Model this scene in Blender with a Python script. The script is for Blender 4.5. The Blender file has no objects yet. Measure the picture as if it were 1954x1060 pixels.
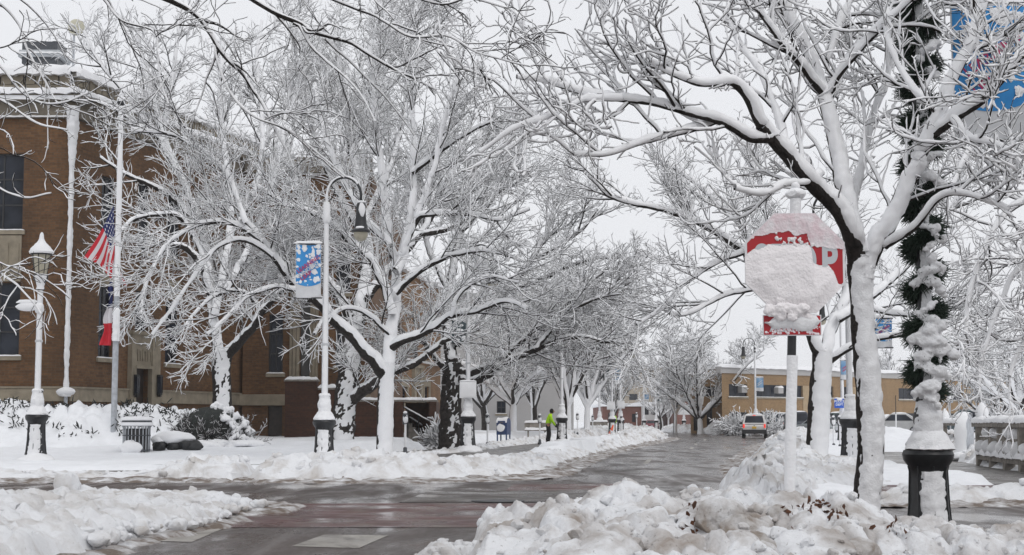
import bpy, math, random
import numpy as np
from mathutils import Vector, Matrix

# ------------------------------------------------------------------ camera, light, exposure
S = bpy.context.scene
COL = S.collection
FPX, W0, H0, CAMZ = 3000.0, 1954.0, 1060.0, 1.25
PITCH = math.atan(275.0 / FPX)
cd = bpy.data.cameras.new('camera'); cam = bpy.data.objects.new('camera', cd); COL.objects.link(cam)
cam.location = (0, 0, CAMZ); cam.rotation_euler = (math.pi / 2 + PITCH, 0, 0)
cd.sensor_width = 36; cd.lens = 36 * FPX / W0; cd.clip_start = 0.1; cd.clip_end = 6000
S.camera = cam
wd = bpy.data.worlds.new('World'); S.world = wd; wd.use_nodes = True
nt = wd.node_tree; nt.nodes.clear()
SUN_EL, SUN_AZ = math.radians(48), math.radians(155)      # azimuth clockwise from +Y: behind the camera, to its right
sky = nt.nodes.new('ShaderNodeTexSky'); sky.sky_type = 'NISHITA'; sky.sun_disc = False
sky.sun_elevation = SUN_EL; sky.sun_rotation = SUN_AZ; sky.dust_density = 4; sky.air_density = 1
hs = nt.nodes.new('ShaderNodeHueSaturation'); hs.inputs['Saturation'].default_value = 0.25
mx = nt.nodes.new('ShaderNodeMixRGB'); mx.inputs[0].default_value = 0.86; mx.inputs[2].default_value = (7.9, 8.0, 8.3, 1)
bg = nt.nodes.new('ShaderNodeBackground'); bg.inputs[1].default_value = 0.112
wo = nt.nodes.new('ShaderNodeOutputWorld')
nt.links.new(sky.outputs[0], hs.inputs['Color']); nt.links.new(hs.outputs[0], mx.inputs[1])
nt.links.new(mx.outputs[0], bg.inputs[0]); nt.links.new(bg.outputs[0], wo.inputs[0])
sd = bpy.data.lights.new('sun', 'SUN'); sd.energy = 0.6; sd.angle = math.radians(25); sd.color = (1, 0.97, 0.93)
sun = bpy.data.objects.new('sun', sd); COL.objects.link(sun)
sdir = Vector((math.sin(SUN_AZ) * math.cos(SUN_EL), math.cos(SUN_AZ) * math.cos(SUN_EL), math.sin(SUN_EL)))
sun.rotation_euler = sdir.to_track_quat('Z', 'Y').to_euler(); sun.location = (20, -20, 40)
S.view_settings.view_transform = 'Standard'; S.view_settings.look = 'None'
S.view_settings.exposure = 0.04; S.view_settings.gamma = 1
S.cycles.use_denoising = True; S.cycles.max_bounces = 6; S.cycles.volume_bounces = 1
S.cycles.transparent_max_bounces = 6; S.cycles.caustics_reflective = False; S.cycles.caustics_refractive = False
HAZE = 0.0003

_cp, _sp = math.cos(PITCH), math.sin(PITCH)
def ray(px, py):
    dx = (px - W0 / 2) / FPX; dy = (H0 / 2 - py) / FPX
    return np.array([dx, _cp - dy * _sp, _sp + dy * _cp])
def at(px, py, Y):
    d = ray(px, py); return np.array([0, 0, CAMZ]) + d * (Y / d[1])
def gp(px, py, z=0.0):
    d = ray(px, py); return np.array([0, 0, CAMZ]) + d * ((z - CAMZ) / d[2])
def zat(py, Y): return at(977, py, Y)[2]
def xat(px, Y): return at(px, 800, Y)[0]
def scale(Y): return FPX / Y

# ------------------------------------------------------------------ noise
def _hash(ix, iy, iz, seed):
    h = (ix.astype(np.int64) * 374761393 + iy.astype(np.int64) * 668265263 + iz.astype(np.int64) * 2147483647 + seed * 974634) & 0xffffffff
    h = ((h ^ (h >> 13)) * 1274126177) & 0xffffffff
    h = ((h ^ (h >> 15)) * 2246822519) & 0xffffffff
    return ((h ^ (h >> 16)) & 0xffffff) / float(0xffffff)
def vnoise(P, seed=0):
    I = np.floor(P); f = P - I; f = f * f * (3 - 2 * f)
    ix, iy, iz = I[..., 0], I[..., 1], I[..., 2]; out = 0
    for a in (0, 1):
        wa = f[..., 0] if a else 1 - f[..., 0]
        for b in (0, 1):
            wb = f[..., 1] if b else 1 - f[..., 1]
            for c in (0, 1):
                wc = f[..., 2] if c else 1 - f[..., 2]
                out = out + wa * wb * wc * _hash(ix + a, iy + b, iz + c, seed)
    return out * 2 - 1
def fbm(P, o=4, seed=0, gain=0.5):
    P = np.asarray(P, float); a, s, n = 1.0, 0, 0
    for k in range(o):
        s = s + a * vnoise(P * (2.03 ** k) + 17.3 * k, seed + k); n += a; a *= gain
    return s / n
def worley(X, Y, seed=0):
    P = np.stack([X, Y], -1); I = np.floor(P); f1 = np.full(X.shape, 9.0); f2 = f1.copy(); cid = np.zeros(X.shape)
    z0 = np.zeros(X.shape)
    for a in (-1, 0, 1):
        for b in (-1, 0, 1):
            cx, cy = I[..., 0] + a, I[..., 1] + b
            qx = cx + _hash(cx, cy, z0, seed); qy = cy + _hash(cx, cy, z0 + 1, seed)
            d = np.hypot(P[..., 0] - qx, P[..., 1] - qy); h = _hash(cx, cy, z0 + 2, seed)
            near = d < f1
            f2 = np.where(near, f1, np.minimum(f2, d)); cid = np.where(near, h, cid); f1 = np.where(near, d, f1)
    return f1, f2, cid
def sm(a, b, x):
    t = np.clip((x - a) / (b - a), 0, 1); return t * t * (3 - 2 * t)

# ------------------------------------------------------------------ materials
MATS = {}
def mat(name, col, rough=0.8, var=0.0, vscale=5.0, bump=0.0, bscale=40.0, metal=0.0, spec=0.5, emit=None, col2=None, detail=4, coat=0, trans=0):
    m = bpy.data.materials.new(name); m.use_nodes = True; t = m.node_tree; b = t.nodes['Principled BSDF']
    b.inputs['Base Color'].default_value = (*col, 1); b.inputs['Roughness'].default_value = rough
    b.inputs['Metallic'].default_value = metal; b.inputs['Specular IOR Level'].default_value = spec
    b.inputs['Coat Weight'].default_value = coat
    if trans: b.inputs['Transmission Weight'].default_value = trans
    if emit: b.inputs['Emission Color'].default_value = (*emit[:3], 1); b.inputs['Emission Strength'].default_value = emit[3]
    tc = t.nodes.new('ShaderNodeTexCoord')
    if var or col2:
        n = t.nodes.new('ShaderNodeTexNoise'); n.inputs['Scale'].default_value = vscale; n.inputs['Detail'].default_value = detail
        t.links.new(tc.outputs['Object'], n.inputs['Vector'])
        r = t.nodes.new('ShaderNodeValToRGB'); c2 = col2 or tuple(c * (1 + var) for c in col); c1 = col if col2 else tuple(c * (1 - var) for c in col)
        r.color_ramp.elements[0].position = 0.35; r.color_ramp.elements[1].position = 0.65
        r.color_ramp.elements[0].color = (*c1, 1); r.color_ramp.elements[1].color = (*c2, 1)
        t.links.new(n.outputs['Fac'], r.inputs[0]); t.links.new(r.outputs[0], b.inputs['Base Color'])
    if bump:
        n = t.nodes.new('ShaderNodeTexNoise'); n.inputs['Scale'].default_value = bscale; n.inputs['Detail'].default_value = 5
        t.links.new(tc.outputs['Object'], n.inputs['Vector'])
        k = t.nodes.new('ShaderNodeBump'); k.inputs['Strength'].default_value = bump; k.inputs['Distance'].default_value = 0.03
        t.links.new(n.outputs['Fac'], k.inputs['Height']); t.links.new(k.outputs[0], b.inputs['Normal'])
    MATS[name] = m; return m
def ramp(t, fac, p0, c0, p1, c1):
    r = t.nodes.new('ShaderNodeValToRGB'); e = r.color_ramp.elements
    e[0].position = p0; e[1].position = p1; e[0].color = (*c0, 1) if len(c0) == 3 else c0; e[1].color = (*c1, 1) if len(c1) == 3 else c1
    t.links.new(fac, r.inputs[0]); return r.outputs[0]
def noise(t, vec, sc, det=4, rough=0.5, dist=0.0):
    n = t.nodes.new('ShaderNodeTexNoise'); n.inputs['Scale'].default_value = sc; n.inputs['Detail'].default_value = det
    n.inputs['Roughness'].default_value = rough; n.inputs['Distortion'].default_value = dist
    t.links.new(vec, n.inputs['Vector']); return n.outputs['Fac']
def mixc(t, fac, a, b, mode='MIX'):
    m = t.nodes.new('ShaderNodeMixRGB'); m.blend_type = mode
    for i, v in ((0, fac), (1, a), (2, b)):
        if hasattr(v, 'links') or hasattr(v, 'is_linked'): t.links.new(v, m.inputs[i])
        else: m.inputs[i].default_value = v if i == 0 else (*v, 1)
    return m.outputs[0]
def mapping(t, vec, sc=(1, 1, 1), rot=(0, 0, 0)):
    m = t.nodes.new('ShaderNodeMapping'); m.inputs['Scale'].default_value = sc; m.inputs['Rotation'].default_value = rot
    t.links.new(vec, m.inputs['Vector']); return m.outputs[0]

SNOW = mat('snow', (0.82, 0.835, 0.86), 0.75, bump=0.35, bscale=25, spec=0.3, var=0.03, vscale=3)
SIGNSNOW = mat('driven_snow_on_sign', (0.83, 0.80, 0.81), 0.8, spec=0.2, bump=0.4, bscale=55, var=0.02, vscale=8)
SNOWT = mat('snow_on_wood', (0.83, 0.835, 0.85), 0.8, spec=0.25, bump=0.35, bscale=45)
TWIGSNOW = mat('loose_snow_on_twigs', (0.91, 0.915, 0.93), 0.8, spec=0.2)
BARK = mat('wet_bark', (0.022, 0.018, 0.016), 0.8, var=0.45, vscale=14, bump=0.6, bscale=30, spec=0.3)
BARKF = mat('old_bark', (0.035, 0.030, 0.027), 0.85, var=0.5, vscale=8, bump=0.8, bscale=14, spec=0.3)
IRON = mat('black_iron', (0.012, 0.013, 0.015), 0.4, var=0.3, vscale=20, spec=0.5, bump=0.05, bscale=60)
STEEL = mat('galvanised_steel', (0.42, 0.44, 0.47), 0.5, var=0.15, vscale=8, metal=0.3)
POLEW = mat('pale_pole_paint', (0.55, 0.56, 0.58), 0.6, var=0.1, vscale=6)
STONE = mat('limestone', (0.25, 0.215, 0.16), 0.85, var=0.16, vscale=3, bump=0.2, bscale=20)
STONED = mat('dark_cornice_stone', (0.19, 0.165, 0.13), 0.85, var=0.16, vscale=3)  # darker stone of the cornice band
CONC = mat('concrete', (0.23, 0.21, 0.185), 0.85, var=0.25, vscale=6, bump=0.3, bscale=25)
GLASS = mat('dark_window_glass', (0.008, 0.010, 0.015), 0.1, spec=0.22, col2=(0.03, 0.036, 0.05), vscale=1.1)
FRAME = mat('bronze_window_frame', (0.02, 0.02, 0.022), 0.5)
GREYWALL = mat('pale_grey_stucco', (0.40, 0.39, 0.385), 0.9, var=0.05, vscale=0.6)
TANW = mat('tan_metal_panel', (0.36, 0.27, 0.17), 0.8, var=0.1, vscale=2)
RED = mat('sign_red', (0.38, 0.004, 0.012), 0.35, var=0.06, vscale=6)
WHITEP = mat('white_reflective', (0.72, 0.74, 0.76), 0.4)
SILVERL = mat('silver_lettering', (0.50, 0.53, 0.56), 0.35)
DUST = mat('snow_dusted_red', (0.74, 0.60, 0.635), 0.8, col2=(0.81, 0.77, 0.79), vscale=11, bump=0.3, bscale=60)
RUBBER = mat('black_rubber', (0.012, 0.012, 0.012), 0.7, var=0.2, vscale=20)
BLACKPL = mat('black_plastic', (0.02, 0.02, 0.022), 0.5, var=0.2, vscale=20)
CHROME = mat('chrome', (0.5, 0.5, 0.52), 0.2, metal=0.9)
TAIL = mat('lit_tail_lamp', (0.6, 0.02, 0.01), 0.3, emit=(1, 0.06, 0.03, 0.7))
TAILDIM = mat('faint_glow_tail_lens', (0.45, 0.02, 0.02), 0.2, emit=(1, 0.1, 0.08, 0.35))  # lenses of parked cars, unlit but given a faint added glow
HEAD = mat('headlamp_glass', (0.5, 0.52, 0.55), 0.15)
PLATE = mat('yellow_licence_plate', (0.7, 0.45, 0.05), 0.4)
BLUEB = mat('banner_blue', (0.02, 0.23, 0.58), 0.6, col2=(0.04, 0.30, 0.66), vscale=3)
PINK = mat('banner_magenta', (0.42, 0.03, 0.12), 0.6)
BANW = mat('banner_white', (0.62, 0.63, 0.65), 0.7, var=0.06, vscale=6)
DKGREEN = mat('banner_dark_teal', (0.03, 0.05, 0.06), 0.7, col2=(0.10, 0.13, 0.14), vscale=3)
BLUES = mat('blue_sign', (0.01, 0.10, 0.55), 0.4, var=0.1, vscale=4)
MAILB = mat('mailbox_blue', (0.02, 0.045, 0.13), 0.45, var=0.15, vscale=6)
METER = mat('grey_meter_metal', (0.07, 0.075, 0.085), 0.45, var=0.2, vscale=15, metal=0.3)
GLOBE = mat('amber_lamp_glass', (0.40, 0.37, 0.29), 0.35, var=0.12, vscale=8)
HIVIS = mat('hi_vis_lime', (0.46, 0.84, 0.0), 0.7, var=0.06, vscale=8, bump=0.3, bscale=12)
DARKC = mat('dark_work_cloth', (0.014, 0.013, 0.014), 0.85, var=0.3, vscale=10, bump=0.3, bscale=15)
HAIR = mat('black_knit_hood', (0.012, 0.010, 0.010), 0.9)
SKIN = mat('skin', (0.32, 0.17, 0.11), 0.6)
ORANGE = mat('traffic_orange', (0.9, 0.12, 0.03), 0.5, var=0.05, vscale=5)
LEAF = mat('dead_leaf', (0.10, 0.035, 0.012), 0.8, col2=(0.05, 0.022, 0.012), vscale=30)
NEEDLE = mat('garland_needles', (0.014, 0.032, 0.019), 0.7, col2=(0.03, 0.055, 0.035), vscale=9)
SHRUBD = mat('shrub_twigs', (0.035, 0.028, 0.028), 0.85, var=0.3, vscale=10)
HEDGE = mat('evergreen_hedge_leaf', (0.018, 0.022, 0.020), 0.85, var=0.4, vscale=10)
FLAGB = mat('flag_navy', (0.012, 0.02, 0.10), 0.75)
FLAGR = mat('flag_red', (0.50, 0.015, 0.03), 0.75)
FLAGW = mat('flag_white', (0.62, 0.60, 0.62), 0.75)
DOOR = mat('dark_wood_door', (0.030, 0.022, 0.018), 0.5, var=0.3, vscale=6)
BEIGE = mat('beige_dish_paint', (0.50, 0.48, 0.38), 0.7, var=0.08, vscale=2)
ROOFM = mat('pale_roof_metal', (0.42, 0.44, 0.46), 0.6, var=0.1, vscale=2)
GARAGE = mat('white_garage_panel', (0.55, 0.55, 0.55), 0.7)

def brick_mat(name, c1, c2, mort, stain=0.25):
    m = bpy.data.materials.new(name); m.use_nodes = True; t = m.node_tree; b = t.nodes['Principled BSDF']
    uv = t.nodes.new('ShaderNodeUVMap').outputs[0]; tc = t.nodes.new('ShaderNodeTexCoord')
    k = t.nodes.new('ShaderNodeTexBrick'); k.inputs['Scale'].default_value = 1
    k.inputs['Brick Width'].default_value = 0.30; k.inputs['Row Height'].default_value = 0.10; k.inputs['Mortar Size'].default_value = 0.011
    k.inputs['Color1'].default_value = (*c1, 1); k.inputs['Color2'].default_value = (*c2, 1); k.inputs['Mortar'].default_value = (*mort, 1)
    k.inputs['Bias'].default_value = -0.1
    t.links.new(uv, k.inputs['Vector'])
    n = ramp(t, noise(t, mapping(t, tc.outputs['Object'], (0.5, 0.5, 0.22)), 1.3, 5), 0.35, (1 - stain,) * 3, 0.65, (1 + stain * 0.5,) * 3)
    n2 = ramp(t, noise(t, tc.outputs['Object'], 9, 3), 0.3, (0.8,) * 3, 0.7, (1.15,) * 3)
    c = mixc(t, 1.0, mixc(t, 1.0, k.outputs['Color'], n, 'MULTIPLY'), n2, 'MULTIPLY')
    t.links.new(c, b.inputs['Base Color']); b.inputs['Roughness'].default_value = 0.85
    return m
BRICK = brick_mat('brown_brick', (0.145, 0.070, 0.027), (0.085, 0.039, 0.015), (0.10, 0.066, 0.038))
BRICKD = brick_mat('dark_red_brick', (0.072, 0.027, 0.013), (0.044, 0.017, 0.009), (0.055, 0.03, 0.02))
BRICKT = brick_mat('tan_brick', (0.28, 0.182, 0.092), (0.235, 0.148, 0.072), (0.30, 0.20, 0.11), 0.12)
BRICKR = brick_mat('red_brick', (0.17, 0.06, 0.045), (0.13, 0.045, 0.035), (0.2, 0.13, 0.11))
BEIGEB = brick_mat('beige_brick', (0.34, 0.29, 0.23), (0.30, 0.255, 0.20), (0.3, 0.27, 0.23), 0.1)

def road_mat():
    m = bpy.data.materials.new('wet_asphalt'); m.use_nodes = True; t = m.node_tree; b = t.nodes['Principled BSDF']
    P = t.nodes.new('ShaderNodeTexCoord').outputs['Object']
    base = ramp(t, noise(t, mapping(t, P, (0.5, 0.16, 1)), 1.0, 7, 0.62, 0.3), 0.38, (0.026, 0.015, 0.011), 0.66, (0.060, 0.039, 0.030))
    base = mixc(t, ramp(t, noise(t, P, 60, 2), 0.45, (0,) * 3, 0.8, (0.35,) * 3), base, (0.12, 0.105, 0.095))
    st = noise(t, mapping(t, P, (4.5, 0.05, 1), (0, 0, 0.14)), 1.0, 5, 0.6, 0.25)       # slush dragged along by tyres
    patch = ramp(t, noise(t, mapping(t, P, (0.3, 0.07, 1)), 1.0, 3), 0.45, (0,) * 3, 0.60, (1,) * 3)
    base = mixc(t, mixc(t, 1.0, ramp(t, st, 0.54, (0,) * 3, 0.66, (0.65,) * 3), patch, 'MULTIPLY'), base, (0.30, 0.285, 0.275))
    t.links.new(base, b.inputs['Base Color'])
    ro = ramp(t, noise(t, mapping(t, P, (0.8, 0.22, 1)), 1.0, 6, 0.6, 0.3), 0.42, (0.13,) * 3, 0.60, (0.50,) * 3)
    t.links.new(ro, b.inputs['Roughness']); b.inputs['Specular IOR Level'].default_value = 0.30
    k = t.nodes.new('ShaderNodeBump'); k.inputs['Strength'].default_value = 0.10; k.inputs['Distance'].default_value = 0.01
    t.links.new(noise(t, mapping(t, P, (1, 0.35, 1)), 14, 6, 0.65), k.inputs['Height']); t.links.new(k.outputs[0], b.inputs['Normal'])
    return m
ROAD = road_mat()
def wet_mat(name, c0, c1, r0=0.15, r1=0.5, brick=None, grime=None):
    m = bpy.data.materials.new(name); m.use_nodes = True; t = m.node_tree; b = t.nodes['Principled BSDF']
    P = t.nodes.new('ShaderNodeTexCoord').outputs['Object']
    base = ramp(t, noise(t, P, 0.9, 6, 0.6), 0.35, c0, 0.68, c1)
    if brick:
        k = t.nodes.new('ShaderNodeTexBrick'); k.inputs['Scale'].default_value = 1; k.inputs['Brick Width'].default_value = 0.22; k.inputs['Row Height'].default_value = 0.11
        k.inputs['Mortar Size'].default_value = 0.006; k.inputs['Color1'].default_value = (1, 1, 1, 1); k.inputs['Color2'].default_value = (0.72, 0.72, 0.75, 1); k.inputs['Mortar'].default_value = (0.45,) * 3 + (1,)
        t.links.new(P, k.inputs['Vector']); base = mixc(t, 1.0, base, k.outputs['Color'], 'MULTIPLY')
    if grime:
        st = noise(t, mapping(t, P, (0.9, 0.5, 1), (0, 0, 0.3)), 2.0, 7, 0.68, 0.6)
        base = mixc(t, ramp(t, st, 0.50, (0,) * 3, 0.64, (0.8,) * 3), base, grime)
    t.links.new(base, b.inputs['Base Color'])
    t.links.new(ramp(t, noise(t, P, 1.1, 4), 0.38, (r0,) * 3, 0.62, (r1,) * 3), b.inputs['Roughness'])
    b.inputs['Specular IOR Level'].default_value = 0.35
    return m
PAVER = wet_mat('red_street_pavers', (0.072, 0.019, 0.016), (0.125, 0.034, 0.028), 0.14, 0.5, True, (0.12, 0.09, 0.07))
WALK = wet_mat('wet_sidewalk_concrete', (0.095, 0.085, 0.078), (0.15, 0.14, 0.13), 0.2, 0.55, None, (0.22, 0.21, 0.2))
BAND = wet_mat('wet_concrete_band', (0.050, 0.040, 0.034), (0.085, 0.070, 0.060), 0.14, 0.55)
PAINT = wet_mat('worn_white_paint', (0.26, 0.24, 0.21), (0.36, 0.34, 0.31), 0.3, 0.55, None, (0.09, 0.075, 0.065))

def snow_dirty(name, dirt, lo, hi, sc=1.2, fine=0.5):
    m = bpy.data.materials.new(name); m.use_nodes = True; t = m.node_tree; b = t.nodes['Principled BSDF']
    P = t.nodes.new('ShaderNodeTexCoord').outputs['Object']
    f = ramp(t, noise(t, P, sc, 7, 0.62, 0.4), lo, (0,) * 3, hi, (1,) * 3)
    c = mixc(t, f, (0.80, 0.81, 0.83), dirt)
    g = ramp(t, noise(t, P, 34, 3, 0.6), 0.63, (0,) * 3, 0.74, (fine,) * 3)
    c = mixc(t, g, c, tuple(d * 0.55 for d in dirt))
    t.links.new(c, b.inputs['Base Color']); b.inputs['Roughness'].default_value = 0.75; b.inputs['Specular IOR Level'].default_value = 0.3
    k = t.nodes.new('ShaderNodeBump'); k.inputs['Strength'].default_value = 0.85; k.inputs['Distance'].default_value = 0.035
    t.links.new(noise(t, P, 13, 8, 0.72), k.inputs['Height']); t.links.new(k.outputs[0], b.inputs['Normal'])
    return m
BANK = snow_dirty('plowed_snow', (0.46, 0.42, 0.38), 0.46, 0.74, 1.6, 0.45)
CLOD = snow_dirty('dirty_snow_clods', (0.33, 0.285, 0.25), 0.42, 0.68, 2.0, 0.7)
GRIME = snow_dirty('grimy_frozen_snow', (0.27, 0.23, 0.195), 0.34, 0.60, 2.6, 0.8)
SLUSH = snow_dirty('brown_slush', (0.17, 0.135, 0.11), 0.30, 0.58, 3.0, 0.7)

# ------------------------------------------------------------------ objects
class MB:
    def __init__(s): s.V = []; s.F = []; s.U = []; s.n = 0; s.M = []; s.mi = 0
    def add(s, V, F, U=None):
        V = np.asarray(V, float).reshape(-1, 3); s.V.append(V); s.U.append(np.zeros((len(V), 2)) if U is None else np.asarray(U, float))
        for f in F: s.F.append(tuple(int(i) + s.n for i in f)); s.M.append(s.mi)
        s.n += len(V); return s
    def box(s, c, d, rz=0, top=1.0, M=None, topy=None):
        x, y, z = (v / 2 for v in d); ty = top if topy is None else topy
        V = np.array([(-x, -y, -z), (x, -y, -z), (x, y, -z), (-x, y, -z), (-x * top, -y * ty, z), (x * top, -y * ty, z), (x * top, y * ty, z), (-x * top, y * ty, z)])
        if rz: ca, sa = math.cos(rz), math.sin(rz); V = V @ np.array([[ca, sa, 0], [-sa, ca, 0], [0, 0, 1]])
        if M is not None: V = V @ np.asarray(M).T
        U = np.stack([V[:, 0] + V[:, 1], V[:, 2]], 1)
        return s.add(V + np.asarray(c, float), [(0, 3, 2, 1), (4, 5, 6, 7), (0, 1, 5, 4), (1, 2, 6, 5), (2, 3, 7, 6), (3, 0, 4, 7)], U)
    def lathe(s, prof, k=20, c=(0, 0, 0), jit=0, seed=0, cap=True, sx=1, sy=1):
        prof = [(max(r, 1e-4), z) for r, z in prof]; n = len(prof); a = np.arange(k) * 2 * math.pi / k
        R = np.array([p[0] for p in prof])[:, None]; Z = np.array([p[1] for p in prof])[:, None] + 0 * a[None]
        X, Y = R * np.cos(a) * sx, R * np.sin(a) * sy; V = np.stack([X, Y, Z], -1)
        if jit:
            nn = fbm(V * 9 + seed * 7.1, 3, seed); V[..., 0] *= 1 + jit * nn; V[..., 1] *= 1 + jit * nn
        F = [(i * k + j, i * k + (j + 1) % k, (i + 1) * k + (j + 1) % k, (i + 1) * k + j) for i in range(n - 1) for j in range(k)]
        if cap: F += [tuple(range(k - 1, -1, -1)), tuple((n - 1) * k + j for j in range(k))]
        return s.add(V.reshape(-1, 3) + np.asarray(c, float), F)
    def tube(s, pts, r, k=8, jit=0, seed=0):
        P = np.asarray(pts, float); n = len(P); R = np.broadcast_to(np.asarray(r, float), (n,))
        V, F = tubes(P[None], R[None], k)
        if jit:
            C = np.repeat(P, k, 0); V = C + (V - C) * (1 + jit * fbm(V * 7 + seed, 3, seed))[:, None]
        return s.add(V, [tuple(f) for f in F] + [tuple(range(k - 1, -1, -1)), tuple((n - 1) * k + j for j in range(k))])
    def prism(s, poly, axis, a0, a1):                 # outline in the two other axes, extruded along axis
        n = len(poly); V = []
        for a in (a0, a1):
            for p in poly:
                V.append({'x': (a, p[0], p[1]), 'y': (p[0], a, p[1]), 'z': (p[0], p[1], a)}[axis])
        F = [tuple(range(n)), tuple(range(2 * n - 1, n - 1, -1))] + [(i, i + n, (i + 1) % n + n, (i + 1) % n) for i in range(n)]
        V = np.array(V); return s.add(V, F, np.stack([V[:, 0] + V[:, 1], V[:, 2]], 1))
    def grid(s, A, U=None):
        n, m = A.shape[:2]; q = np.arange(n * m).reshape(n, m)
        F = np.stack([q[:-1, :-1], q[1:, :-1], q[1:, 1:], q[:-1, 1:]], -1).reshape(-1, 4)
        return s.add(A.reshape(-1, 3), F, U)
    def quad(s, *p):
        return s.add(p, [tuple(range(len(p)))])
    def blob(s, c, r, seed=0, amp=0.3, sub=2, sc=(1, 1, 1), facet=0.0):
        V, F = ICO[sub]; rs = np.random.RandomState(seed)
        n = fbm(V * 1.7 + seed * 3.77, 3, seed)
        if facet:
            D = rs.randn(11, 3); D /= np.linalg.norm(D, axis=1)[:, None]; h = rs.uniform(0.62, 0.95, 11)
            q = V @ D.T; q = np.where(q > 0.05, h / np.maximum(q, 0.05), 9).min(1); rad = np.minimum(1.0, q) * (1 + amp * n)
        else: rad = 1 + amp * n
        return s.add(V * rad[:, None] * r * np.array(sc) + np.asarray(c, float), F)
    def build(s, name, m, parent=None, loc=None, smooth=True, angle=0.7, bevel=0):
        ms = m if isinstance(m, list) else [m]
        me = bpy.data.meshes.new(name); V = np.concatenate(s.V)
        me.from_pydata(V.tolist(), [], s.F); me.validate(verbose=False)
        for q in ms: me.materials.append(q)
        if len(ms) > 1 and len(s.M) == len(me.polygons): me.polygons.foreach_set('material_index', np.array(s.M, np.int32))
        U = np.concatenate(s.U)
        if U.any():
            ul = me.uv_layers.new(name='UVMap'); vi = np.zeros(len(me.loops), np.int32); me.loops.foreach_get('vertex_index', vi)
            ul.data.foreach_set('uv', U[vi].astype(np.float32).ravel())
        if smooth: me.shade_smooth(); me.set_sharp_from_angle(angle=angle)
        return link(name, me, parent, loc, bevel)
def link(name, me, parent=None, loc=None, bevel=0):
    o = bpy.data.objects.new(name, me); COL.objects.link(o)
    if parent: o.parent = parent
    if loc is not None: o.location = tuple(loc)
    if bevel:
        b = o.modifiers.new('bevel', 'BEVEL'); b.width = bevel; b.segments = 2; b.limit_method = 'ANGLE'; b.angle_limit = 0.6
    return o
def npmesh(name, V, Q, m, parent=None, loc=None, smooth=True):
    me = bpy.data.meshes.new(name); V = np.asarray(V, np.float32); Q = np.asarray(Q, np.int32); k = Q.shape[1]
    me.vertices.add(len(V)); me.vertices.foreach_set('co', V.ravel())
    me.loops.add(Q.size); me.loops.foreach_set('vertex_index', Q.ravel())
    me.polygons.add(len(Q)); me.polygons.foreach_set('loop_start', np.arange(0, Q.size, k, dtype=np.int32))
    me.update(calc_edges=True)
    if smooth: me.shade_smooth()
    me.materials.append(m); return link(name, me, parent, loc)
def fuse(o, voxel, rough=0.0, seed=0, fr=9.0, it=3):
    """weld overlapping clumps into one continuous wind-packed mass"""
    r = o.modifiers.new('r', 'REMESH'); r.mode = 'VOXEL'; r.voxel_size = voxel; r.use_smooth_shade = True; q = o.modifiers.new('s', 'SMOOTH'); q.iterations = it; q.factor = 0.5
    me = bpy.data.meshes.new_from_object(o.evaluated_get(bpy.context.evaluated_depsgraph_get())); o.modifiers.clear(); m = o.data.materials[0]; nm = o.data.name; o.data = me; me.name = nm
    if rough:
        V = np.zeros(len(me.vertices) * 3, np.float32); me.vertices.foreach_get('co', V); V = V.reshape(-1, 3); N = np.zeros_like(V); me.vertex_normals.foreach_get('vector', N.reshape(-1)) if False else None
        N = np.array([v.normal[:] for v in me.vertices]); V = V + N * (rough * fbm(V.astype(float) * fr + seed, 4, seed, 0.6))[:, None]; me.vertices.foreach_set('co', V.astype(np.float32).ravel())
    me.materials.clear(); me.materials.append(m); me.shade_smooth(); return o
def tag(o, label=None, cat=None, group=None, kind=None):
    if label: o['label'] = label
    if cat: o['category'] = cat
    if group: o['group'] = group
    if kind: o['kind'] = kind
    return o
def thing(name, label, cat, loc=(0, 0, 0), rz=0, group=None):
    o = bpy.data.objects.new(name, None); COL.objects.link(o); o.location = tuple(loc); o.rotation_euler = (0, 0, rz)
    o.empty_display_size = 0.2; return tag(o, label, cat, group)
def dup(o, loc, rz=0, label=None, sc=1.0, group=None, skip=()):
    r = o.copy(); COL.objects.link(r); r.location = tuple(loc); r.rotation_euler = (0, 0, rz); r.scale = (sc,) * 3
    if label: r['label'] = label
    if group: r['group'] = group
    def rec(a, b):  # copies of the children too
        for ch in list(a.children):
            if ch.name.split('.')[0] in skip: continue
            c = ch.copy(); COL.objects.link(c); c.parent = b; rec(ch, c)
            if a is o and ch.name.startswith('snow_crust'): c.rotation_euler = (0, 0, -rz)   # snow stays on the weather side
    rec(o, r); return r
def text(s, size, m, parent, loc, rot=(math.pi / 2, 0, 0), ext=0.002, bold=0.0, name='lettering', sx=1.0, align='CENTER'):
    cu = bpy.data.curves.new(name, 'FONT'); cu.body = s; cu.size = size; cu.extrude = ext; cu.offset = bold
    cu.align_x = align; cu.align_y = 'CENTER'; cu.materials.append(m)
    t = bpy.data.objects.new(name, cu); COL.objects.link(t); me = bpy.data.meshes.new_from_object(t.evaluated_get(bpy.context.evaluated_depsgraph_get()))
    bpy.data.objects.remove(t); me.materials.clear(); me.materials.append(m); o = link(name, me, parent, loc); o.rotation_euler = rot; o.scale = (sx, 1, 1)
    return o
def _ico(sub):
    import bmesh
    b = bmesh.new(); bmesh.ops.create_icosphere(b, subdivisions=sub, radius=1); b.verts.ensure_lookup_table()
    V = np.array([v.co[:] for v in b.verts]); F = [tuple(v.index for v in f.verts) for f in b.faces]; b.free(); return V, F
ICO = {k: _ico(k) for k in (1, 2, 3, 4, 5)}

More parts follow.
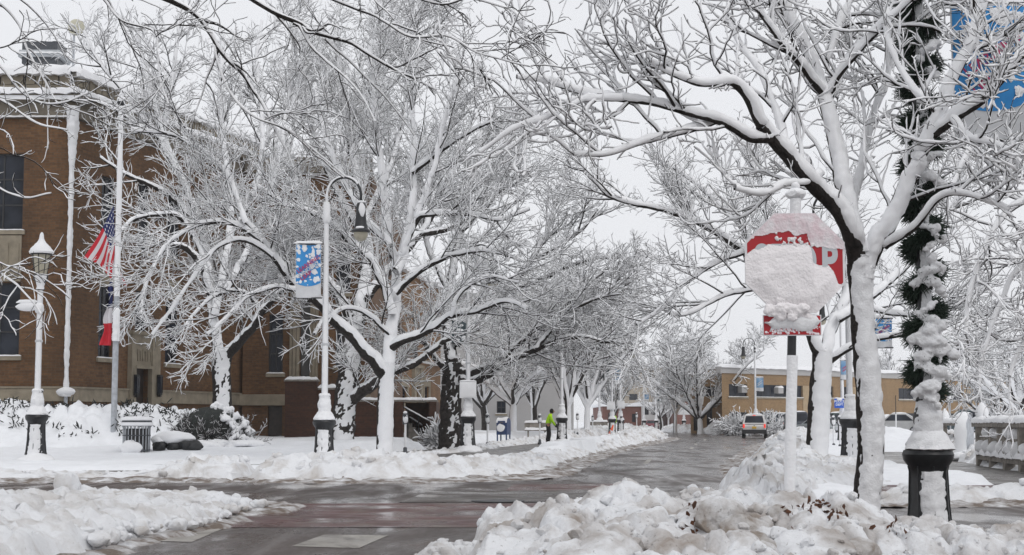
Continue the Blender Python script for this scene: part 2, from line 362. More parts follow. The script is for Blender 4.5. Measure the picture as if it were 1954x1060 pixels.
# ------------------------------------------------------------------ strands: branches and the snow that lies on them
def norm(v): return v / np.maximum(np.linalg.norm(v, axis=-1, keepdims=True), 1e-9)
def tangents(P): return norm(np.gradient(P, axis=1))
def tubes(P, R, k):
    S_, n = P.shape[:2]; T = tangents(P)
    ref = np.where(np.abs(T[:, :, 2:3]) < 0.92, np.array([0, 0, 1.0]), np.array([1.0, 0.2, 0]))
    ref = np.broadcast_to(ref[:, n // 2:n // 2 + 1], T.shape)
    A = norm(np.cross(T, ref)); B = np.cross(T, A); a = np.arange(k) * 2 * math.pi / k
    V = P[:, :, None] + R[:, :, None, None] * (np.cos(a)[:, None] * A[:, :, None] + np.sin(a)[:, None] * B[:, :, None])
    q = np.arange(S_ * n * k).reshape(S_, n, k); qn = np.roll(q, -1, 2)
    Q = np.stack([q[:, :-1], qn[:, :-1], qn[:, 1:], q[:, 1:]], -1).reshape(-1, 4)
    return V.reshape(-1, 3), Q
class Geo:
    def __init__(s): s.V = []; s.Q = []; s.n = 0
    def add(s, V, Q): s.V.append(V); s.Q.append(Q + s.n); s.n += len(V)
    def build(s, name, m, parent, base): return npmesh(name, np.concatenate(s.V) - base, np.concatenate(s.Q), m, parent)
WIND = np.array([0.30, -0.95, 0.0]) / np.linalg.norm([0.30, -0.95])
def snowtube(P, R, amt, k, rng, big=False, cover=1.0):
    T = tangents(P); hz = np.clip(np.linalg.norm(T[..., :2], axis=-1), 0, 1)
    d = np.array([0, 0, 1.0]) * (0.25 + hz[..., None]) + WIND * 0.8 * (1.15 - hz[..., None]); d = d - (d * T).sum(-1, keepdims=True) * T; h = np.clip(np.linalg.norm(d, axis=-1), 0, 1); d = norm(d)
    lump = rng.uniform(0.55, 1.45, P.shape[:2])
    if big: lump = 1 + 0.9 * fbm(P * 3.3, 3, 77)
    rs = R * ((0.90 - 0.13 * hz) if big else 0.55) + amt * (0.40 + 0.60 * h) * lump
    if not big:
        ends = np.ones(P.shape[1]); ends[0] = 0.6; ends[-1] = 0.45; rs = rs * ends
        drop = rng.rand(P.shape[0]) > cover; rs[drop] *= 0.05
    C = P + d * (R * ((0.23 + 0.28 * hz) if big else 0.85) + amt * 0.60 * lump)[..., None]
    return tubes(C, rs, k)
def children(P, R, dens, L, ang, n, r0, r1, jit, trop, rng, t0=0.15, up=0.25, clampr=0.6):
    seg = np.linalg.norm(np.diff(P, axis=1), axis=2).sum(1); N = max(1, int(dens * seg.sum()))
    par = rng.choice(len(P), N, p=seg / seg.sum()); t = t0 + (1 - t0) * rng.rand(N) ** 0.8
    m = P.shape[1] - 1; f = t * m; i = np.minimum(f.astype(int), m - 1); w = (f - i)[:, None]
    p = P[par, i] * (1 - w) + P[par, i + 1] * w; T = norm(P[par, i + 1] - P[par, i]); r = R[par, i]
    v = rng.randn(N, 3); v[:, 2] += up; v -= (v * T).sum(1, keepdims=True) * T; v = norm(v)
    a = np.radians(rng.uniform(ang[0], ang[1], N))[:, None]; d = norm(np.cos(a) * T + np.sin(a) * v)
    ln = L * rng.uniform(0.5, 1.35, N) * (1.2 - 0.62 * t); st = (ln / (n - 1))[:, None]
    out = np.zeros((N, n, 3)); out[:, 0] = p
    for j in range(1, n):
        d = norm(d + jit * rng.randn(N, 3) + np.array([0, 0, trop])); out[:, j] = out[:, j - 1] + d * st
    rr0 = np.minimum(clampr * r, r0 * rng.uniform(0.75, 1.25, N)); rr0 = np.maximum(rr0, r1)
    rad = rr0[:, None] + (r1 - rr0)[:, None] * np.linspace(0, 1, n)[None]
    return out, rad
def catmull(P, R, step):
    P = np.asarray(P, float); R = np.asarray(R, float)
    Q = np.vstack([2 * P[0] - P[1], P, 2 * P[-1] - P[-2]]); outP, outR = [], []
    for i in range(len(P) - 1):
        p0, p1, p2, p3 = Q[i:i + 4]; n = max(2, int(np.linalg.norm(p2 - p1) / step)); t = np.linspace(0, 1, n, endpoint=False)[:, None]
        outP.append(0.5 * (2 * p1 + (p2 - p0) * t + (2 * p0 - 5 * p1 + 4 * p2 - p3) * t ** 2 + (3 * p1 - p0 - 3 * p2 + p3) * t ** 3))
        outR.append(R[i] + (R[i + 1] - R[i]) * t[:, 0])
    return np.vstack(outP + [P[-1:]]), np.append(np.concatenate(outR), R[-1])
def resample(P, R, n):
    s = np.r_[0, np.cumsum(np.linalg.norm(np.diff(P, axis=0), axis=1))]; q = np.linspace(0, s[-1], n)
    return np.stack([np.interp(q, s, P[:, k]) for k in range(3)], 1), np.interp(q, s, R)
def grow_tree(name, label, limbs, levels, seed, base=None, group=None, step=0.06, kbig=14, amt=(0.02, 0.012), bark=None, snowcover=0.97, rough=0.10, ktw=(4, 4), trunkn=1, zig=0.035, loc=None, snowk=1.0, patch=1.0):
    """limbs: list of (points, radii); the first trunkn are the trunk. levels: dicts handed to children()."""
    rng = np.random.RandomState(seed); bark = bark or BARK
    base = limbs[0][0][0].copy() if base is None else np.asarray(base, float)
    root = thing(name, label, 'tree', base if loc is None else loc, 0, group)
    trunk, snow, crown = Geo(), Geo(), Geo(); cs = Geo(); PP, RR = [], []
    for li, (P, R) in enumerate(limbs):
        P, R = catmull(P, R, step)
        if li >= trunkn:
            P[1:] += zig * np.sqrt(np.maximum(R[1:, None], 0.01) / 0.05) * np.stack([fbm(np.c_[P[1:] * 2.2, ][:, :3] + 9 * k + seed, 2, seed + k) for k in range(3)], 1)
        V, Q = tubes(P[None], R[None], kbig); C = np.repeat(P, kbig, 0)
        V = C + (V - C) * (1 + rough * fbm(V * np.array([9, 9, 3.0]) + seed, 4, seed))[:, None]
        (trunk if li < trunkn else crown).add(V, Q)
        V, Q = snowtube(P[None], R[None] * snowk, amt[0] * (1 if li >= trunkn else 0.3), kbig + 4, rng, True); C = np.repeat(P, kbig + 4, 0)
        V = V + (V - C) * patch * (0.15 * fbm(V * np.array([16, 16, 9.0]) + seed, 4, seed + 5, 0.65) + 0.045 * fbm(V * 2.5, 2, seed + 8))[:, None]
        (snow if li < trunkn else cs).add(V, Q)
        if li >= trunkn or trunkn > 1 and li > 0:
            p, r = resample(P, R, 24); PP.append(p); RR.append(r)
    if not PP:
        p, r = resample(P, R, 24); PP.append(p); RR.append(r)
    P, R = np.array(PP), np.array(RR); pools = [(P, R)]
    for lv in levels:
        lv = dict(lv); src = lv.pop('src', 'last'); kk = lv.pop('k', ktw); cov = lv.pop('cover', snowcover)
        a = lv.pop('amt', amt[1]); keep = lv.pop('keep', None)
        if src == 'all': res = [children(p, r, rng=rng, **lv) for p, r in pools]
        else: res = [children(*pools[-1], rng=rng, **lv)]
        n = res[0][0].shape[1]; P = np.concatenate([x[0] for x in res]); R = np.concatenate([x[1] for x in res])
        V, Q = tubes(P, R, kk[0]); crown.add(V, Q); V, Q = snowtube(P, R, a, kk[1], rng, False, cov); cs.add(V, Q)
        pools.append((P, R))
    trunk.build('trunk', bark, root, base); snow.build('trunk_snow', SNOWT, root, base)
    crown.build('crown', bark, root, base); cs.build('crown_snow', TWIGSNOW, root, base)
    return root
def L(pts, ws=None, k=0.40):
    """limb from (px, py, depth, width in px)"""
    P = np.array([at(p[0], p[1], p[2]) for p in pts]); R = np.array([p[3] * k / FPX * p[2] for p in pts]); return P, R
def limbY(pts, Y0, Y1, w0, w1):
    n = len(pts); return L([(p[0], p[1], Y0 + (Y1 - Y0) * i / (n - 1), w0 + (w1 - w0) * i / (n - 1)) for i, p in enumerate(pts)])

# ------------------------------------------------------------------ streets and terrain
LEFT = np.array([(-60, 33), (-1.2, 33), (0.6, 45), (2.6, 58), (4.9, 75), (7, 90), (10.4, 114), (14.5, 150), (16.5, 180), (17.5, 217), (17, 300)], float)[1:]
RIGHT = np.array([(4.4, 33), (6.4, 44), (9.8, 64), (13.4, 84), (17.6, 104), (22, 122), (24.5, 150), (22.5, 180), (23.5, 217), (25, 300)], float)
def lx(y): return np.interp(y, LEFT[:, 1], LEFT[:, 0])
def rx(y): return np.interp(y, RIGHT[:, 1], RIGHT[:, 0])
def sheet(name, polys, z, m, kind='structure', parent=None):
    b = MB()
    for p in polys: b.quad(*[(q[0], q[1], z) for q in p])
    o = b.build(name, m, parent, smooth=False)
    return tag(o, kind=kind) if parent is None else o
sheet('ground', [((-2500, -200), (2500, -200), (2500, 4000), (-2500, 4000))], 0, SNOW)
ys = [33, 45, 58, 75, 90, 104, 114, 124, 150, 165, 180, 217, 300]
sheet('road', [((-70, -12), (70, -12), (70, 33), (-70, 33))] + [((lx(a) - 1, a), (rx(a) + 1, a), (rx(b) + 1, b), (lx(b) - 1, b)) for a, b in zip(ys[:-1], ys[1:])], 0.004, ROAD)
def gpoly(*pts): return [gp(x, y)[:2] for x, y in pts]
sheet('paver_crosswalk', [gpoly((300, 962), (1120, 962), (1078, 1008), (244, 1008)), gpoly((980, 926), (1180, 924), (1150, 938), (960, 940))], 0.008, PAVER)
sheet('concrete_band', [gpoly((820, 939), (1130, 937), (1095, 959), (760, 960))], 0.012, BAND)
sheet('crosswalk_marking', [gpoly((618, 1022), (742, 1023), (684, 1048), (556, 1044)), gpoly((300, 1010), (424, 1011), (366, 1036), (238, 1033))], 0.008, PAINT)
sheet('lane_marking', [((9.7 + .02, 84), (9.85 + .02, 84), (10.5, 90), (10.35, 90)), ((8.1, 72), (8.25, 72), (8.85, 77), (8.7, 77)), ((12.6, 104), (12.75, 104), (13.8, 112), (13.6, 112)), ((3.9, 47), (4.05, 47), (4.7, 53), (4.55, 53))], 0.008, PAINT)
mh = MB(); mh.lathe([(0.42, 0.004), (0.42, 0.02), (0.36, 0.024), (0.02, 0.024)], 28)
tag(mh.build('manhole_cover', IRON, loc=gp(950, 958)), 'round dark iron manhole cover set in the wet concrete band of the road', 'manhole cover')
# kerbed, cleared walks
b = MB()
def strip(b, pts, z, zk=0.0):
    for (p0, q0), (p1, q1) in zip(pts[:-1], pts[1:]):
        b.quad((*p0, z), (*q0, z), (*q1, z), (*p1, z)); b.quad((*q0, zk), (*q1, zk), (*q1, z), (*q0, z)); b.quad((*p0, z), (*p1, z), (*p1, zk), (*p0, zk))
strip(b, [((lx(y) - w, y), (lx(y) - 0.9, y)) for y, w in ((36, 12), (44, 11), (56, 9), (70, 8), (80, 6), (95, 5.5), (115, 5), (150, 5))], 0.14)
b.quad((-45, 36, 0.14), (lx(36) - 12, 36, 0.14), (lx(44) - 11, 44, 0.14), (-45, 44, 0.14)); b.quad((-45, 36, 0), (lx(36) - .9, 36, 0), (lx(36) - .9, 36, 0.14), (-45, 36, 0.14))
tag(b.build('sidewalk', WALK, smooth=False), kind='structure')
b = MB(); strip(b, [((9.2, 31.4), (12.6, 31.4)), ((9.7, 38), (12.8, 38)), ((10.6, 45), (13.4, 45)), ((12.4, 54), (15, 54)), ((14.6, 66), (17, 66))], 0.014)
tag(b.build('path', WALK, smooth=False), kind='structure')
sheet('paver_walk', [((5.6, 25.6), (40, 26.6), (40, 31.8), (6.6, 31.2))], 0.010, PAVER)

def lumps(X, Y, s, seed):
    f1, f2, cid = worley(X / s, Y / s, seed); return np.clip(1 - f1 * 1.15, 0, 1) ** 0.6 * (0.4 + 0.9 * cid) * np.clip((f2 - f1) * 5, 0, 1) ** 0.5
# snow over the left lawn and walk edges
def field(name, x0, x1, y0, y1, dx, dy, hf):
    X, Y = np.meshgrid(np.arange(x0, x1 + dx, dx), np.arange(y0, y1 + dy, dy), indexing='ij')
    Z = hf(X, Y); b = MB(); b.grid(np.stack([X, Y, Z], -1)); o = b.build(name, SNOW, smooth=True, angle=1.5); return tag(o, kind='structure')
def lawn(X, Y):
    P = np.stack([X, Y, 0 * X], -1); n = fbm(P * 0.7, 4, 3)
    h = 0.22 + 0.34 * sm(43, 56, Y) + 0.08 * n + 0.045 * fbm(P * 2.6, 4, 9)
    edge = lx(Y) + 0.9 * fbm(P * 0.9, 3, 5)
    walk = sm(-7.6, -7.0, X - edge + np.where(Y > 64, 1.4, 0)) * (1 - sm(-1.2, -0.7, X - edge)) * sm(43.5, 46, Y + 2 * n) * (1 - 0.999 * sm(100, 104, Y))
    walk = np.maximum(walk, sm(-5.2, -4.9, X - edge) * (1 - sm(-1.2, -0.7, X - edge)) * sm(43, 46, Y))
    cross = sm(38.6, 39.0, Y + 0.5 * n) * (1 - sm(41.0, 41.6, Y + 0.5 * n)) * (1 - sm(-3.4, -2.8, X)) * (0.55 + 0.6 * fbm(P * 0.5, 2, 31))
    cut = np.clip(np.maximum(walk, cross * 1.6), 0, 1)
    return np.where(X > edge - 0.2, -0.06, (h * (1 - cut) + 0.09 * cut + .06) * sm(35.0, 36.6, Y) - .06)
field('snow_lawn', -46, 9, 35, 118, 0.25, 0.33, lawn)
def rfield(X, Y):
    P = np.stack([X, Y, 0 * X], -1); h = 0.20 + 0.07 * fbm(P * 0.6, 4, 13) + 0.03 * fbm(P * 3, 3, 14)
    c = np.interp(Y, [31, 38, 45, 54, 66], [10.9, 11.2, 12.0, 13.7, 15.8]) + 0.25 * fbm(P * 0.8, 2, 15)
    cut = (1 - sm(1.25, 1.6, np.abs(X - c))) * (1 - sm(64, 68, Y)); cut = np.maximum(cut, (1 - sm(31, 32, Y + 0.4 * fbm(P, 2, 17))) * sm(5.6, 6.4, X))
    h = h + 0.7 * np.exp(-((X - 19) / 3.0) ** 2 - ((Y - 82) / 5) ** 2) * (1 + 0.4 * fbm(P * 1.5, 3, 19))
    return np.where(X < rx(Y) + 0.3, -0.05, (h * (1 - cut) - 0.02 * cut + .05) * sm(24.5, 27.0, Y + .5 * fbm(P * .8, 2, 21)) - .05)
field('snow_verge', 4, 44, 24.5, 118, 0.2, 0.3, rfield)

# plowed banks
def bank(name, path, label, seed, res=0.10, m=None, lump=0.30, slush=True):
    P = np.array(path, float); xy, hw = catmull(np.c_[P[:, :2], 0 * P[:, 0]], P[:, 2], 0.5); _, hh = catmull(np.c_[P[:, :2], 0 * P[:, 0]], P[:, 3], 0.5)
    s = np.r_[0, np.cumsum(np.linalg.norm(np.diff(xy, axis=0), axis=1))]; n = int(s[-1] / res) + 2; q = np.linspace(0, s[-1], n)
    C = np.stack([np.interp(q, s, xy[:, k]) for k in (0, 1)], 1); hw = np.interp(q, s, hw); hh = np.interp(q, s, hh)
    T = norm(np.gradient(C, axis=0)); N = np.stack([-T[:, 1], T[:, 0]], 1); m_ = int(2.4 * hw.max() / res) + 3; t = np.linspace(-1.2, 1.2, m_)
    X = C[:, None, 0] + N[:, None, 0] * hw[:, None] * t; Y = C[:, None, 1] + N[:, None, 1] * hw[:, None] * t
    q3 = np.stack([X, Y, 0 * X], -1); w = 1 + 0.30 * fbm(q3 * 1.1, 3, seed)
    pr = np.clip(1 - (np.abs(t)[None] / w) ** 2.4, -0.3, 1); end = np.clip(np.minimum(q, s[-1] - q) / 0.8, 0, 1)[:, None]
    A = hh[:, None] * pr * (0.72 + 0.45 * fbm(q3 * 0.9, 3, seed + 1)) * end
    Z = A + np.clip(pr, 0, 1) ** 0.5 * end * (lump * 0.55 * lumps(X, Y, 0.55, seed) + lump * 0.45 * lumps(X, Y, 0.24, seed + 3) + 0.07 * fbm(q3 * 5, 4, seed + 4, 0.6) + 0.05 * np.abs(fbm(q3 * 7 + 3, 3, seed + 12)) + 0.05 * fbm(q3 * 15, 3, seed + 9, 0.65)) * np.clip(hh / 0.4, 0.45, 1.3)[:, None] - 0.06 * (1 - np.clip(pr, 0, 1))
    X = X + 0.13 * fbm(q3 * 5 + 3, 3, seed + 6); Y = Y + 0.13 * fbm(q3 * 5 + 30, 3, seed + 7)
    b = MB(); b.grid(np.stack([X, Y, Z], -1))
    rs = np.random.RandomState(seed)
    for k in range(int(s[-1] * 5)):                       # loose clods thrown on and beside the bank
        i = rs.randint(n); tt = rs.uniform(-1.15, 1.0); j = int(np.clip((tt + 1.2) / 2.4 * (m_ - 1), 0, m_ - 1)); r = rs.choice([.03, .045, .06, .09, .13]) * rs.uniform(.8, 1.2) * min(1.3, 0.5 + hh[i])
        b.blob((X[i, j], Y[i, j], max(Z[i, j], 0) + r * 0.2), r, rs.randint(9999), 0.35, 2, (1, 1, 0.8), 0.7)
    tag(b.build(name, m or BANK, smooth=True, angle=0.9), label, 'snow bank', 'plowed snow banks along the streets', 'stuff')
    if slush:
        b = MB(); e = -1 if slush is True else slush
        tt = np.linspace(0.75, 1.75, 9) * e; X = C[:, None, 0] + N[:, None, 0] * hw[:, None] * tt; Y = C[:, None, 1] + N[:, None, 1] * hw[:, None] * tt
        q3 = np.stack([X, Y, 0 * X], -1); Z = 0.10 * (1.35 - np.abs(tt))[None] * end + 0.07 * fbm(q3 * 3.5, 4, seed + 11) + 0.03
        b.grid(np.stack([X, Y, Z], -1)); tag(b.build('slush', SLUSH, smooth=True, angle=0.9), 'brown grey slush smeared along the foot of the plowed bank', 'slush', None, 'stuff')
bank('snow_bank', [(-16, 33.6, 0.9, 0.20), (-10.5, 33.6, 1.0, 0.19), (-8.0, 33.8, 0.8, 0.12), (-7.0, 34.2, 1.2, 0.40), (-5.9, 34.3, 1.2, 0.42), (-5.6, 34.3, 0.8, 0.10), (-5.2, 34.3, 1.3, 0.46), (-4.0, 34.3, 1.5, 0.48), (-2.4, 34.5, 1.5, 0.42), (-1.2, 36, 1.4, 0.34), (-0.2, 40, 1.1, 0.28), (0.7, 47, 1.0, 0.26), (2.0, 58, 1.0, 0.26), (4.3, 75, 1.0, 0.30), (6.4, 90, 1.2, 0.50), (9.4, 112, 1.5, 0.80), (10.6, 121, 1.2, 0.5)], 'long plowed snow bank along the left kerb, curving round the far corner below the banner lamp', 11, 0.10)
bank('snow_bank', [(3.45, 20.9, 0.5, 0.50), (3.4, 22.2, 0.65, 0.56), (4.3, 26, 0.7, 0.42), (5.6, 31, 0.8, 0.40), (7.7, 44, 1.1, 0.52), (11.3, 64, 1.2, 0.55), (15.0, 84, 1.3, 0.62), (19.4, 104, 1.2, 0.62), (23, 116, 1.2, 0.6)], 'plowed snow bank along the right kerb between the stop sign and the silver SUV', 23, 0.09, slush=1)
bank('snow_bank', [(19.4, 196, 1.2, 0.7), (20.3, 172, 1.3, 0.9), (22.8, 154, 1.5, 1.1), (26, 150, 1.4, 1.0), (36, 148, 1.4, 1.0)], 'far snow bank at the bend of the road in front of the tan building', 31, 0.16, slush=1)
bank('snow_bank', [(5.2, 24.0, 0.6, 0.26), (7, 24.2, 0.6, 0.24), (9.5, 24.6, 0.6, 0.28), (13, 25.2, 0.7, 0.3), (24, 27, 0.7, 0.3)], 'low plowed ridge of snow crossing the right edge in front of the red pavers', 41, 0.08)
bank('snow_bank', [(12.6, 31.5, 0.5, 0.22), (13.3, 37, 0.55, 0.26), (13.9, 45, 0.6, 0.3), (16, 56, 0.8, 0.5), (18.2, 68, 1.2, 0.8)], 'shovelled snow edge beside the cleared walk by the concrete balustrade', 43, 0.10, slush=False)
bank('snow_bank', [(-3.5, 52, 0.8, 0.15), (-2.0, 60, 0.8, 0.2), (-0.2, 76, 0.8, 0.25), (3.5, 98, 1.0, 0.5), (6, 118, 1.5, 0.7), (9, 140, 2, 0.9), (12, 170, 2, 0.9)], 'shovelled snow beside the left sidewalk behind the parking meters', 47, 0.14, slush=False)
bank('snow_bank', [(4.3, 27.5, 0.7, 0.3), (5.6, 29.5, 0.9, 0.32), (6.9, 33, 0.9, 0.3), (8.3, 40, 0.8, 0.3)], 'lumpy snow around the second tree trunk right of the stop sign pole', 53, 0.09, slush=False)

# near left mound: a wide spread of plowed snow
X, Y = np.meshgrid(np.arange(-11, -2.6, 0.055), np.arange(13.0, 25.2, 0.06), indexing='ij'); q3 = np.stack([X, Y, 0 * X], -1)
edge = np.interp(Y, [13, 15, 16.3, 18.3, 20.8, 22.6, 23.4, 24.2], [-4.0, -3.9, -3.95, -3.65, -3.7, -3.55, -3.9, -5.6]) + 0.35 * fbm(q3 * 1.1, 4, 61)
d = sm(-0.05, 1.5, edge - X) * sm(0, 1.0, 23.6 - Y + 0.5 * fbm(q3 * 0.9, 3, 62)); d2 = sm(-0.1, 0.25, edge - X) * sm(-0.1, 0.3, 23.6 - Y + 0.5 * fbm(q3 * 0.9, 3, 62))
top = np.interp(Y, [13, 16, 20, 22, 23.2, 24.2], [0.26, 0.27, 0.20, 0.13, 0.08, 0.04]); rug = (1 - 0.6 * sm(1.2, 3.5, edge - X)) * (1 - .5 * sm(17.5, 21, Y))
Z = -0.05 * (1 - d2) + d2 * 0.10 + d * top * (1 + 0.25 * fbm(q3 * 0.6, 3, 63)) + d2 * rug * (0.10 * lumps(X, Y, 0.5, 64) + 0.11 * lumps(X, Y, 0.2, 65) + 0.07 * fbm(q3 * 5, 4, 66, 0.62) + 0.06 * np.abs(fbm(q3 * 7, 3, 70)) + 0.04 * fbm(q3 * 15, 3, 69, 0.65))
b = MB(); b.grid(np.stack([X + 0.05 * fbm(q3 * 6 + 5, 3, 67), Y + 0.05 * fbm(q3 * 6 + 50, 3, 68), Z], -1))
rs = np.random.RandomState(5)
for k in range(170):
    y = rs.uniform(15, 22.9); x = np.interp(y, [15, 16.3, 18.3, 20.8, 22.6, 24.2], [-3.9, -3.95, -3.65, -3.7, -3.6, -5.2]) - abs(rs.normal(0, 0.5)) + 0.12
    r = rs.uniform(0.03, 0.085) if k % 6 else rs.uniform(.08, .13); b.blob((x, y, 0.07 + 0.2 * min(1, max(0, -3.7 - x)) + r * .3), r, k, 0.4, 2, (1, 1, .8), 0.7)
c = at(128, 925, 21); b.blob((c[0], c[1], 0.34), 0.24, 77, 0.45, 3, (0.75, 0.6, 1.2), 0.6); b.blob((c[0] + .3, c[1], 0.27), 0.15, 78, 0.45, 3, (1, 1, 1), 0.6); b.blob((c[0] - .45, c[1], 0.24), 0.2, 79, 0.45, 3, (1, 1, .8), 0.6)
tag(b.build('snow_bank', BANK, smooth=True, angle=0.9), 'broad near snow bank filling the lower left corner beside the crosswalk bars', 'snow bank', 'plowed snow banks along the streets', 'stuff')
X, Y = np.meshgrid(np.arange(-5, -2.0, 0.06), np.arange(13.5, 24.6, 0.08), indexing='ij'); q3 = np.stack([X, Y, 0 * X], -1)
edge = np.interp(Y, [13, 15, 16.3, 18.3, 20.8, 22.6, 23.4, 24.6], [-4.0, -3.9, -3.95, -3.65, -3.7, -3.2, -3.2, -5.0])
Z = 0.05 + 0.05 * fbm(q3 * 5, 4, 72) - 0.13 * sm(0.05, 0.55, X - edge + 0.3 * fbm(q3 * 1.6, 3, 71))
b = MB(); b.grid(np.stack([X, Y, Z], -1)); tag(b.build('slush', SLUSH, smooth=True, angle=0.9), 'brown slush fringe along the near left snow bank', 'slush', None, 'stuff')

# near right mound: chunky dirty clods below the stop sign
RIDX = [740, 780, 830, 900, 930, 980, 1010, 1045, 1090, 1140, 1190, 1250, 1290, 1350, 1420, 1480, 1530, 1600, 1660, 1720, 1790, 1850, 1900, 1960, 2100, 2400]
RIDY = [1085, 1058, 1046, 1044, 1004, 1002, 1002, 968, 962, 952, 945, 938, 945, 945, 945, 948, 952, 965, 992, 1004, 1000, 1008, 1016, 1022, 1030, 1040]
X, Y = np.meshgrid(np.arange(-1.6, 6.2, 0.017), np.arange(9.2, 15.4, 0.02), indexing='ij'); q3 = np.stack([X, Y, 0 * X], -1)
pxs = 977 + X / np.maximum(Y, 5) * FPX; ridge = CAMZ - (np.interp(pxs, RIDX, RIDY) - 805) / 250.0
yr = 12.1 + 0.5 * fbm(np.stack([X * 0.7, 0 * X, 0 * X], -1), 3, 81)
prof = np.where(Y < yr, 1 - 0.55 * ((yr - Y) / 3.0) ** 1.1, 1 - 0.9 * np.clip((Y - yr) / 2.3, 0, 1.3) ** 1.4)
edge = sm(-0.1, 0.5, X - np.interp(Y, [9, 12, 13, 15], [-1.2, -1.05, -0.95, 1.0]) + 0.2 * fbm(q3 * 2, 3, 85))
Z = (ridge - 0.13) * prof * edge + edge * np.clip(prof, 0, 1) * (0.20 * lumps(X + .12 * fbm(q3 * 3, 2, 3), Y + .12 * fbm(q3 * 3 + 8, 2, 4), 0.62, 82) + 0.09 * lumps(X, Y, 0.27, 83) + 0.06 * fbm(q3 * 2.2, 3, 84) + 0.045 * fbm(q3 * 7, 4, 86, 0.6) + 0.030 * np.abs(fbm(q3 * 11, 3, 91)) + 0.022 * fbm(q3 * 26, 3, 90, 0.65) - 0.10 * np.clip(fbm(q3 * 4.5, 3, 95) - .18, 0, 1)) - 0.05 * (1 - edge)
XX, YY = X + 0.05 * fbm(q3 * 4 + 5, 3, 87), Y + 0.06 * fbm(q3 * 4 + 50, 3, 88)
b = MB(); b.grid(np.stack([XX, YY, Z], -1)); rs = np.random.RandomState(9)
def hgt(x, y): return Z[int(np.clip((x + 1.6) / 0.017, 0, Z.shape[0] - 1)), int(np.clip((y - 9.2) / 0.02, 0, Z.shape[1] - 1))]
def clod(px, py, Y_, rpx, seed, sc=(1, 1, 0.9), sub=5):
    c = at(px, py, Y_); b.blob(c, rpx * Y_ / FPX, seed, 0.16, sub, sc, 0.65)
    V = b.V[-1]; b.V[-1] = V + (V - c) * (0.13 * fbm(V * 7, 5, seed, 0.62) - 0.16 * np.clip(vnoise(V * 11, seed + 9) - .25, 0, 1))[:, None]
for i, (px, py, yy, r) in enumerate([(1190, 985, 11.6, 46), (1230, 962, 12, 42), (1130, 975, 11.8, 36), (1070, 995, 11.7, 38), (985, 1030, 11.7, 38), (1165, 955, 12.2, 28), (1290, 965, 12, 30), (1330, 950, 12.4, 30), (1370, 985, 11, 52), (1420, 1010, 10.8, 50), (1440, 1050, 10.4, 52), (1250, 1030, 10.9, 50), (1190, 1055, 10.6, 44), (1090, 1045, 11, 44), (1030, 1060, 10.8, 34), (1350, 1050, 10.4, 40), (1490, 985, 11.4, 34), (1560, 985, 11.7, 32), (1620, 1000, 11.7, 34), (1690, 1020, 11.5, 38), (1770, 1030, 11.3, 36), (1840, 1030, 11.6, 34), (1640, 1052, 10.5, 40), (1900, 1040, 11.6, 32), (1400, 955, 12.2, 26), (895, 1052, 12.6, 17), (845, 1058, 12.4, 14), (795, 1058, 12.3, 11), (940, 1022, 12.2, 22)]):
    b.mi = 1 if (1280 < px < 1500 and py > 960) or px in (1640, 1250) else 0; clod(px, py + 8, yy, r, 300 + i, (1, 1, 0.85))
b.mi = 0
for k in range(800):
    x, y = rs.uniform(-0.6, 5.0), rs.uniform(9.8, 13.6); r = rs.choice([0.010, 0.014, 0.02, 0.03, 0.05]) * rs.uniform(0.7, 1.3)
    b.blob((x, y, hgt(x, y) + r * 0.3), r, 700 + k, 0.4, 2, (1, 1, 0.85), 0.7)
tag(b.build('snow_mound', [CLOD, GRIME], smooth=True, angle=0.6), 'big near mound of dirty broken snow clods around the foot of the stop sign', 'snow bank', 'plowed snow banks along the streets', 'stuff')
b = MB()
for k in range(84):                                         # dead leaves frozen into the mound
    px, py = [(1505, 1030), (1580, 1030), (1590, 1022), (1570, 1040), (1320, 972), (1345, 968), (1700, 1012), (1560, 1035)][k % 8]
    c = at(px + rs.normal(0, 17), py + rs.normal(0, 5), 11); c[1] += rs.normal(0, .1); c[2] = hgt(c[0], c[1]) + rs.uniform(0.0, 0.07)
    a = rs.rand(3) * 6; M = np.array(Matrix.Rotation(a[0], 3, 'X') @ Matrix.Rotation(a[1], 3, 'Y') @ Matrix.Rotation(a[2], 3, 'Z')); s_ = rs.uniform(0.015, 0.035)
    V = np.array([(-1, -.3, .2), (0, -.5, 0), (1, 0, .35), (0, .5, -.1), (-1, .3, .3)]) * s_; b.add(V @ M.T + c, [(0, 1, 3, 4), (1, 2, 3)])
tag(b.build('dead_leaves', LEAF, smooth=False), 'brown dead leaves frozen into the dirty snow mound', 'leaves', None, 'stuff')

# ------------------------------------------------------------------ snow lying on things
def ridge(b, pts, hw, h, seed=0, k=8, step=0.08, amp=0.35):
    """a rounded strip of snow along a 3D path, lying on top of it"""
    P, R = catmull(np.array(pts, float), np.full(len(pts), 1.0), step) if len(pts) > 2 else resample(np.array(pts, float), np.ones(2), max(3, int(np.linalg.norm(np.subtract(pts[1], pts[0])) / step) + 1))
    T = norm(np.gradient(P, axis=0)); N = norm(np.cross(T, [0, 0, 1.0])); U = np.array([0, 0, 1.0])
    a = np.linspace(0, math.pi, k); q = P * 3.1 + seed
    w = hw * (1 + amp * 0.5 * fbm(q, 3, seed)); hh = h * (1 + amp * fbm(q * 1.3 + 9, 3, seed + 1)); hh[0] *= 0.35; hh[-1] *= 0.35
    A = P[:, None] + N[:, None] * (w[:, None] * np.cos(a))[..., None] + U * (hh[:, None] * np.sin(a) ** 0.7)[..., None]
    A = A + 0.25 * h * fbm(A * 9 + seed, 3, seed)[..., None] * U
    b.grid(A[:, ::-1]); b.grid(np.stack([A[:, 0], A[:, -1]], 1)); b.add(A[0], [tuple(range(k))]); b.add(A[-1], [tuple(range(k - 1, -1, -1))]); return b
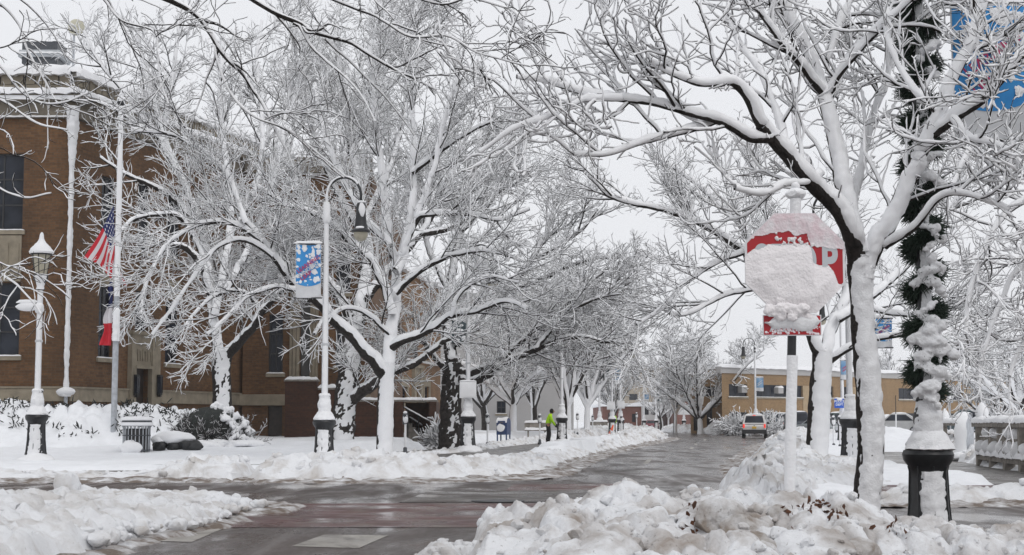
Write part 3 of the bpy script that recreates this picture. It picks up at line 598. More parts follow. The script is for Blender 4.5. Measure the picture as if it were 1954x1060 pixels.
def shell(b, prof, off=0.25, grow=0.0, k=18, seed=0, jit=0.10, c=(0, 0, 0), wind=None):
    """wind-driven snow plastered on the weather side of a turned post"""
    prof = [(r, z) for r, z in prof]; n = len(prof); m = MB(); m.lathe([(r * 0.93 + grow, z) for r, z in prof], k, (0, 0, 0))
    V = m.V[0]; rr = np.repeat([p[0] for p in prof], k)
    V = V + (WIND if wind is None else np.array(wind))[None] * (off * rr + 0.006)[:, None]
    V[:, :2] *= (1 + jit * fbm(V * np.array([19, 19, 13.]) + seed, 4, seed, .62))[:, None]; V[:, 2] += 0.015 * fbm(V * 17 + seed, 2, seed + 2)
    return b.add(V + np.asarray(c), m.F)
def fine(prof, dz=0.06):
    out = [prof[0]]
    for (r0, z0), (r1, z1) in zip(prof[:-1], prof[1:]):
        n = max(1, int(abs(z1 - z0) / dz)); out += [(r0 + (r1 - r0) * i / n, z0 + (z1 - z0) * i / n) for i in range(1, n + 1)]
    return out

# ------------------------------------------------------------------ brick building on the left
class Wall:
    def __init__(s, p0, p1):
        s.p = np.array([p0[0], p0[1], 0.0]); d = np.array([p1[0] - p0[0], p1[1] - p0[1], 0.0]); s.len = np.linalg.norm(d)
        s.d = d / s.len; s.n = np.array([s.d[1], -s.d[0], 0]); s.rz = math.atan2(s.d[1], s.d[0])
    def pt(s, u, z, w=0.0): return s.p + s.d * u + s.n * w + np.array([0, 0, z])
    def u(s, px):                                          # where the sight line at px meets this wall
        k = (px - W0 / 2) / FPX; Y = s.p[1]; return (k * s.p[1] - s.p[0]) / (s.d[0] - k * s.d[1])
    def Y(s, px): return s.p[1] + s.d[1] * s.u(px)
    def z(s, px, py): return at(px, py, s.Y(px))[2]
    def panel(s, b, z0, z1, holes, depth=0.28, u0=0.0, u1=None):
        u1 = s.len if u1 is None else u1
        us = sorted({u0, u1, *[min(max(v, u0), u1) for h in holes for v in h[:2]]}); zs = sorted({z0, z1, *[v for h in holes for v in h[2:]]})
        for a, c in zip(us[:-1], us[1:]):
            for e, f in zip(zs[:-1], zs[1:]):
                if any(h[0] <= (a + c) / 2 <= h[1] and h[2] <= (e + f) / 2 <= h[3] for h in holes): continue
                b.add([s.pt(a, e), s.pt(c, e), s.pt(c, f), s.pt(a, f)], [(0, 1, 2, 3)], [(a, e), (c, e), (c, f), (a, f)])
        for a, c, e, f in holes:
            q = [s.pt(a, e), s.pt(c, e), s.pt(c, f), s.pt(a, f)]; r = [x - s.n * depth for x in q]
            for i in range(4):
                j = (i + 1) % 4; b.add([q[i], r[i], r[j], q[j]], [(0, 1, 2, 3)], [(0, 0), (depth, 0), (depth, 1), (0, 1)])
    def box(s, b, u0, u1, z0, z1, w0, w1):
        c = s.pt((u0 + u1) / 2, (z0 + z1) / 2, (w0 + w1) / 2); return b.box(c, (abs(u1 - u0), abs(w1 - w0), abs(z1 - z0)), s.rz)
def window(w, h, parent, nx=2, nz=3, depth=0.2, sill=True, snow=True, seed=0):
    a, c, e, f = h; b = MB(); t = 0.07
    w.box(b, a, c, f - t, f, -depth - .03, -depth + .05); w.box(b, a, c, e, e + t, -depth - .03, -depth + .05)
    w.box(b, a, a + t, e + t, f - t, -depth - .03, -depth + .05); w.box(b, c - t, c, e + t, f - t, -depth - .03, -depth + .05)
    for i in range(1, nx): u = a + (c - a) * i / nx; w.box(b, u - .03, u + .03, e + t, f - t, -depth - .02, -depth + .03)
    for i in range(1, nz): z = e + (f - e) * i / nz; w.box(b, a + t, c - t, z - .03, z + .03, -depth - .025, -depth + .025)
    fr = b.build('window', FRAME, parent, smooth=False); g = MB(); w.box(g, a + .02, c - .02, e + .02, f - .02, -depth - .01, -depth); g.build('pane', GLASS, fr, smooth=False)
    if sill:
        g = MB(); w.box(g, a - .12, c + .12, e - .16, e, -.1, .09); g.build('sill', STONE, fr, smooth=False)
        if snow: g = MB(); ridge(g, [w.pt(a - .1, e + .002, .02), w.pt(c + .1, e + .002, .02)], .08, .05, seed); g.build('snow_cap', SNOWT, fr)
    return fr
BLD = thing('brick_building', 'brown brick public building with limestone trim, tall dark windows and snow on its stepped cornice', 'building', (0, 0, 0))
XC = at(130, 740, 60)[0]
WL = Wall((-36, 60), (XC, 60)); WR = Wall((XC, 60), (XC + .303 * 14.2, 74.2)); WB = Wall((XC + .303 * 14.2, 73.6), (-6.6, 73.6))
def hole(w, x0, x1, y0, y1):                                # opening from two px columns and the py of sill and head
    xm = (x0 + x1) / 2; return (w.u(x0), w.u(x1), w.z(xm, y1), w.z(xm, y0))
ZT = zat(228, 60); ZP = zat(140, 60)
hl = [hole(WL, -46, 36, 540, 680), hole(WL, -46, 36, 293, 440), hole(WL, -250, -165, 540, 680), hole(WL, -250, -165, 293, 440)]
hr = [hole(WR, 187, 214, 548, 684), hole(WR, 315, 341, 575, 695), hole(WR, 257, 281, 556, 636), hole(WR, 187, 214, 338, 468), hole(WR, 257, 281, 350, 480), hole(WR, 315, 341, 370, 498), hole(WR, 254, 283, 704, 815)]
hb = [hole(WB, 513, 540, 600, 713), hole(WB, 513, 540, 775, 836), hole(WB, 573, 592, 560, 727), hole(WB, 513, 540, 440, 540), hole(WB, 640, 668, 600, 700), hole(WB, 640, 668, 460, 560)]
b = MB(); WL.panel(b, 0, ZT, hl); WR.panel(b, 0, ZT, hr); WB.panel(b, 0, ZT, hb)
zt2 = ZP - 0.4
PL = Wall((-36, 61.2), (XC - .5, 61.2)); PR = Wall((XC - .5, 61.2), (XC - .5 + .303 * 16, 77.2))
PL.panel(b, ZT, zt2, []); PR.panel(b, ZT, zt2, [])
for w, h in ((WL, ZT), (WB, ZT)):                            # side and back walls close the mass
    pass
b.add([(-36, 60, 0), (-36, 95, 0), (-36, 95, ZP), (-36, 60, ZP)], [(0, 1, 2, 3)], [(0, 0), (35, 0), (35, ZP), (0, ZP)])
b.add([(-36, 95, 0), (-6.6, 95, 0), (-6.6, 95, ZT), (-36, 95, ZT)], [(0, 1, 2, 3)], [(0, 0), (29, 0), (29, ZT), (0, ZT)])
b.add([(-6.6, 73.6, 0), (-6.6, 95, 0), (-6.6, 95, ZT), (-6.6, 73.6, ZT)], [(0, 1, 2, 3)], [(0, 0), (21.4, 0), (21.4, ZT), (0, ZT)]); b.build('wall', BRICK, BLD, smooth=False)
b = MB(); b.add([(-36, 60, ZT), (XC, 60, ZT), (WB.p[0], 74.2, ZT), (-6.6, 74.2, ZT), (-6.6, 95, ZT), (-36, 95, ZT)], [(0, 1, 2, 3, 4, 5)])
b.add([(-36, 61.2, ZP + .15), (XC - .5, 61.2, ZP + .15), (PR.pt(PR.len, 0)[0], 77.2, ZP + .15), (PR.pt(PR.len, 0)[0], 95, ZP + .15), (-36, 95, ZP + .15)], [(0, 1, 2, 3, 4)])
b.build('roof', SNOW, BLD, smooth=False)
b = MB()
for w in (WL, WR):
    hs = [h for h in hr if w is WR and h[2] < 2.0]
    u0s = [0] + [h[1] + .45 for h in hs]; u1s = [h[0] - .45 for h in hs] + [w.len]
    for u0, u1 in zip(u0s, u1s): w.box(b, u0, u1, zat(766, 60), zat(741, 60), 0, .10); w.box(b, u0, u1, zat(741, 60) + .002, zat(741, 60) + .06, 0, .15)
WB.box(b, -.1, WB.len, WB.z(500, 774), WB.z(500, 753), 0, .10)
b.build('belt_course', STONE, BLD, smooth=False)
b = MB(); WL.box(b, 0, WL.len + .1, zat(226, 60), zat(197, 60), -.1, .15); WL.box(b, 0, WL.len + .45, zat(197, 60) + .002, zat(185, 60), -.3, .55)
WR.box(b, 0, WR.len, zat(226, 60), zat(197, 60), -.1, .15); WR.box(b, -.3, WR.len, zat(197, 60) + .003, zat(186, 60), -.3, .5)
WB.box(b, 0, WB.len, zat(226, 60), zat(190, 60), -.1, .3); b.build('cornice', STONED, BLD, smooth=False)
b = MB(); rs = np.random.RandomState(2)
for w in (PL, PR):
    u = 0.2
    while u < w.len - .2: w.box(b, u, u + .40, zat(162, 61.2), zat(138, 61.2), 0, .12); u += .46
    w.box(b, 0, w.len, zat(170, 61.2), zat(162.5, 61.2), 0, .08); w.box(b, 0, w.len, zat(137.5, 61.2), ZP + .14, -.2, .2)
b.build('parapet_flutes', STONE, BLD, smooth=False)
b = MB()
ridge(b, [WL.pt(0, zat(185, 60), .15), WL.pt(WL.len + .4, zat(185, 60), .15)], .55, .30, 3, step=.2); ridge(b, [WR.pt(-.2, zat(186, 60), .15), WR.pt(WR.len, zat(186, 60), .15)], .5, .30, 4, step=.2)
ridge(b, [PL.pt(0, ZP + .14, 0), PL.pt(PL.len, ZP + .14, 0)], .4, .45, 5, step=.2); ridge(b, [PR.pt(0, ZP + .14, 0), PR.pt(PR.len, ZP + .14, 0)], .4, .45, 6, step=.2)
ridge(b, [WL.pt(0, zat(226, 60) + .01, .17), WL.pt(WL.len, zat(226, 60) + .01, .17)], .08, .07, 7)
A = np.array([[WL.pt(u, z, .02 + .1 * max(0, fbm(np.array([[u * 2, z * 2, 1.]]), 3, 8)[0])) for z in np.linspace(zat(196, 60), zat(188, 60), 4)] for u in np.linspace(0, WL.len + .3, 60)])
A[:, :, 1] -= .56; b.grid(A)
b.build('snow_cap', SNOWT, BLD)
for i, h in enumerate(hl): window(WL, h, BLD, 2, 3, .22, seed=i)
for i, h in enumerate(hr[:6]): window(WR, h, BLD, 2, 3, .18, seed=10 + i)
for i in (0, 3, 4, 5): window(WB, hb[i], BLD, 2, 3, .18, seed=20 + i)
b = MB(); h = hl[0]; WL.box(b, h[0], h[1], h[3] + .05, hl[1][2] - .2, -.02, .06)
for i in range(4): u = h[0] + (i + .5) * (h[1] - h[0]) / 4; WL.box(b, u - .12, u + .12, h[3] + .3, hl[1][2] - .5, .055, .10)
b.build('spandrel', STONE, BLD, smooth=False)
for i in (0, 1): b = MB(); WR.box(b, hr[i][0], hr[i][1], hr[i][3] + .02, hr[i][3] + .9, -.03, .05); b.build('spandrel', STONE, BLD, smooth=False)
# side entrance with a carved limestone surround
h = hr[6]; u0, u1, zt = WR.u(244), WR.u(299), WR.z(270, 640); b = MB()
WR.box(b, u0, h[0] - .02, 0, zt, 0, .20); WR.box(b, h[1] + .02, u1, 0, zt, 0, .20); WR.box(b, h[0] - .02, h[1] + .02, h[3], zt, 0, .16); WR.box(b, u0 - .06, u1 + .06, zt, zt + .14, 0, .26)
WR.box(b, h[0] - .1, h[1] + .1, h[3] - .001, h[3] + .12, .16, .24); WR.box(b, h[0] - .05, h[1] + .05, zt - .42, zt - .36, .16, .21)
for i in range(3): u = h[0] + (i + .5) * (h[1] - h[0]) / 3; WR.box(b, u - .15, u - .09, h[3] + .3, zt - .6, .16, .21); WR.box(b, u + .09, u + .15, h[3] + .3, zt - .6, .16, .21); WR.box(b, u - .09, u + .09, zt - .68, zt - .6, .16, .21)
b.build('door_surround', STONE, BLD, smooth=False)
b = MB(); WR.box(b, h[0], h[1], 0, h[3], -.26, -.2); WR.box(b, (h[0] + h[1]) / 2 - .03, (h[0] + h[1]) / 2 + .03, .4, h[3], -.2, -.17); dr = b.build('door', DOOR, BLD, smooth=False)
b = MB(); b.tube([WR.pt(h[0] + .5, 1.35, -.14), WR.pt(h[0] + .5, 1.75, -.14)], .02); b.build('handle', CHROME, dr)
for px in (250, 294):
    b = MB(); u = WR.u(px); z = WR.z(px, 735); WR.box(b, u - .10, u + .10, z - .42, z + .42, .22, .38); WR.box(b, u - .06, u + .06, z - .5, z - .42, .24, .36)
    l_ = b.build('wall_lamp', IRON, BLD, smooth=False); b = MB(); WR.box(b, u - .11, u - .04, z - .34, z + .34, .27, .385); WR.box(b, u + .03, u + .11, z - .34, z + .34, .27, .385); b.build('lamp_glass', GLASS, l_, smooth=False)
# main entrance surround
h = hb[2]; b = MB()
for s_ in (0, 1):
    e = (WB.u(553), h[0]) if s_ == 0 else (h[1], WB.u(608))
    for i in range(3): WB.box(b, e[0] + (e[1] - e[0]) * i / 3, e[0] + (e[1] - e[0]) * (i + .85) / 3, 1.5, h[3] + .3, 0, (.12, .2, .16)[i])
WB.box(b, WB.u(551), WB.u(610), h[3] + .3, h[3] + 1.0, 0, .26); b.build('entrance_surround', STONE, BLD, smooth=False)
b = MB(); WB.box(b, h[0], h[1], 1.2, h[3], -.26, -.2); WB.box(b, h[0], h[1], h[2] + 1.9, h[2] + 2.0, -.2, -.14); b.build('door', mat('grey_glass_door', (0.06, 0.058, 0.055), 0.3), BLD, smooth=False)
h = hb[1]; b = MB(); WB.box(b, h[0], h[1], h[2], h[3], -.26, -.2); b.build('door', DOOR, BLD, smooth=False)
# downspout caked with snow at the corner
DSP = MB(); px = 128; p = WL.pt(WL.len - .04, 0, .14)
DSP.tube([p + [0, 0, z] for z in (.6, 3, 6, 9, 12.5)], .07, 8); ds = DSP.build('downspout', STEEL, BLD)
b = MB(); zz = np.arange(2.2, zat(205, 60), .05); b.tube([p + [.02, -.07, z] for z in zz], .10 + .035 * fbm(np.stack([zz * 4, 0 * zz, 0 * zz], 1), 3, 4) + .16 * sm(zat(330, 60), zat(205, 60), zz) + .12 * np.exp(-((zz - zat(752, 60)) / .14) ** 2), 9, .25, 3)
b.blob(p + [.02, -.12, zat(748, 60)], .36, 5, .3, 2, (1, .6, .5)); b.build('snow_crust', SNOWT, ds)
# wing beyond the stair
WG = Wall((-8.0, 84), (-4.9, 107.8)); WE = Wall((-16, 84), (-8.0, 84)); zg = 10.3
hg = [hole(WG, a, c, 738, 770) for a, c in ((764, 776), (809, 818))] + [hole(WG, a, c, 648, 688) for a, c in ((764, 774), (789, 798), (810, 818))] + [hole(WG, 790, 798, 737, 770)]
WING = thing('brick_building', 'lower tan brick wing behind the stair wall with small limestone framed windows', 'building', (0, 0, 0))
b = MB(); WG.panel(b, 0, zg, hg); WE.panel(b, 0, zg, []); b.add([(-4.9, 107.8, 0), (-16, 107.8, 0), (-16, 107.8, zg), (-4.9, 107.8, zg)], [(0, 1, 2, 3)], [(0, 0), (11, 0), (11, zg), (0, zg)]); b.build('wall', brick_mat('tan_brown_brick', (0.27, 0.145, 0.062), (0.19, 0.10, 0.042), (0.2, 0.13, 0.08)), WING, smooth=False)
b = MB(); b.add([(-16, 84, zg), (-8, 84, zg), (-4.9, 107.8, zg), (-16, 107.8, zg)], [(0, 1, 2, 3)]); b.build('roof', SNOW, WING, smooth=False)
for i, h in enumerate(hg[:5]):
    window(WG, h, WING, 2, 2, .15, seed=40 + i, snow=False)
    if i < 2: b = MB(); WG.box(b, h[0] - .35, h[0], h[2] - .3, h[3] + .6, 0, .08); WG.box(b, h[1], h[1] + .35, h[2] - .3, h[3] + .6, 0, .08); WG.box(b, h[0], h[1], h[3], h[3] + .6, 0, .08); b.build('window_surround', STONE, WING, smooth=False)
h = hg[5]; b = MB(); u0, u1, zt = WG.u(786), WG.u(802.5), WG.z(794, 703)
WG.box(b, u0, h[0], 0, zt, 0, .2); WG.box(b, h[1], u1, 0, zt, 0, .2); WG.box(b, h[0], h[1], h[3], zt, 0, .12); WG.box(b, u0 - .1, u1 + .1, zt, zt + .2, 0, .25)
for i in range(4): u = h[0] + (i + .5) * (h[1] - h[0]) / 4; WG.box(b, u - .06, u + .06, h[3] + .4, zt - .4, .12, .18)
b.build('door_surround', STONE, WING, smooth=False); b = MB(); WG.box(b, h[0], h[1], 0, h[3], -.25, -.18); b.build('door', GLASS, WING, smooth=False)
b = MB(); ridge(b, [WG.pt(0, WG.z(800, 692), .1), WG.pt(WG.len, WG.z(800, 692), .1)], .12, .1, 5, step=.2); ridge(b, [WG.pt(0, zg, 0), WG.pt(WG.len, zg, 0)], .4, .3, 6, step=.3); b.build('snow_cap', SNOWT, WING)

# dark brick stair wall with railings
STW = thing('stair_wall', 'dark red brick stair enclosure with snowy coping and iron handrails at the entrance', 'stair wall', (0, 0, 0))
SW = Wall((at(543, 800, 71)[0], 71), (at(833, 800, 71)[0], 71)); U = SW.u
b = MB(); zl, zm, zr = SW.z(570, 728), SW.z(625, 744), SW.z(760, 767)
def bw(u0, u1, z0, z1, w0, w1): SW.box(b, u0, u1, z0, z1, w0, w1)
bw(0, U(606), 0, zl, -.5, 0); bw(U(606) + .002, U(642), 0, zm, -.5, -.04); bw(U(642) + .002, U(755), 0, zr, -.5, -.02); bw(U(755), U(770), 0, zr, -.6, .08); bw(U(820), U(833), 0, zr, -.6, .08); bw(U(770), U(820), 0, zr - .02, -1.9, -1.5)
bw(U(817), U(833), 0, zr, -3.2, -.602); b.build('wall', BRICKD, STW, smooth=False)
b = MB(); bw = lambda u0, u1, z0, z1, w0, w1: SW.box(b, u0, u1, z0, z1, w0, w1)
bw(-.05, U(606) + .05, zl, zl + .08, -.55, .05); bw(U(606) + .06, U(642), zm, zm + .08, -.55, .02); bw(U(642) + .01, U(833) + .05, zr + .002, zr + .08, -.55, .04); bw(U(770), U(833), zr + .003, zr + .07, -1.9, -.56); b.build('coping', CONC, STW, smooth=False)
b = MB(); ridge(b, [SW.pt(0, zl + .08, -.25), SW.pt(U(606), zl + .08, -.25)], .3, .14, 1); ridge(b, [SW.pt(U(607), zm + .08, -.25), SW.pt(U(642), zm + .08, -.25)], .3, .16, 2); ridge(b, [SW.pt(U(644), zr + .08, -.25), SW.pt(U(833), zr + .08, -.25)], .3, .12, 3)
ridge(b, [SW.pt(U(772), zr + .07, -1.7), SW.pt(U(830), zr + .07, -1.7)], .2, .1, 4); b.build('snow_cap', SNOWT, STW)
b = MB()
for i in range(8): SW.box(b, U(772), U(819) - i * .16, .15 + i * .17, .15 + (i + 1) * .17, -1.48, -.62)
b.build('steps', CONC, STW, smooth=False)
for w_, a, c in ((-.15, (771, 778), (822, 806)), (-1.2, (778, 797), (804, 813))):
    b = MB(); p, q = SW.pt(U(a[0]), SW.z(*a), w_), SW.pt(U(c[0]), SW.z(*c), w_); b.tube([p, q], .03)
    for t in (.15, .55, .95): r = p + (q - p) * t; b.tube([r, (r[0], r[1], .2)], .025)
    rl = b.build('handrail', IRON, STW); b = MB(); ridge(b, [p + [0, 0, .02], q + [0, 0, .02]], .035, .06, 3); b.build('snow_cap', SNOWT, rl)

# roof things
p = at(25, 110, 70); VENT = thing('roof_vent', 'grey louvred cooling unit with snow on every louvre on the brick building roof', 'roof vent', (p[0], 70, ZP + .16))
b = MB(); w_, hh_ = 1.9, at(25, 78, 70)[2] - ZP - .16
for i in range(5):
    z = .1 + i * hh_ / 5; b.box((w_ / 2 + .2, .9, z), (w_, 1.8, .06), 0, 1.06); b.box((w_ / 2 + .2, .9, z + .05), (w_ - .02, 1.76, hh_ / 5 * .45), 0, .96)
b.build('louvres', ROOFM, VENT, smooth=False); b = MB(); b.box((w_ / 2 + .2, .9, hh_ / 2), (w_ - .3, 1.5, hh_)); b.build('casing', METER, VENT, smooth=False)  # casing coloured dark to paint shade into the gaps between louvres
b = MB()
for i in range(5): ridge(b, [(.2, 0.02, .14 + i * hh_ / 5), (w_ + .2, 0.02, .14 + i * hh_ / 5)], .07, .07, i); ridge(b, [(w_ + .2, 0.02, .14 + i * hh_ / 5), (w_ + .2, 1.8, .14 + i * hh_ / 5)], .07, .07, 9 + i)
ridge(b, [(.3, .9, hh_), (w_ + .1, .9, hh_)], .8, .12, 3); b.build('snow_cap', SNOWT, VENT)
p = at(146, 53, 68); DISH = thing('antenna_dish', 'round beige antenna dish on a thin mast above the brick building roof', 'antenna', (p[0], 68, ZP + .16))
b = MB(); b.lathe([(.37, .10), (.30, .04), (.15, 0), (.001, 0), (.001, -.05), (.16, -.05), (.36, .03)], 28, cap=False); V = b.V[0]; b.V[0] = np.stack([V[:, 0], V[:, 2] * 1 - .12, V[:, 1] + p[2] - ZP - .16], 1); b.build('dish', BEIGE, DISH)
b = MB(); b.tube([(-.1, 0, 0), (-.1, 0, p[2] - ZP - .2)], .05); b.build('mast', STEEL, DISH)

# ------------------------------------------------------------------ street lamps
BASE = [(.34, 0), (.34, .10), (.305, .16), (.27, .30), (.24, .62), (.225, 1.02), (.24, 1.08), (.29, 1.15), (.305, 1.22), (.285, 1.27)]
NECK = [(.27, 1.272), (.21, 1.38), (.15, 1.47), (.135, 1.52), (.165, 1.60), (.168, 1.68), (.13, 1.79), (.115, 1.84), (.15, 1.87), (.15, 1.92), (.088, 1.95)]
def lamp_foot(root, seed, pole_h, pole=IRON, r0=.086, r1=.066):
    b = MB(); b.lathe(fine(BASE, .07), 48); V = b.V[0]; an = np.arctan2(V[:, 1], V[:, 0]); fl = sm(.14, .30, V[:, 2]) * (1 - sm(.98, 1.06, V[:, 2])); V[:, :2] *= (1 - .07 * fl * np.abs(np.sin(an * 4)) ** .6)[:, None]
    for i in range(8):                                      # raised ribs of the cast foot
        a = i * math.pi / 4; b.tube([(math.cos(a) * (r + .004), math.sin(a) * (r + .004), z) for r, z in BASE[2:7]], .009, 6)
    b.build('foot', IRON, root, angle=.5); b = MB(); b.lathe(fine(NECK, .06), 20); b.build('neck', IRON, root, angle=.5)
    b = MB(); b.lathe([(r0, 1.94), (r0 * .95, 3.5), (r1, pole_h)], 14); b.lathe([(r0 * 1.15, 3.2), (r0 * 1.25, 3.23), (r0 * 1.15, 3.27)], 14); b.build('pole', pole, root)
    b = MB(); bp = [(r * (1 if z > .2 else .95), z) for r, z in BASE]
    shell(b, fine([(r_ * .82, z_) for r_, z_ in bp[:6]], .03), .33, 0.0, 40, seed, .17, wind=(.05, -1, 0))
    sn = [(.26, 1.27), (.30, 1.285), (.275, 1.34), (.22, 1.43), (.165, 1.50), (.17, 1.60), (.175, 1.68), (.14, 1.79), (.13, 1.85), (.15, 1.92), (.12, 1.96)]
    shell(b, fine(sn, .025), .10, .012, 34, seed + 1, .20)
    shell(b, fine([(r0 * .9, 1.95), (r1 * .9, pole_h)], .05), .30, .003, 12, seed + 2, .14)
    b.blob((WIND[0] * .12, WIND[1] * .12, .02), .44, seed, .3, 3, (1.1, 1.1, .55)); b.build('snow_crust', SNOWT, root)
def crook_lamp(label, loc, rz=0, group=None, top=6.93, seed=0, pole=POLEW):
    r = thing('street_lamp', label, 'street lamp', loc, rz, group); lamp_foot(r, seed, top, pole)
    hr_ = .46; th = np.linspace(math.pi, -.12, 22); arc = [(hr_ + hr_ * math.cos(t), 0, top + .2 + hr_ * 1.08 * math.sin(t)) for t in th]
    b = MB(); b.tube([(0, 0, top - .3)] + [(0, 0, top)] + arc + [(2 * hr_, 0, top + .02)], .035, 10); b.lathe([(.07, top - .5), (.10, top - .42), (.075, top - .3), (.09, top - .1), (.06, top + .02)], 14)
    b.tube([(.05, 0, top + .05), (.18, 0, top + .22), (.22, 0, top + .40), (.12, 0, top + .42)], .015, 6); b.tube([(2 * hr_ - .05, 0, top + .1), (2 * hr_ - .2, 0, top + .22), (2 * hr_ - .22, 0, top + .40)], .015, 6); b.build('crook_arm', IRON, r)
    b = MB(); P = np.array([(0, 0, top - .4), (0, 0, top)] + arc[:-5]); P, R = catmull(P, np.full(len(P), .036), .05)
    V, Q = snowtube(P[None], R[None] * .9, .010, 8, np.random.RandomState(seed), True); b.add(V, [tuple(q) for q in Q]); b.lathe([(.08, top - .5), (.12, top - .42), (.09, top - .3), (.10, top - .1), (.07, top + .05)], 12, WIND * .04, .2, seed); b.build('arm_snow', SNOWT, r)
    x = 2 * hr_; b = MB(); b.lathe([(.03, top + .05), (.10, top + .01), (.125, top - .05), (.13, top - .3), (.155, top - .55), (.185, top - .66), (.25, top - .72), (.25, top - .76), (.19, top - .77)], 24, (x, 0, 0)); hd = b.build('lamp_head', IRON, r, angle=.5)
    b = MB(); b.lathe([(.19, top - .765), (.185, top - .86), (.13, top - .96), (.04, top - 1.0)], 20, (x, 0, 0)); b.build('globe', GLOBE, hd)
    b = MB(); b.blob((x + .05, -.11, top - .18), .11, seed + 3, .4, 2, (.8, .4, 1.6)); b.blob((x, -.17, top - .66), .1, seed + 4, .4, 2, (1.2, .4, .4)); b.blob((x, 0, top + .03), .13, seed + 5, .3, 2, (1, 1, .35)); b.build('snow_cap', SNOWT, hd)
    return r
def gz(x, y): return float(np.maximum(lawn(np.array([[x]]), np.array([[y]]))[0, 0], 0.0))
LG = 'crook arm street lamps along the street'
# 1: the lantern post on the left
lx_, ly_ = at(68, 880, 42)[:2]
LAN = thing('lantern_post', 'black lantern post with a snow cap and snow covered sign blade, before the hedge', 'street lamp', (lx_, ly_, .16)); lamp_foot(LAN, 5, 4.62, POLEW, .085, .075)
b = MB(); b.lathe([(.08, 4.58), (.12, 4.62), (.10, 4.68), (.09, 4.72), (.13, 4.80), (.19, 4.90), (.20, 4.98), (.17, 5.02)], 20); b.build('lantern_cup', IRON, LAN, angle=.5)
b = MB(); b.lathe([(.16, 5.02), (.21, 5.3), (.25, 5.55)], 8); lg = b.build('lantern_glass', GLOBE, LAN, smooth=False)
b = MB()
for i in range(8): a = i * math.pi / 4; b.tube([(.165 * math.cos(a), .165 * math.sin(a), 5.02), (.255 * math.cos(a), .255 * math.sin(a), 5.56)], .012, 5)
b.lathe([(.29, 5.55), (.29, 5.59), (.2, 5.70), (.08, 5.82), (.05, 5.9), (.03, 6.02)], 16); b.build('lantern_roof', IRON, LAN)
b = MB(); b.lathe(fine([(.31, 5.58), (.32, 5.63), (.24, 5.76), (.12, 5.88), (.07, 5.98), (.05, 6.10), (.02, 6.16)], .04), 18, WIND * .02, .16, 3); shell(b, [(.12, 4.62), (.10, 4.7), (.13, 4.8), (.19, 4.9), (.2, 4.98)], .1, .0, 14, 4); b.build('snow_cap', SNOWT, LAN)
b = MB(); b.box((-.34, 0, 4.16), (.56, .03, .22)); sb = b.build('sign_blade', IRON, LAN, smooth=False); b = MB(); ridge(b, [(-.62, -.01, 4.26), (-.05, -.01, 4.26)], .06, .08, 2); b.blob((-.34, -.04, 4.16), .2, 4, .25, 3, (1.45, .25, .62)); b.blob((0, -.05, 4.12), .14, 6, .3, 3, (.9, .9, 1.2)); b.build('snow_crust', SNOWT, sb)
# 2: crook lamps
def lamp_at(px, Y, z, rz, label, seed, sc=1.0, first=None):
    x = at(px, 800, Y)[0]
    return crook_lamp(label, (x, Y, z), rz, LG, seed=seed) if first is None else dup(first, (x, Y, z), rz, label, sc, LG)
CL = lamp_at(619, 41, .02, -.12, 'crook arm street lamp with a blue and white banner in front of the brick building', 21)
lamp_at(893, 58, .16, -.12, 'snow caked street lamp carrying a blank snowed over sign panel by the big trunk', 22, 1, CL)
lamp_at(1072, 79, .16, 1.2, 'street lamp post beside the shovelling worker in lime jacket', 23, 1, CL)
lamp_at(1168, 112, .16, .1, 'left street lamp of the pair behind the traffic cone, with a dark banner', 24, 1, CL)
lamp_at(1184, 119, .1, .0, 'right street lamp of the pair behind the traffic cone, with a sky blue banner', 25, 1, CL)
lamp_at(1144, 128, .1, .9, 'street lamp post behind the bench left of the banner pair', 26, 1, CL)
lamp_at(1229, 190, .1, math.pi, 'far street lamp with a small blue banner left of the red car', 27, 1, CL)
lamp_at(1252, 200, .1, .2, 'far street lamp with a small dark banner above the red car', 28, 1, CL)
lamp_at(1305, 200, .1, .1, 'far street lamp in front of the white garage wall beyond the bend', 29, 1, CL)
lamp_at(1442, 126, .3, math.pi, 'crook arm street lamp with a sky blue banner above the silver SUV', 30, 1, CL)
lamp_at(1608, 78, .1, math.pi, 'street lamp with a sky blue banner between the two thick trunks beside the police sign', 31, 1, CL)
lamp_at(1622, 44, .05, math.pi, 'dark lamp post half hidden behind the leaning near trunk', 32, 1, CL)
# 3: the near post with garland
gx, gy = at(1774, 1000, 19)[:2]; GB = -.36
GL = crook_lamp('near black lamp post wrapped in evergreen garland loaded with snow', (gx, gy, GB), math.pi, LG, top=7.95, seed=41, pole=IRON)
GL.rotation_euler = (0, 0, math.pi)
for ch in GL.children:                                      # the snow still lies on the weather side
    if ch.name.startswith('snow_crust'): ch.rotation_euler = (0, 0, -math.pi)
GAR = thing('garland', 'dark evergreen garland spiralling up the near lamp post under heavy snow', 'garland', (gx, gy, GB))
rs = np.random.RandomState(8); N = 900; tz = np.linspace(1.95, 8.2, N); ta = tz * 12.5 + 0.6; C = np.stack([np.cos(ta) * .12, np.sin(ta) * .12, tz], 1)
bp = np.repeat(C, 26, 0); bp = bp + rs.normal(0, .035, bp.shape); D = norm(np.stack([np.cos(np.repeat(ta, 26)), np.sin(np.repeat(ta, 26)), 0 * bp[:, 0] - .15], 1) * 0.75 + rs.randn(len(bp), 3) * .55)
ln = rs.uniform(.07, .20, len(bp)); P = np.stack([bp, bp + D * ln[:, None] * .5, bp + D * ln[:, None] + [0, 0, -.01]], 1); V, Q = tubes(P, np.broadcast_to([.007, .006, .002], (len(bp), 3)), 3); npmesh('needles', V, Q, NEEDLE, GAR)
b = MB(); b.tube(C[::3], .075, 8, .3, 2); b.build('stem', NEEDLE, GAR)
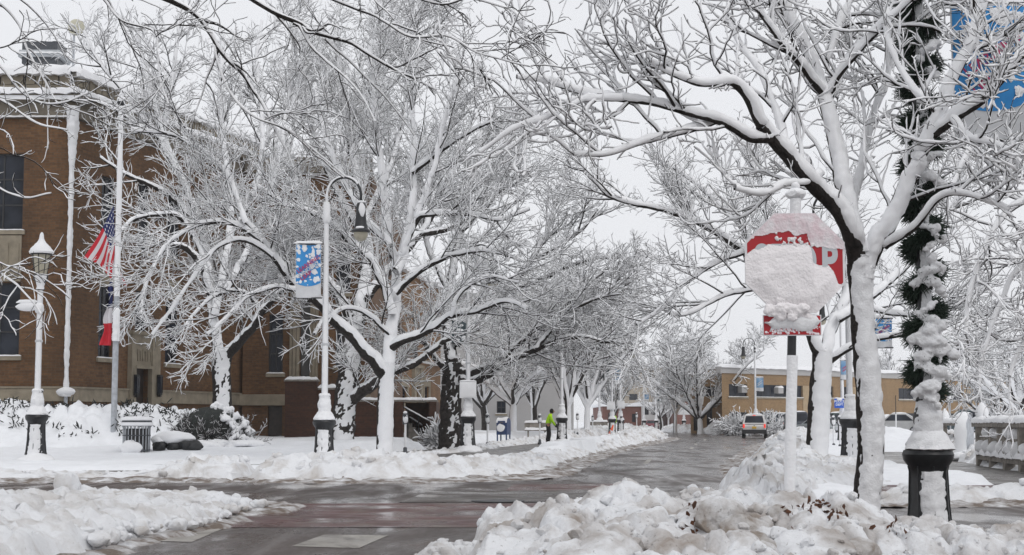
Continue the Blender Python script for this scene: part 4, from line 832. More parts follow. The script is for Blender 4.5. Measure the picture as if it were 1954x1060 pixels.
b = MB(); snz = [(540, 40), (585, 30), (612, 42), (632, 58), (655, 62), (670, 50), (705, 50), (735, 46), (760, 30), (520, 46), (500, 30), (470, 26), (440, 36), (340, 40), (300, 36), (240, 36), (205, 30), (140, 30), (90, 34), (400, 30)]
for i, (py, w_) in enumerate(sorted(snz)):
    sd_ = 1 if i % 2 else -1; w2 = w_ * rs.uniform(.85, 1.15)
    for q in range(9):
        t = q / 8 - .5; px = 1777 + rs.normal(0, 3) + t * w2 * 1.0 + sd_ * 5; c = at(px, py + sd_ * t * 26 + 20 * t * t + rs.normal(0, 4), 18.74 + .12 * abs(t)) - np.array([gx, gy, GB]); r_ = w_ * 19 / FPX * rs.uniform(.15, .25) * (1.15 - 1.3 * t * t)
        b.blob(c, r_, i * 17 + q, .35, 3, (1.1, .8, .85))
        if rs.rand() < .5: b.blob(c + [rs.normal(0, .02), 0, -r_ * 1.1], r_ * .5, i * 31 + q, .4, 3, (.6, .6, 1.3))
fuse(b.build('snow_clumps', SNOWT, GAR), .012, .022, 3, 15, 9)

# banners
def banner(label, px0, px1, py0, py1, Y, style, side=1, seed=0, rodx=None):
    p0, p1 = at(px0, py0, Y), at(px1, py1, Y); w_, h_ = p1[0] - p0[0], p0[2] - p1[2]
    r = thing('banner', label, 'banner', (p0[0], Y, p1[2]), 0, 'banners hung from the street lamps')
    def cloth(z0, z1, m, name, dy=0.0, edge=None):
        u = np.linspace(0, 1, 14); v = np.linspace(0, 1, 16); U_, V_ = np.meshgrid(u, v, indexing='ij')
        zz = z0 + (z1 - z0) * V_
        if edge is not None: zz = np.where(V_ < .01, 0, 0) + (z0 + edge * h_ * np.sin(np.clip((U_ * 1.0), 0, 1) * math.pi * .9)) * (1 - V_) + z1 * V_ if False else zz
        yy = .035 * np.sin(U_ * 5 + seed + zz * 1.7) + dy; A = np.stack([U_ * w_, yy, zz], -1); b = MB(); b.grid(A); b.grid(A[::-1] + np.array([0, .006, 0])); return b.build(name, m, r, angle=1.5)
    if style == 'blue':
        cloth(0, h_, BANW, 'cloth'); 
        n = 18; pts = [(w_ * .02, h_ * .98)] + [(w_ * (.02 + .96 * i / n), h_ * (.30 - .085 * math.sin(math.pi * (.12 + .8 * i / n)))) for i in range(n + 1)] + [(w_ * .98, h_ * .98)]
        b = MB(); y = -.042
        for i in range(1, n + 1):
            (a, za), (c, zc) = pts[i], pts[i + 1]; f = lambda q, z: .035 * math.sin(q / w_ * 5 + seed + z * 1.7) - .006
            zz = np.linspace(0, 1, 10); A = np.array([[(a, f(a, za + (h_ * .98 - za) * t), za + (h_ * .98 - za) * t) for t in zz], [(c, f(c, zc + (h_ * .98 - zc) * t), zc + (h_ * .98 - zc) * t) for t in zz]]); b.grid(A)
        b.build('blue_field', BLUEB, r, angle=1.5)
        k = h_ / 1.47
        for i, (s_, m_, dx, dz, sz) in enumerate((('LEARNING', PINK, .50, .62, .15), ('FUNDING', BANW, .50, .52, .15), ('LEAP', PINK, .42, .41, .16))):
            text(s_, sz * k * min(1, w_ / .66 / k + .1), m_, r, (w_ * dx, -.05, h_ * dz), (math.pi / 2, -.62, 0), .002, .003)
        b = MB(); rs_ = np.random.RandomState(seed)
        for i in range(64):                                 # wind-driven snow stuck to the cloth
            u, v = rs_.uniform(.03, .97), rs_.uniform(.24, .97); 
            if u + v * .3 < .55 and rs_.rand() < .45: continue
            b.blob((u * w_, .035 * math.sin(u * 5 + seed + v * h_ * 1.7) - .010, v * h_), rs_.uniform(.012, .055) * k, i + seed, .9, 3, (rs_.uniform(.8, 1.8), .14, rs_.uniform(.7, 1.5)))
        b.build('snow_patches', SNOWT, r)['kind'] = 'stuff'
    elif style == 'sky':
        cloth(0, h_, BANW, 'cloth'); cloth(h_ * .26, h_ * .97, MATS.get('sky_banner') or mat('sky_banner', (0.09, 0.25, 0.47), .7, col2=(.30, .42, .55), vscale=2.2), 'blue_field', -.012)
        b = MB(); rot = .6; c_, s_ = math.cos(rot), math.sin(rot)
        for i in (-1, 1): b.box((w_ * .5, -.06, h_ * (.6 + .07 * i)), (w_ * .8, .004, h_ * .045), 0, 1, [[c_, 0, -s_], [0, 1, 0], [s_, 0, c_]])
        b.build('slanted_stripe', PINK if seed % 2 else BANW, r, smooth=False)
    else:
        cloth(0, h_, DKGREEN, 'cloth'); b = MB(); rs_ = np.random.RandomState(seed)
        for i in range(12): b.blob((rs_.uniform(.1, .9) * w_, -.03, rs_.uniform(.1, .8) * h_), rs_.uniform(.03, .09), i + seed, .6, 2, (1.2, .2, .8))
        b.build('snow_patches', SNOWT, r)['kind'] = 'stuff'
    b = MB()
    for z in (0, h_): b.tube([(-.08 * w_, .01, z), (w_ * 1.06, .01, z)], .018, 8)
    b.build('rods', IRON, r); b = MB(); ridge(b, [(-.10 * w_, .01, h_ + .012), (w_ * 1.04, .01, h_ + .012)], .055, .07, seed); b.build('snow_cap', SNOWT, r); return r
banner('blue and white banner with pink slanted lettering on the lamp before the brick building', 565, 612, 466, 569, 40.9, 'blue', seed=3)
banner('large blue banner behind snowy twigs at the top right corner, on the garlanded lamp', 1814, 1972, 8, 268, 18.9, 'blue', seed=5)
banner('dark green banner high on the snow caked lamp by the big trunk', 862, 889, 612, 655, 57.9, 'dark', seed=7)
banner('dark banner on the left lamp of the far pair', 1150, 1166.5, 693, 721, 111.9, 'dark', seed=9)
banner('sky blue banner with white foot on the right lamp of the far pair', 1173, 1184, 702, 734, 118.9, 'sky', seed=10)
banner('small blue banner left above the red car', 1230, 1238, 753, 765, 189.9, 'sky', seed=12)
banner('small dark banner right above the red car', 1253, 1262, 750, 766, 199.9, 'dark', seed=13)
banner('sky blue banner above the roof of the silver SUV', 1443, 1457, 721, 747, 125.9, 'sky', seed=14)
banner('sky blue banner with a pink stripe seen between the two thick right trunks', 1604, 1622, 688, 725, 77.9, 'sky', seed=15)
banner('blue banner just right of the leaning near trunk under a snowy limb', 1669, 1703, 608, 664, 43.9, 'blue', seed=16)
def sign_panel(label, px0, px1, py0, py1, Y, name='street_sign', m=None, snow=True):
    p0, p1 = at(px0, py0, Y), at(px1, py1, Y); w_, h_ = p1[0] - p0[0], p0[2] - p1[2]
    r = thing(name, label, 'sign', ((p0[0] + p1[0]) / 2, Y, p1[2])); b = MB(); b.box((0, 0, h_ / 2), (w_, .03, h_)); b.build('plate', m or WHITEP, r, bevel=.01, smooth=False)
    if snow:
        n = 14; A = np.array([[((i / n - .5) * w_, -.018 - .05 * math.sin(math.pi * min(1, max(0, i / n))) ** .4 * math.sin(math.pi * j / n) ** .4, j / n * h_) for j in range(n + 1)] for i in range(n + 1)]); A[..., 1] -= .02 * np.abs(fbm(A * 6, 3, 3)); b = MB(); b.grid(A); ridge(b, [(-w_ / 2, -.01, h_), (w_ / 2, -.01, h_)], .05, .05, 3); b.build('snow_crust', SNOWT, r)
    b = MB(); b.tube([(0, .03, h_ * .3), (0, .14, h_ * .3)], .02); b.tube([(0, .03, h_ * .7), (0, .14, h_ * .7)], .02); b.build('bracket', IRON, r); return r
sign_panel('blank sign panel plastered grey white with snow on the lamp by the big trunk', 877, 909, 728, 760, 57.7)
sign_panel('small white sign panel on the right lamp of the far pair', 1178, 1192, 766, 780, 118.7)
sign_panel('small white sign panel on the left lamp of the far pair', 1158, 1174, 768, 782, 111.7)
r = sign_panel('blue police department sign with white lettering on the lamp between the thick trunks', 1592, 1611, 761, 779, 77.6, 'police_sign', BLUES, False)
text('POLICE', .155, WHITEP, r, (0, -.02, .32), bold=.004); text('DEPT', .155, WHITEP, r, (0, -.02, .16), bold=.004)
b = MB(); b.blob((0, -.03, .43), .13, 3, .5, 2, (1.1, .3, .6)); ridge(b, [(-.24, 0, .465), (.24, 0, .465)], .05, .05, 2); b.build('snow_cap', SNOWT, r)

# ------------------------------------------------------------------ stop sign
SX, SY = at(1511, 800, 11.9)[0], 11.9
STOP = thing('stop_sign', 'red octagonal stop sign half buried in driven snow with an ALL WAY plate below', 'stop sign', (SX, SY, 0))
cx, cz = at(1517, 502, SY)[0] - SX, at(1517, 502, SY)[2]; R8 = .381
tilt = (at(1519, 380, SY)[0] - at(1508, 945, SY)[0]) / (zat(380, SY) - zat(945, SY)); zt = zat(372, SY)
b = MB(); b.tube([(tilt * (z - 1.2) - .005, .05, z) for z in (0, 1, 2, zt)], .034, 12); pl = b.build('post', IRON, STOP)
b = MB(); zz = np.arange(.4, zat(674, SY), .03); b.tube([(tilt * (z - 1.2) - .002, .035, z) for z in zz], .042 + .006 * fbm(np.stack([zz * 5, 0 * zz, 0 * zz], 1), 3, 2), 12, .12, 3)
zz = np.arange(zat(408, SY), zt, .03); b.tube([(tilt * (z - 1.2), .035, z) for z in zz], .043, 12, .15, 5); c0 = (tilt * (zt - 1.2), .045, zt); b.blob((c0[0], c0[1], zt + .015), .075, 4, .3, 3, (1, 1, .62)); b.blob((c0[0], .045, zt + .07), .035, 5, .3, 2); b.build('snow_crust', SNOWT, pl)
def octo(r): return [(cx + r / math.cos(math.pi / 8) * math.cos(math.pi / 8 + i * math.pi / 4), cz + r / math.cos(math.pi / 8) * math.sin(math.pi / 8 + i * math.pi / 4)) for i in range(8)]
b = MB(); b.prism(octo(R8), 'y', 0, .004); bp_ = b.build('border', WHITEP, STOP, smooth=False); b = MB(); b.prism(octo(R8 - .018), 'y', -.003, -.0005); b.build('face', RED, STOP, smooth=False)
for ch, px in zip('STOP', (1453, 1492, 1534, 1582)): text(ch, .335, SILVERL, STOP, (at(px, 502, SY)[0] - SX, -.0045, cz + .004), ext=.001, bold=.013, sx=.70)
b = MB(); n = 180; g = np.linspace(-R8, R8, n); X, Zz = np.meshgrid(g, g, indexing='ij'); q3 = np.stack([X * 9, 0 * X, Zz * 9], -1)
od = R8 - np.maximum(np.maximum(np.abs(X), np.abs(Zz)), (np.abs(X) + np.abs(Zz)) / math.sqrt(2))
tb = np.array([(1415, 497), (1427, 484), (1440, 476), (1465, 468), (1490, 467), (1520, 465), (1542, 464), (1549, 474), (1552, 500), (1562, 507), (1582, 509), (1590, 518), (1595, 530), (1600, 545), (1620, 558)], float)
B = np.interp(X, (tb[:, 0] - 1517) / 252, (502 - tb[:, 1]) / 252) + .008 + .020 * fbm(q3 * 2.6, 5, 4, .62)
t1 = (.022 * sm(0, .08, B - Zz) + .024 * sm(.03, .25, B - Zz)) * (.45 + .55 * sm(0, .12, od)) * (1 + .38 * fbm(q3 * .9, 4, 7, .5)) + .002 * fbm(q3 * 4, 2, 9)
def patch(T, keep, m, name, y0=-.004):
    idx = np.arange(T.size).reshape(T.shape); F = []
    for i in range(T.shape[0] - 1):
        for j in range(T.shape[1] - 1):
            if keep[i, j] and keep[i + 1, j] and keep[i, j + 1] and keep[i + 1, j + 1]: F.append((idx[i, j], idx[i, j + 1], idx[i + 1, j + 1], idx[i + 1, j]))
    b = MB(); b.add(np.stack([X + cx, y0 - np.maximum(T, 0), Zz + cz], -1).reshape(-1, 3), [f[::-1] for f in F]); return b.build(name, m, STOP, angle=1.4)
patch(np.where(B - Zz > 0, t1, 0), (B - Zz > 0) & (od > -.003), SIGNSNOW, 'snow_mass')
Bt = np.interp(X, [-.40, -.385, -.30, -.20, -.05, .02, .09, .12, .17, .3, .4], [.13, .145, .205, .225, .235, .20, .215, .13, .115, .11, .09]) + .02 * fbm(q3 * 2.5, 4, 14)
patch(.004 + .012 * sm(0, .12, Zz - Bt) + .003 * fbm(q3 * 5, 3, 5), (Zz > Bt) & (od > .004), DUST, 'snow_dusting', -.0045)
b = MB(); rs = np.random.RandomState(12)
for i in range(34): x = rs.uniform(-.14, .16); b.blob((cx + x, -.008, cz + .155 + rs.normal(0, .022) + .08 * max(0, -x)), rs.uniform(.006, .017), i, .4, 2, (1, .5, 1))
for i in range(26): x = rs.uniform(-.18, .10); b.blob((cx + x - .03, -.035 - rs.uniform(0, .02), cz - .36 + rs.normal(0, .022)), rs.uniform(.018, .045), 50 + i, .45, 2, (1.3, .6, 1))
for i in range(12): b.blob((cx - .12 + .022 * i, -.018, zat(604, SY) + .008 * math.sin(i)), rs.uniform(.02, .036), 90 + i, .45, 2, (1.2, .5, 1))
fuse(b.build('snow_clumps', SIGNSNOW, STOP), .0065, .012, 4, 40, 3)
px0, px1, z0, z1 = at(1456, 620, SY)[0] - SX, at(1568, 620, SY)[0] - SX, zat(641, SY), zat(601, SY); w_ = px1 - px0; mx_ = (px0 + px1) / 2
b = MB(); b.box((mx_, .012, (z0 + z1) / 2), (w_, .004, z1 - z0)); pp = b.build('all_way_plate', WHITEP, STOP, smooth=False, bevel=.0015)
b = MB(); b.box((mx_, .008, (z0 + z1) / 2), (w_ - .016, .003, z1 - z0 - .016)); b.build('plate_face', RED, pp, smooth=False); text('ALL WAY', .085, SILVERL, pp, (mx_, .0055, (z0 + z1) / 2 - .022), ext=.0005, bold=.002, sx=.95)
b = MB(); n2 = 60; A = []; uu = np.linspace(.02, .97, n2)
low = np.interp(uu, [0, .08, .2, .35, .5, .65, .8, .95, 1], [.62, .55, .30, .36, .34, .22, .20, .55, .8]); top_ = np.interp(uu, [0, .1, .25, .9, .96, 1], [.66, .66, 1.02, 1.02, .7, .9])
for u, l_, t_ in zip(uu, low, top_):
    A.append([(px0 + u * w_, .004 - .045 * math.sin(math.pi * v) ** .5 * (.5 + .5 * v) - .004 * vnoise(np.array([[u * 20, v * 8, 1.]]), 3)[0], z0 + (z1 - z0) * (l_ + (max(t_, l_ + .02) - l_) * v)) for v in np.linspace(0, 1, 10)])
b.grid(np.array(A)); b.build('snow_mass', SNOWT, pp)
A = np.array([[(px0 + .01 + u * (w_ - .02), .0052, z0 + (z1 - z0) * (.06 + v * (np.interp(u, uu, low) - .04))) for v in np.linspace(0, 1, 6)] for u in np.linspace(0, 1, 30)]); b = MB()
for i in range(60): u = rs.uniform(.05, .97); b.blob((px0 + u * w_, .006, z0 + (z1 - z0) * rs.uniform(.08, .45)), rs.uniform(.004, .012), 200 + i, .4, 1, (1.2, .25, 1))
b.build('snow_flecks', DUST, pp)

# ------------------------------------------------------------------ meters, mailbox, bin, cone
def meter(label, px, py, Y, z=None, first=None, seed=0):
    x = at(px, py, Y)[0]; z = .14 if z is None else z
    if first: return dup(first, (x, Y, z), 0, label)
    r = thing('parking_meter', label, 'parking meter', (x, Y, z), 0, 'parking meters along the left kerb')
    b = MB(); b.lathe([(.10, 0), (.10, .06), (.07, .1), (.065, .22), (.04, .24), (.033, .27), (.033, 1.0), (.05, 1.02)], 14); b.build('post', METER, r)
    b = MB(); b.lathe([(.05, 1.0), (.085, 1.05), (.10, 1.15), (.098, 1.26), (.085, 1.36), (.045, 1.42)], 16, sx=1, sy=.7); hd = b.build('head', METER, r)
    b = MB(); b.box((0, -.07, 1.29), (.09, .012, .07)); b.build('display', GLASS, hd, smooth=False)
    b = MB(); shell(b, fine([(.035, .25), (.034, 1.0), (.05, 1.02)], .05), .3, .003, 10, seed); b.blob((.01, -.045, 1.2), .10, seed, .3, 3, (.85, .45, 1.5)); b.blob((0, -.01, 1.42), .07, seed + 1, .3, 2, (1, .9, .7)); b.build('snow_crust', SNOWT, r); return r
M0 = meter('nearest snowy parking meter, standing before the stair wall', 773, 868, 54)
meter('snowy parking meter between the sign panel lamp and the blue mailbox', 930, 857, 67, first=M0); meter('parking meter just left of the shovelling worker', 1030, 853, 76, .16, M0)
meter('parking meter in the snow right of the worker and his lamp', 1102, 832, 98, .35, M0); meter('parking meter in front of the bench beyond the worker', 1131, 826, 118, .3, M0)
meter('dark parking meter below the small white sign panels', 1186, 840, 100, .2, M0); meter('parking meter standing in deep snow just left of the red car', 1215, 822, 122, .5, M0)
M1 = meter('left meter of the pair below the police sign', 1591, 852, 70, .05, M0); M2 = meter('right meter of the pair below the police sign', 1603, 857, 67, .05, M0)
for m_ in (M1, M2): m_['group'] = 'parking meters below the police sign'
x, y = at(961, 838, 86)[:2]; MB_ = thing('mailbox', 'dark blue street mailbox on four legs with a snowy domed top', 'mailbox', (x, y, .2), -.35)
b = MB(); n = 12; prof = [(-.32, .34), (.32, .34), (.32, .98)] + [(.32 * math.cos(t), .98 + .26 * math.sin(t)) for t in np.linspace(0, math.pi, n)][1:-1] + [(-.32, .98)]; b.prism(prof, 'x', -.30, .30); b.build('body', MAILB, MB_, angle=.5, bevel=.01)
for sx_ in (-1, 1):
    for sy_ in (-1, 1): b = MB(); b.box((sx_ * .26, sy_ * .27, .17), (.06, .06, .345)); b.build('leg', MAILB, MB_, smooth=False)
b = MB(); b.box((0, -.325, 1.02), (.42, .03, .14)); hh = b.build('pull_door', MAILB, MB_, smooth=False); b = MB(); b.box((0, -.35, 1.0), (.2, .03, .03)); b.build('handle', CHROME, hh, smooth=False)
b = MB(); A = np.array([[(u, .34 * math.cos(t), .98 + (.30 + .03 * math.sin(u * 9)) * math.sin(t)) for t in np.linspace(.25, math.pi - .05, 10)] for u in np.linspace(-.31, .31, 8)]); b.grid(A); b.blob((-.05, -.36, .72), .25, 3, .3, 3, (.95, .12, .85)); b.build('snow_cap', SNOWT, MB_)
x, y = at(260, 868, 48)[:2]; BIN = thing('litter_bin', 'slatted steel litter bin with a thick slab of snow on its lid', 'litter bin', (x, y, gz(x, y) - .02))
b = MB()
for i in range(22): a = i * 2 * math.pi / 22; b.tube([(.40 * math.cos(a), .40 * math.sin(a), 0.02), (.40 * math.cos(a), .40 * math.sin(a), .74), (.43 * math.cos(a), .43 * math.sin(a), .80)], .016, 5)
b.build('slats', STEEL, BIN); b = MB()
for z, r_ in ((.06, .41), (.5, .41), (.79, .44)): b.lathe([(r_ - .02, z), (r_ + .012, z), (r_ + .012, z + .03), (r_ - .02, z + .03)], 30)
b.build('hoops', METER, BIN); b = MB(); b.lathe([(.34, .05), (.36, .72)], 24); b.build('liner', BLACKPL, BIN); b = MB(); b.lathe([(.46, .84), (.47, .87), (.44, .96), (.3, .99)], 26); b.build('lid', METER, BIN)
b = MB(); b.lathe([(.46, .80), (.49, .83), (.48, .90), (.46, .91)], 30, (0, 0, 0), .06, 2); b.lathe([(.46, .965), (.48, .99), (.45, 1.06), (.3, 1.09)], 30, (0, 0, 0), .06, 3); b.blob((-.1, -.36, .15), .3, 4, .3, 3, (1.1, .5, .75)); b.build('snow_cap', SNOWT, BIN)
x, y = at(335, 862, 48.5)[:2]; RK = thing('landscape_rock', 'low dark boulders under a thick pillow of snow beside the litter bin', 'rock', (x, y, gz(x, y)))
b = MB(); 
for q, (dx, r_) in enumerate(((-.5, .24), (-.05, .22), (.28, .24), (.62, .26))): b.blob((dx, -.05, .1), r_, q + 3, .3, 3, (1.1, .8, .8), .7)
b.build('stones', IRON, RK); b = MB(); b.blob((-.12, .15, .33), .5, 5, .3, 3, (1.3, .7, .45)); b.blob((-.5, .1, .3), .3, 6, .3, 3, (1, .8, .5)); b.build('snow_cap', SNOWT, RK)
c = at(1163, 838, 104); CONE = thing('traffic_cone', 'orange traffic cone leaning in the plowed snow beyond the worker', 'traffic cone', (c[0], 104, .28)); CONE.rotation_euler = (0, .32, 0)
b = MB(); b.lathe([(.17, 0), (.13, .1), (.045, .78), (.03, .80)], 16); b.build('body', ORANGE, CONE); b = MB(); b.box((0, 0, -.01), (.42, .42, .03)); b.build('base', RUBBER, CONE, smooth=False); b = MB(); b.lathe([(.106, .28), (.092, .42)], 16, cap=False); V = b.V[0]; b.build('reflective_sleeve', WHITEP, CONE)
def bench(label, px, py, Y, z, w_):
    x = at(px, py, Y)[0]; r = thing('bench', label, 'bench', (x, Y, z)); b = MB(); b.box((0, 0, .45), (w_, .5, .06)); b.build('seat', CONC, r, smooth=False); b = MB(); b.box((0, .28, .78), (w_, .06, .3)); b.build('backrest', CONC, r, smooth=False)
    for s_ in (-1, 1): b = MB(); b.box((s_ * w_ * .35, .05, .21), (.1, .4, .42)); b.box((s_ * w_ * .35, .25, .6), (.08, .06, .3)); b.build('leg', CONC, r, smooth=False)
    b = MB(); ridge(b, [(-w_ / 2, -.02, .48), (w_ / 2, -.02, .48)], .26, .16, 3); b.build('snow_cap', SNOWT, r); b = MB(); ridge(b, [(-w_ / 2, .28, .93), (w_ / 2, .28, .93)], .09, .16, 4); b.build('snow_cap', SNOWT, r)
bench('snow laden bench left of the shovelling worker against the pale wall', 1024, 818, 98, .25, 1.5); bench('dark bench frame under snow by the far meters', 1142, 818, 126, .3, 1.5)

# ------------------------------------------------------------------ hedge, bush
HED = thing('hedge', 'long evergreen hedge buried under lumpy snow along the brick building', 'hedge', (at(150, 800, 55)[0], 55, .5))
X, Y = np.meshgrid(np.linspace(-8.2, 4.6, 180), np.linspace(-4.6, 2.6, 90), indexing='ij'); q3 = np.stack([X, Y, 0 * X], -1)
hz = np.interp(X, [-8, -5.5, -3, -1, 1, 3, 4.6], [1.9, 1.75, 1.35, 1.15, 1.2, 1.1, .9]) * sm(-4.6, -1.2, Y + .6 * fbm(q3 * .5, 2, 3)) * (1 - sm(1.2, 2.6, Y)) * (1 - sm(4.0, 4.6, X)) - .15
Z = hz + .28 * lumps(X, Y, .6, 5) * np.clip(hz, 0, 1) + .12 * fbm(q3 * 3, 3, 6) + .10 * lumps(X, Y, .25, 15) * np.clip(hz, 0, 1)
b = MB(); b.grid(np.stack([X, Y, Z], -1)); b.build('snow_cover', SNOW, HED, angle=1.5)
rs = np.random.RandomState(4); ii = rs.randint(2, 178, 900); jj = rs.randint(6, 80, 900); P0 = np.stack([X[ii, jj], Y[ii, jj], Z[ii, jj]], 1); ok = hz[ii, jj] > .25; clus = vnoise(P0 * np.array([.9, .9, .9]), 9) > .05; P0 = P0[ok & clus]
P0 = np.repeat(P0, 7, 0) + rs.normal(0, .08, (len(P0) * 7, 3)) - [0, 0.0, .05]; D = norm(rs.randn(len(P0), 3) + [0, -.7, .35]); ln = rs.uniform(.10, .26, len(P0)); P = np.stack([P0, P0 + D * ln[:, None] * .6, P0 + D * ln[:, None]], 1)
V, Q = tubes(P, np.broadcast_to([.018, .022, .006], (len(P0), 3)), 3); npmesh('foliage', V, Q, HEDGE, HED)
x, y = at(400, 860, 52)[:2]; BU = thing('bush', 'dark bare twiggy bush dusted with snow at the corner of the brick building', 'bush', (x, y, gz(x, y)))
rng = np.random.RandomState(7); n = 620; th = rng.uniform(0, 2 * math.pi, n); el = rng.uniform(.12, 1.5, n) ; ln = rng.uniform(.95, 1.25, n); D = np.stack([np.cos(th) * np.cos(el), np.sin(th) * np.cos(el), np.sin(el)], 1); D[:, 0] += .12
P = np.zeros((n, 6, 3)); P[:, 0] = rng.normal(0, .22, (n, 3)) * [1.8, 1, 0]; d = D
for j in range(1, 6): d = norm(d + .12 * rng.randn(n, 3) - [0, 0, .02]); P[:, j] = P[:, j - 1] + d * (ln / 5)[:, None]
R = np.broadcast_to(np.linspace(.014, .007, 6), (n, 6)).copy(); V, Q = tubes(P, R, 4); G1, G2 = Geo(), Geo(); G1.add(V, Q); V, Q = snowtube(P, R, .003, 4, rng, False, .25); G2.add(V, Q)
C2, R2 = children(P, R, 10, .24, (20, 55), 4, .008, .005, .15, .05, rng, .25); V, Q = tubes(C2, R2, 3); G1.add(V, Q); V, Q = snowtube(C2, R2, .006, 4, rng, False, .38); G2.add(V, Q)
npmesh('twigs', np.concatenate(G1.V), np.concatenate(G1.Q), SHRUBD, BU); npmesh('twig_snow', np.concatenate(G2.V), np.concatenate(G2.Q), SNOWT, BU)
b = MB(); b.blob((.1, .1, .45), .98, 9, .25, 4, (1.2, .9, .85)); b.build('dark_core', HEDGE, BU)  # solid dark blob, its colour stands for shade inside the bush
b = MB()
for i in range(70): a = rng.uniform(-.5, 1.0); e = rng.uniform(.1, 1.5); r_ = rng.uniform(1.15, 1.45); b.blob((r_ * math.cos(a) * math.cos(e) * 1.05, -abs(r_ * math.sin(a) * math.cos(e)) * .9, r_ * math.sin(e)), rng.uniform(.06, .13), i, .45, 2)
for i in range(26): b.blob((rng.uniform(-.6, 1.9), rng.uniform(-1.3, -.9), rng.uniform(0, .16)), rng.uniform(.1, .22), 100 + i, .45, 2, (1.5, .8, .6))
fuse(b.build('snow_clumps', SNOWT, BU), .03, .05, 4, 8, 3)

# ------------------------------------------------------------------ flagpole and flags
x, y = at(216, 860, 52)[:2]; zb = gz(x, y); zt = zat(203, 52)
FP = thing('flagpole', 'tall pale flagpole plastered with snow on one side and topped by a snowy ball', 'flagpole', (x, y, zb))
b = MB(); b.lathe([(.10, 0), (.10, 4), (.085, 8), (.065, zt - zb)], 14); b.build('pole', STEEL, FP); b = MB(); b.lathe([(.02, zt - zb), (.11, zt - zb + .04), (.14, zt - zb + .14), (.10, zt - zb + .25), (.02, zt - zb + .3)], 14); b.build('finial', IRON, FP)
b = MB(); hgt_ = zt - zb; shell(b, fine([(.10, 3.4), (.10, 4.4), (.06, 4.5)], .05), .5, .03, 12, 3, .3); shell(b, fine([(.09, hgt_ - 6.4), (.085, hgt_ - 3), (.065, hgt_)], .07), .35, .015, 12, 5, .2); b.blob((0, 0, hgt_ + .22), .15, 3, .25, 3, (1, 1, .9)); b.blob((0, 0, hgt_ + .40), .08, 4, .3, 2); b.build('snow_crust', SNOWT, FP)
def flag_mat():
    m = bpy.data.materials.new('stars_and_stripes'); m.use_nodes = True; t = m.node_tree; b = t.nodes['Principled BSDF']; uv = t.nodes.new('ShaderNodeUVMap').outputs[0]
    s_ = t.nodes.new('ShaderNodeSeparateXYZ'); t.links.new(uv, s_.inputs[0])
    def M(op, a, c): n = t.nodes.new('ShaderNodeMath'); n.operation = op; [t.links.new(v, n.inputs[i]) if hasattr(v, 'is_linked') else setattr(n.inputs[i], 'default_value', v) for i, v in enumerate((a, c))]; return n.outputs[0]
    st = M('GREATER_THAN', M('MODULO', M('MULTIPLY', s_.outputs['Y'], 13.0), 2.0), 1.0); can = M('MULTIPLY', M('LESS_THAN', s_.outputs['X'], .40), M('GREATER_THAN', s_.outputs['Y'], 6 / 13))
    fx = M('ABSOLUTE', M('SUBTRACT', M('FRACT', M('MULTIPLY', s_.outputs['X'], 15.0), 0), .5), 0); fy = M('ABSOLUTE', M('SUBTRACT', M('FRACT', M('MULTIPLY', s_.outputs['Y'], 9.3), 0), .5), 0); star = M('LESS_THAN', M('ADD', fx, fy), .27)
    c = mixc(t, st, (.50, .015, .03), (.62, .60, .62)); c = mixc(t, can, c, mixc(t, star, (.012, .02, .10), (.6, .6, .62))); t.links.new(c, b.inputs['Base Color']); b.inputs['Roughness'].default_value = .8; return m
FL = thing('flag', 'limp United States flag at half height on the flagpole, stripes folding down to the left', 'flag', (x, y, zb)); o_ = np.array([x, y, zb])
A_, B_, C_, D_ = (at(*p, 52) - o_ for p in ((217, 392), (221, 500), (238, 545), (161, 492)))
n = 30; G = np.zeros((n, n, 3)); UV = []
for i in range(n):
    for j in range(n):
        u, v = i / (n - 1), j / (n - 1); p = (A_ * v + B_ * (1 - v)) * (1 - u) + (D_ * v + C_ * (1 - v)) * u; f = .10 * math.sin(v * 9 + u * 3) * u + .06 * math.sin(u * 7 + v * 4) * u
        G[i, j] = p + np.array([.06 * math.sin(v * 8 + u * 2) * u, f + .14 * u, -.05 * math.sin(u * 3) - .05 * u * math.sin(v * math.pi * 2)]); UV.append((u, v))
b = MB(); b.grid(G, np.array(UV)); b.build('cloth', flag_mat(), FL, angle=1.5)
FL2 = thing('flag', 'limp blue, white and red flag hanging furled against the flagpole below the stripes', 'flag', (x, y, zb)); b = MB()
zs = np.linspace(zat(536, 52), zat(660, 52), 30) - zb; ms = [FLAGB, FLAGW, FLAGR]; xs0 = x
for k, (a0, a1) in enumerate(((0, 12), (12, 19), (19, 29))):
    g = []
    for i in range(a0, a1 + 1):
        t = i / 29; w_ = .08 + .26 * t + .05 * math.sin(t * 14); g.append([(-.12 - w_ * s_ - .02 * t, .05 * math.sin(s_ * 9 + t * 3) - .05, zs[i] + .04 * s_ * math.sin(t * 9)) for s_ in np.linspace(0, 1, 14)])
    b.mi = k; b.grid(np.array(g))
b.build('cloth', ms, FL2, angle=1.5)

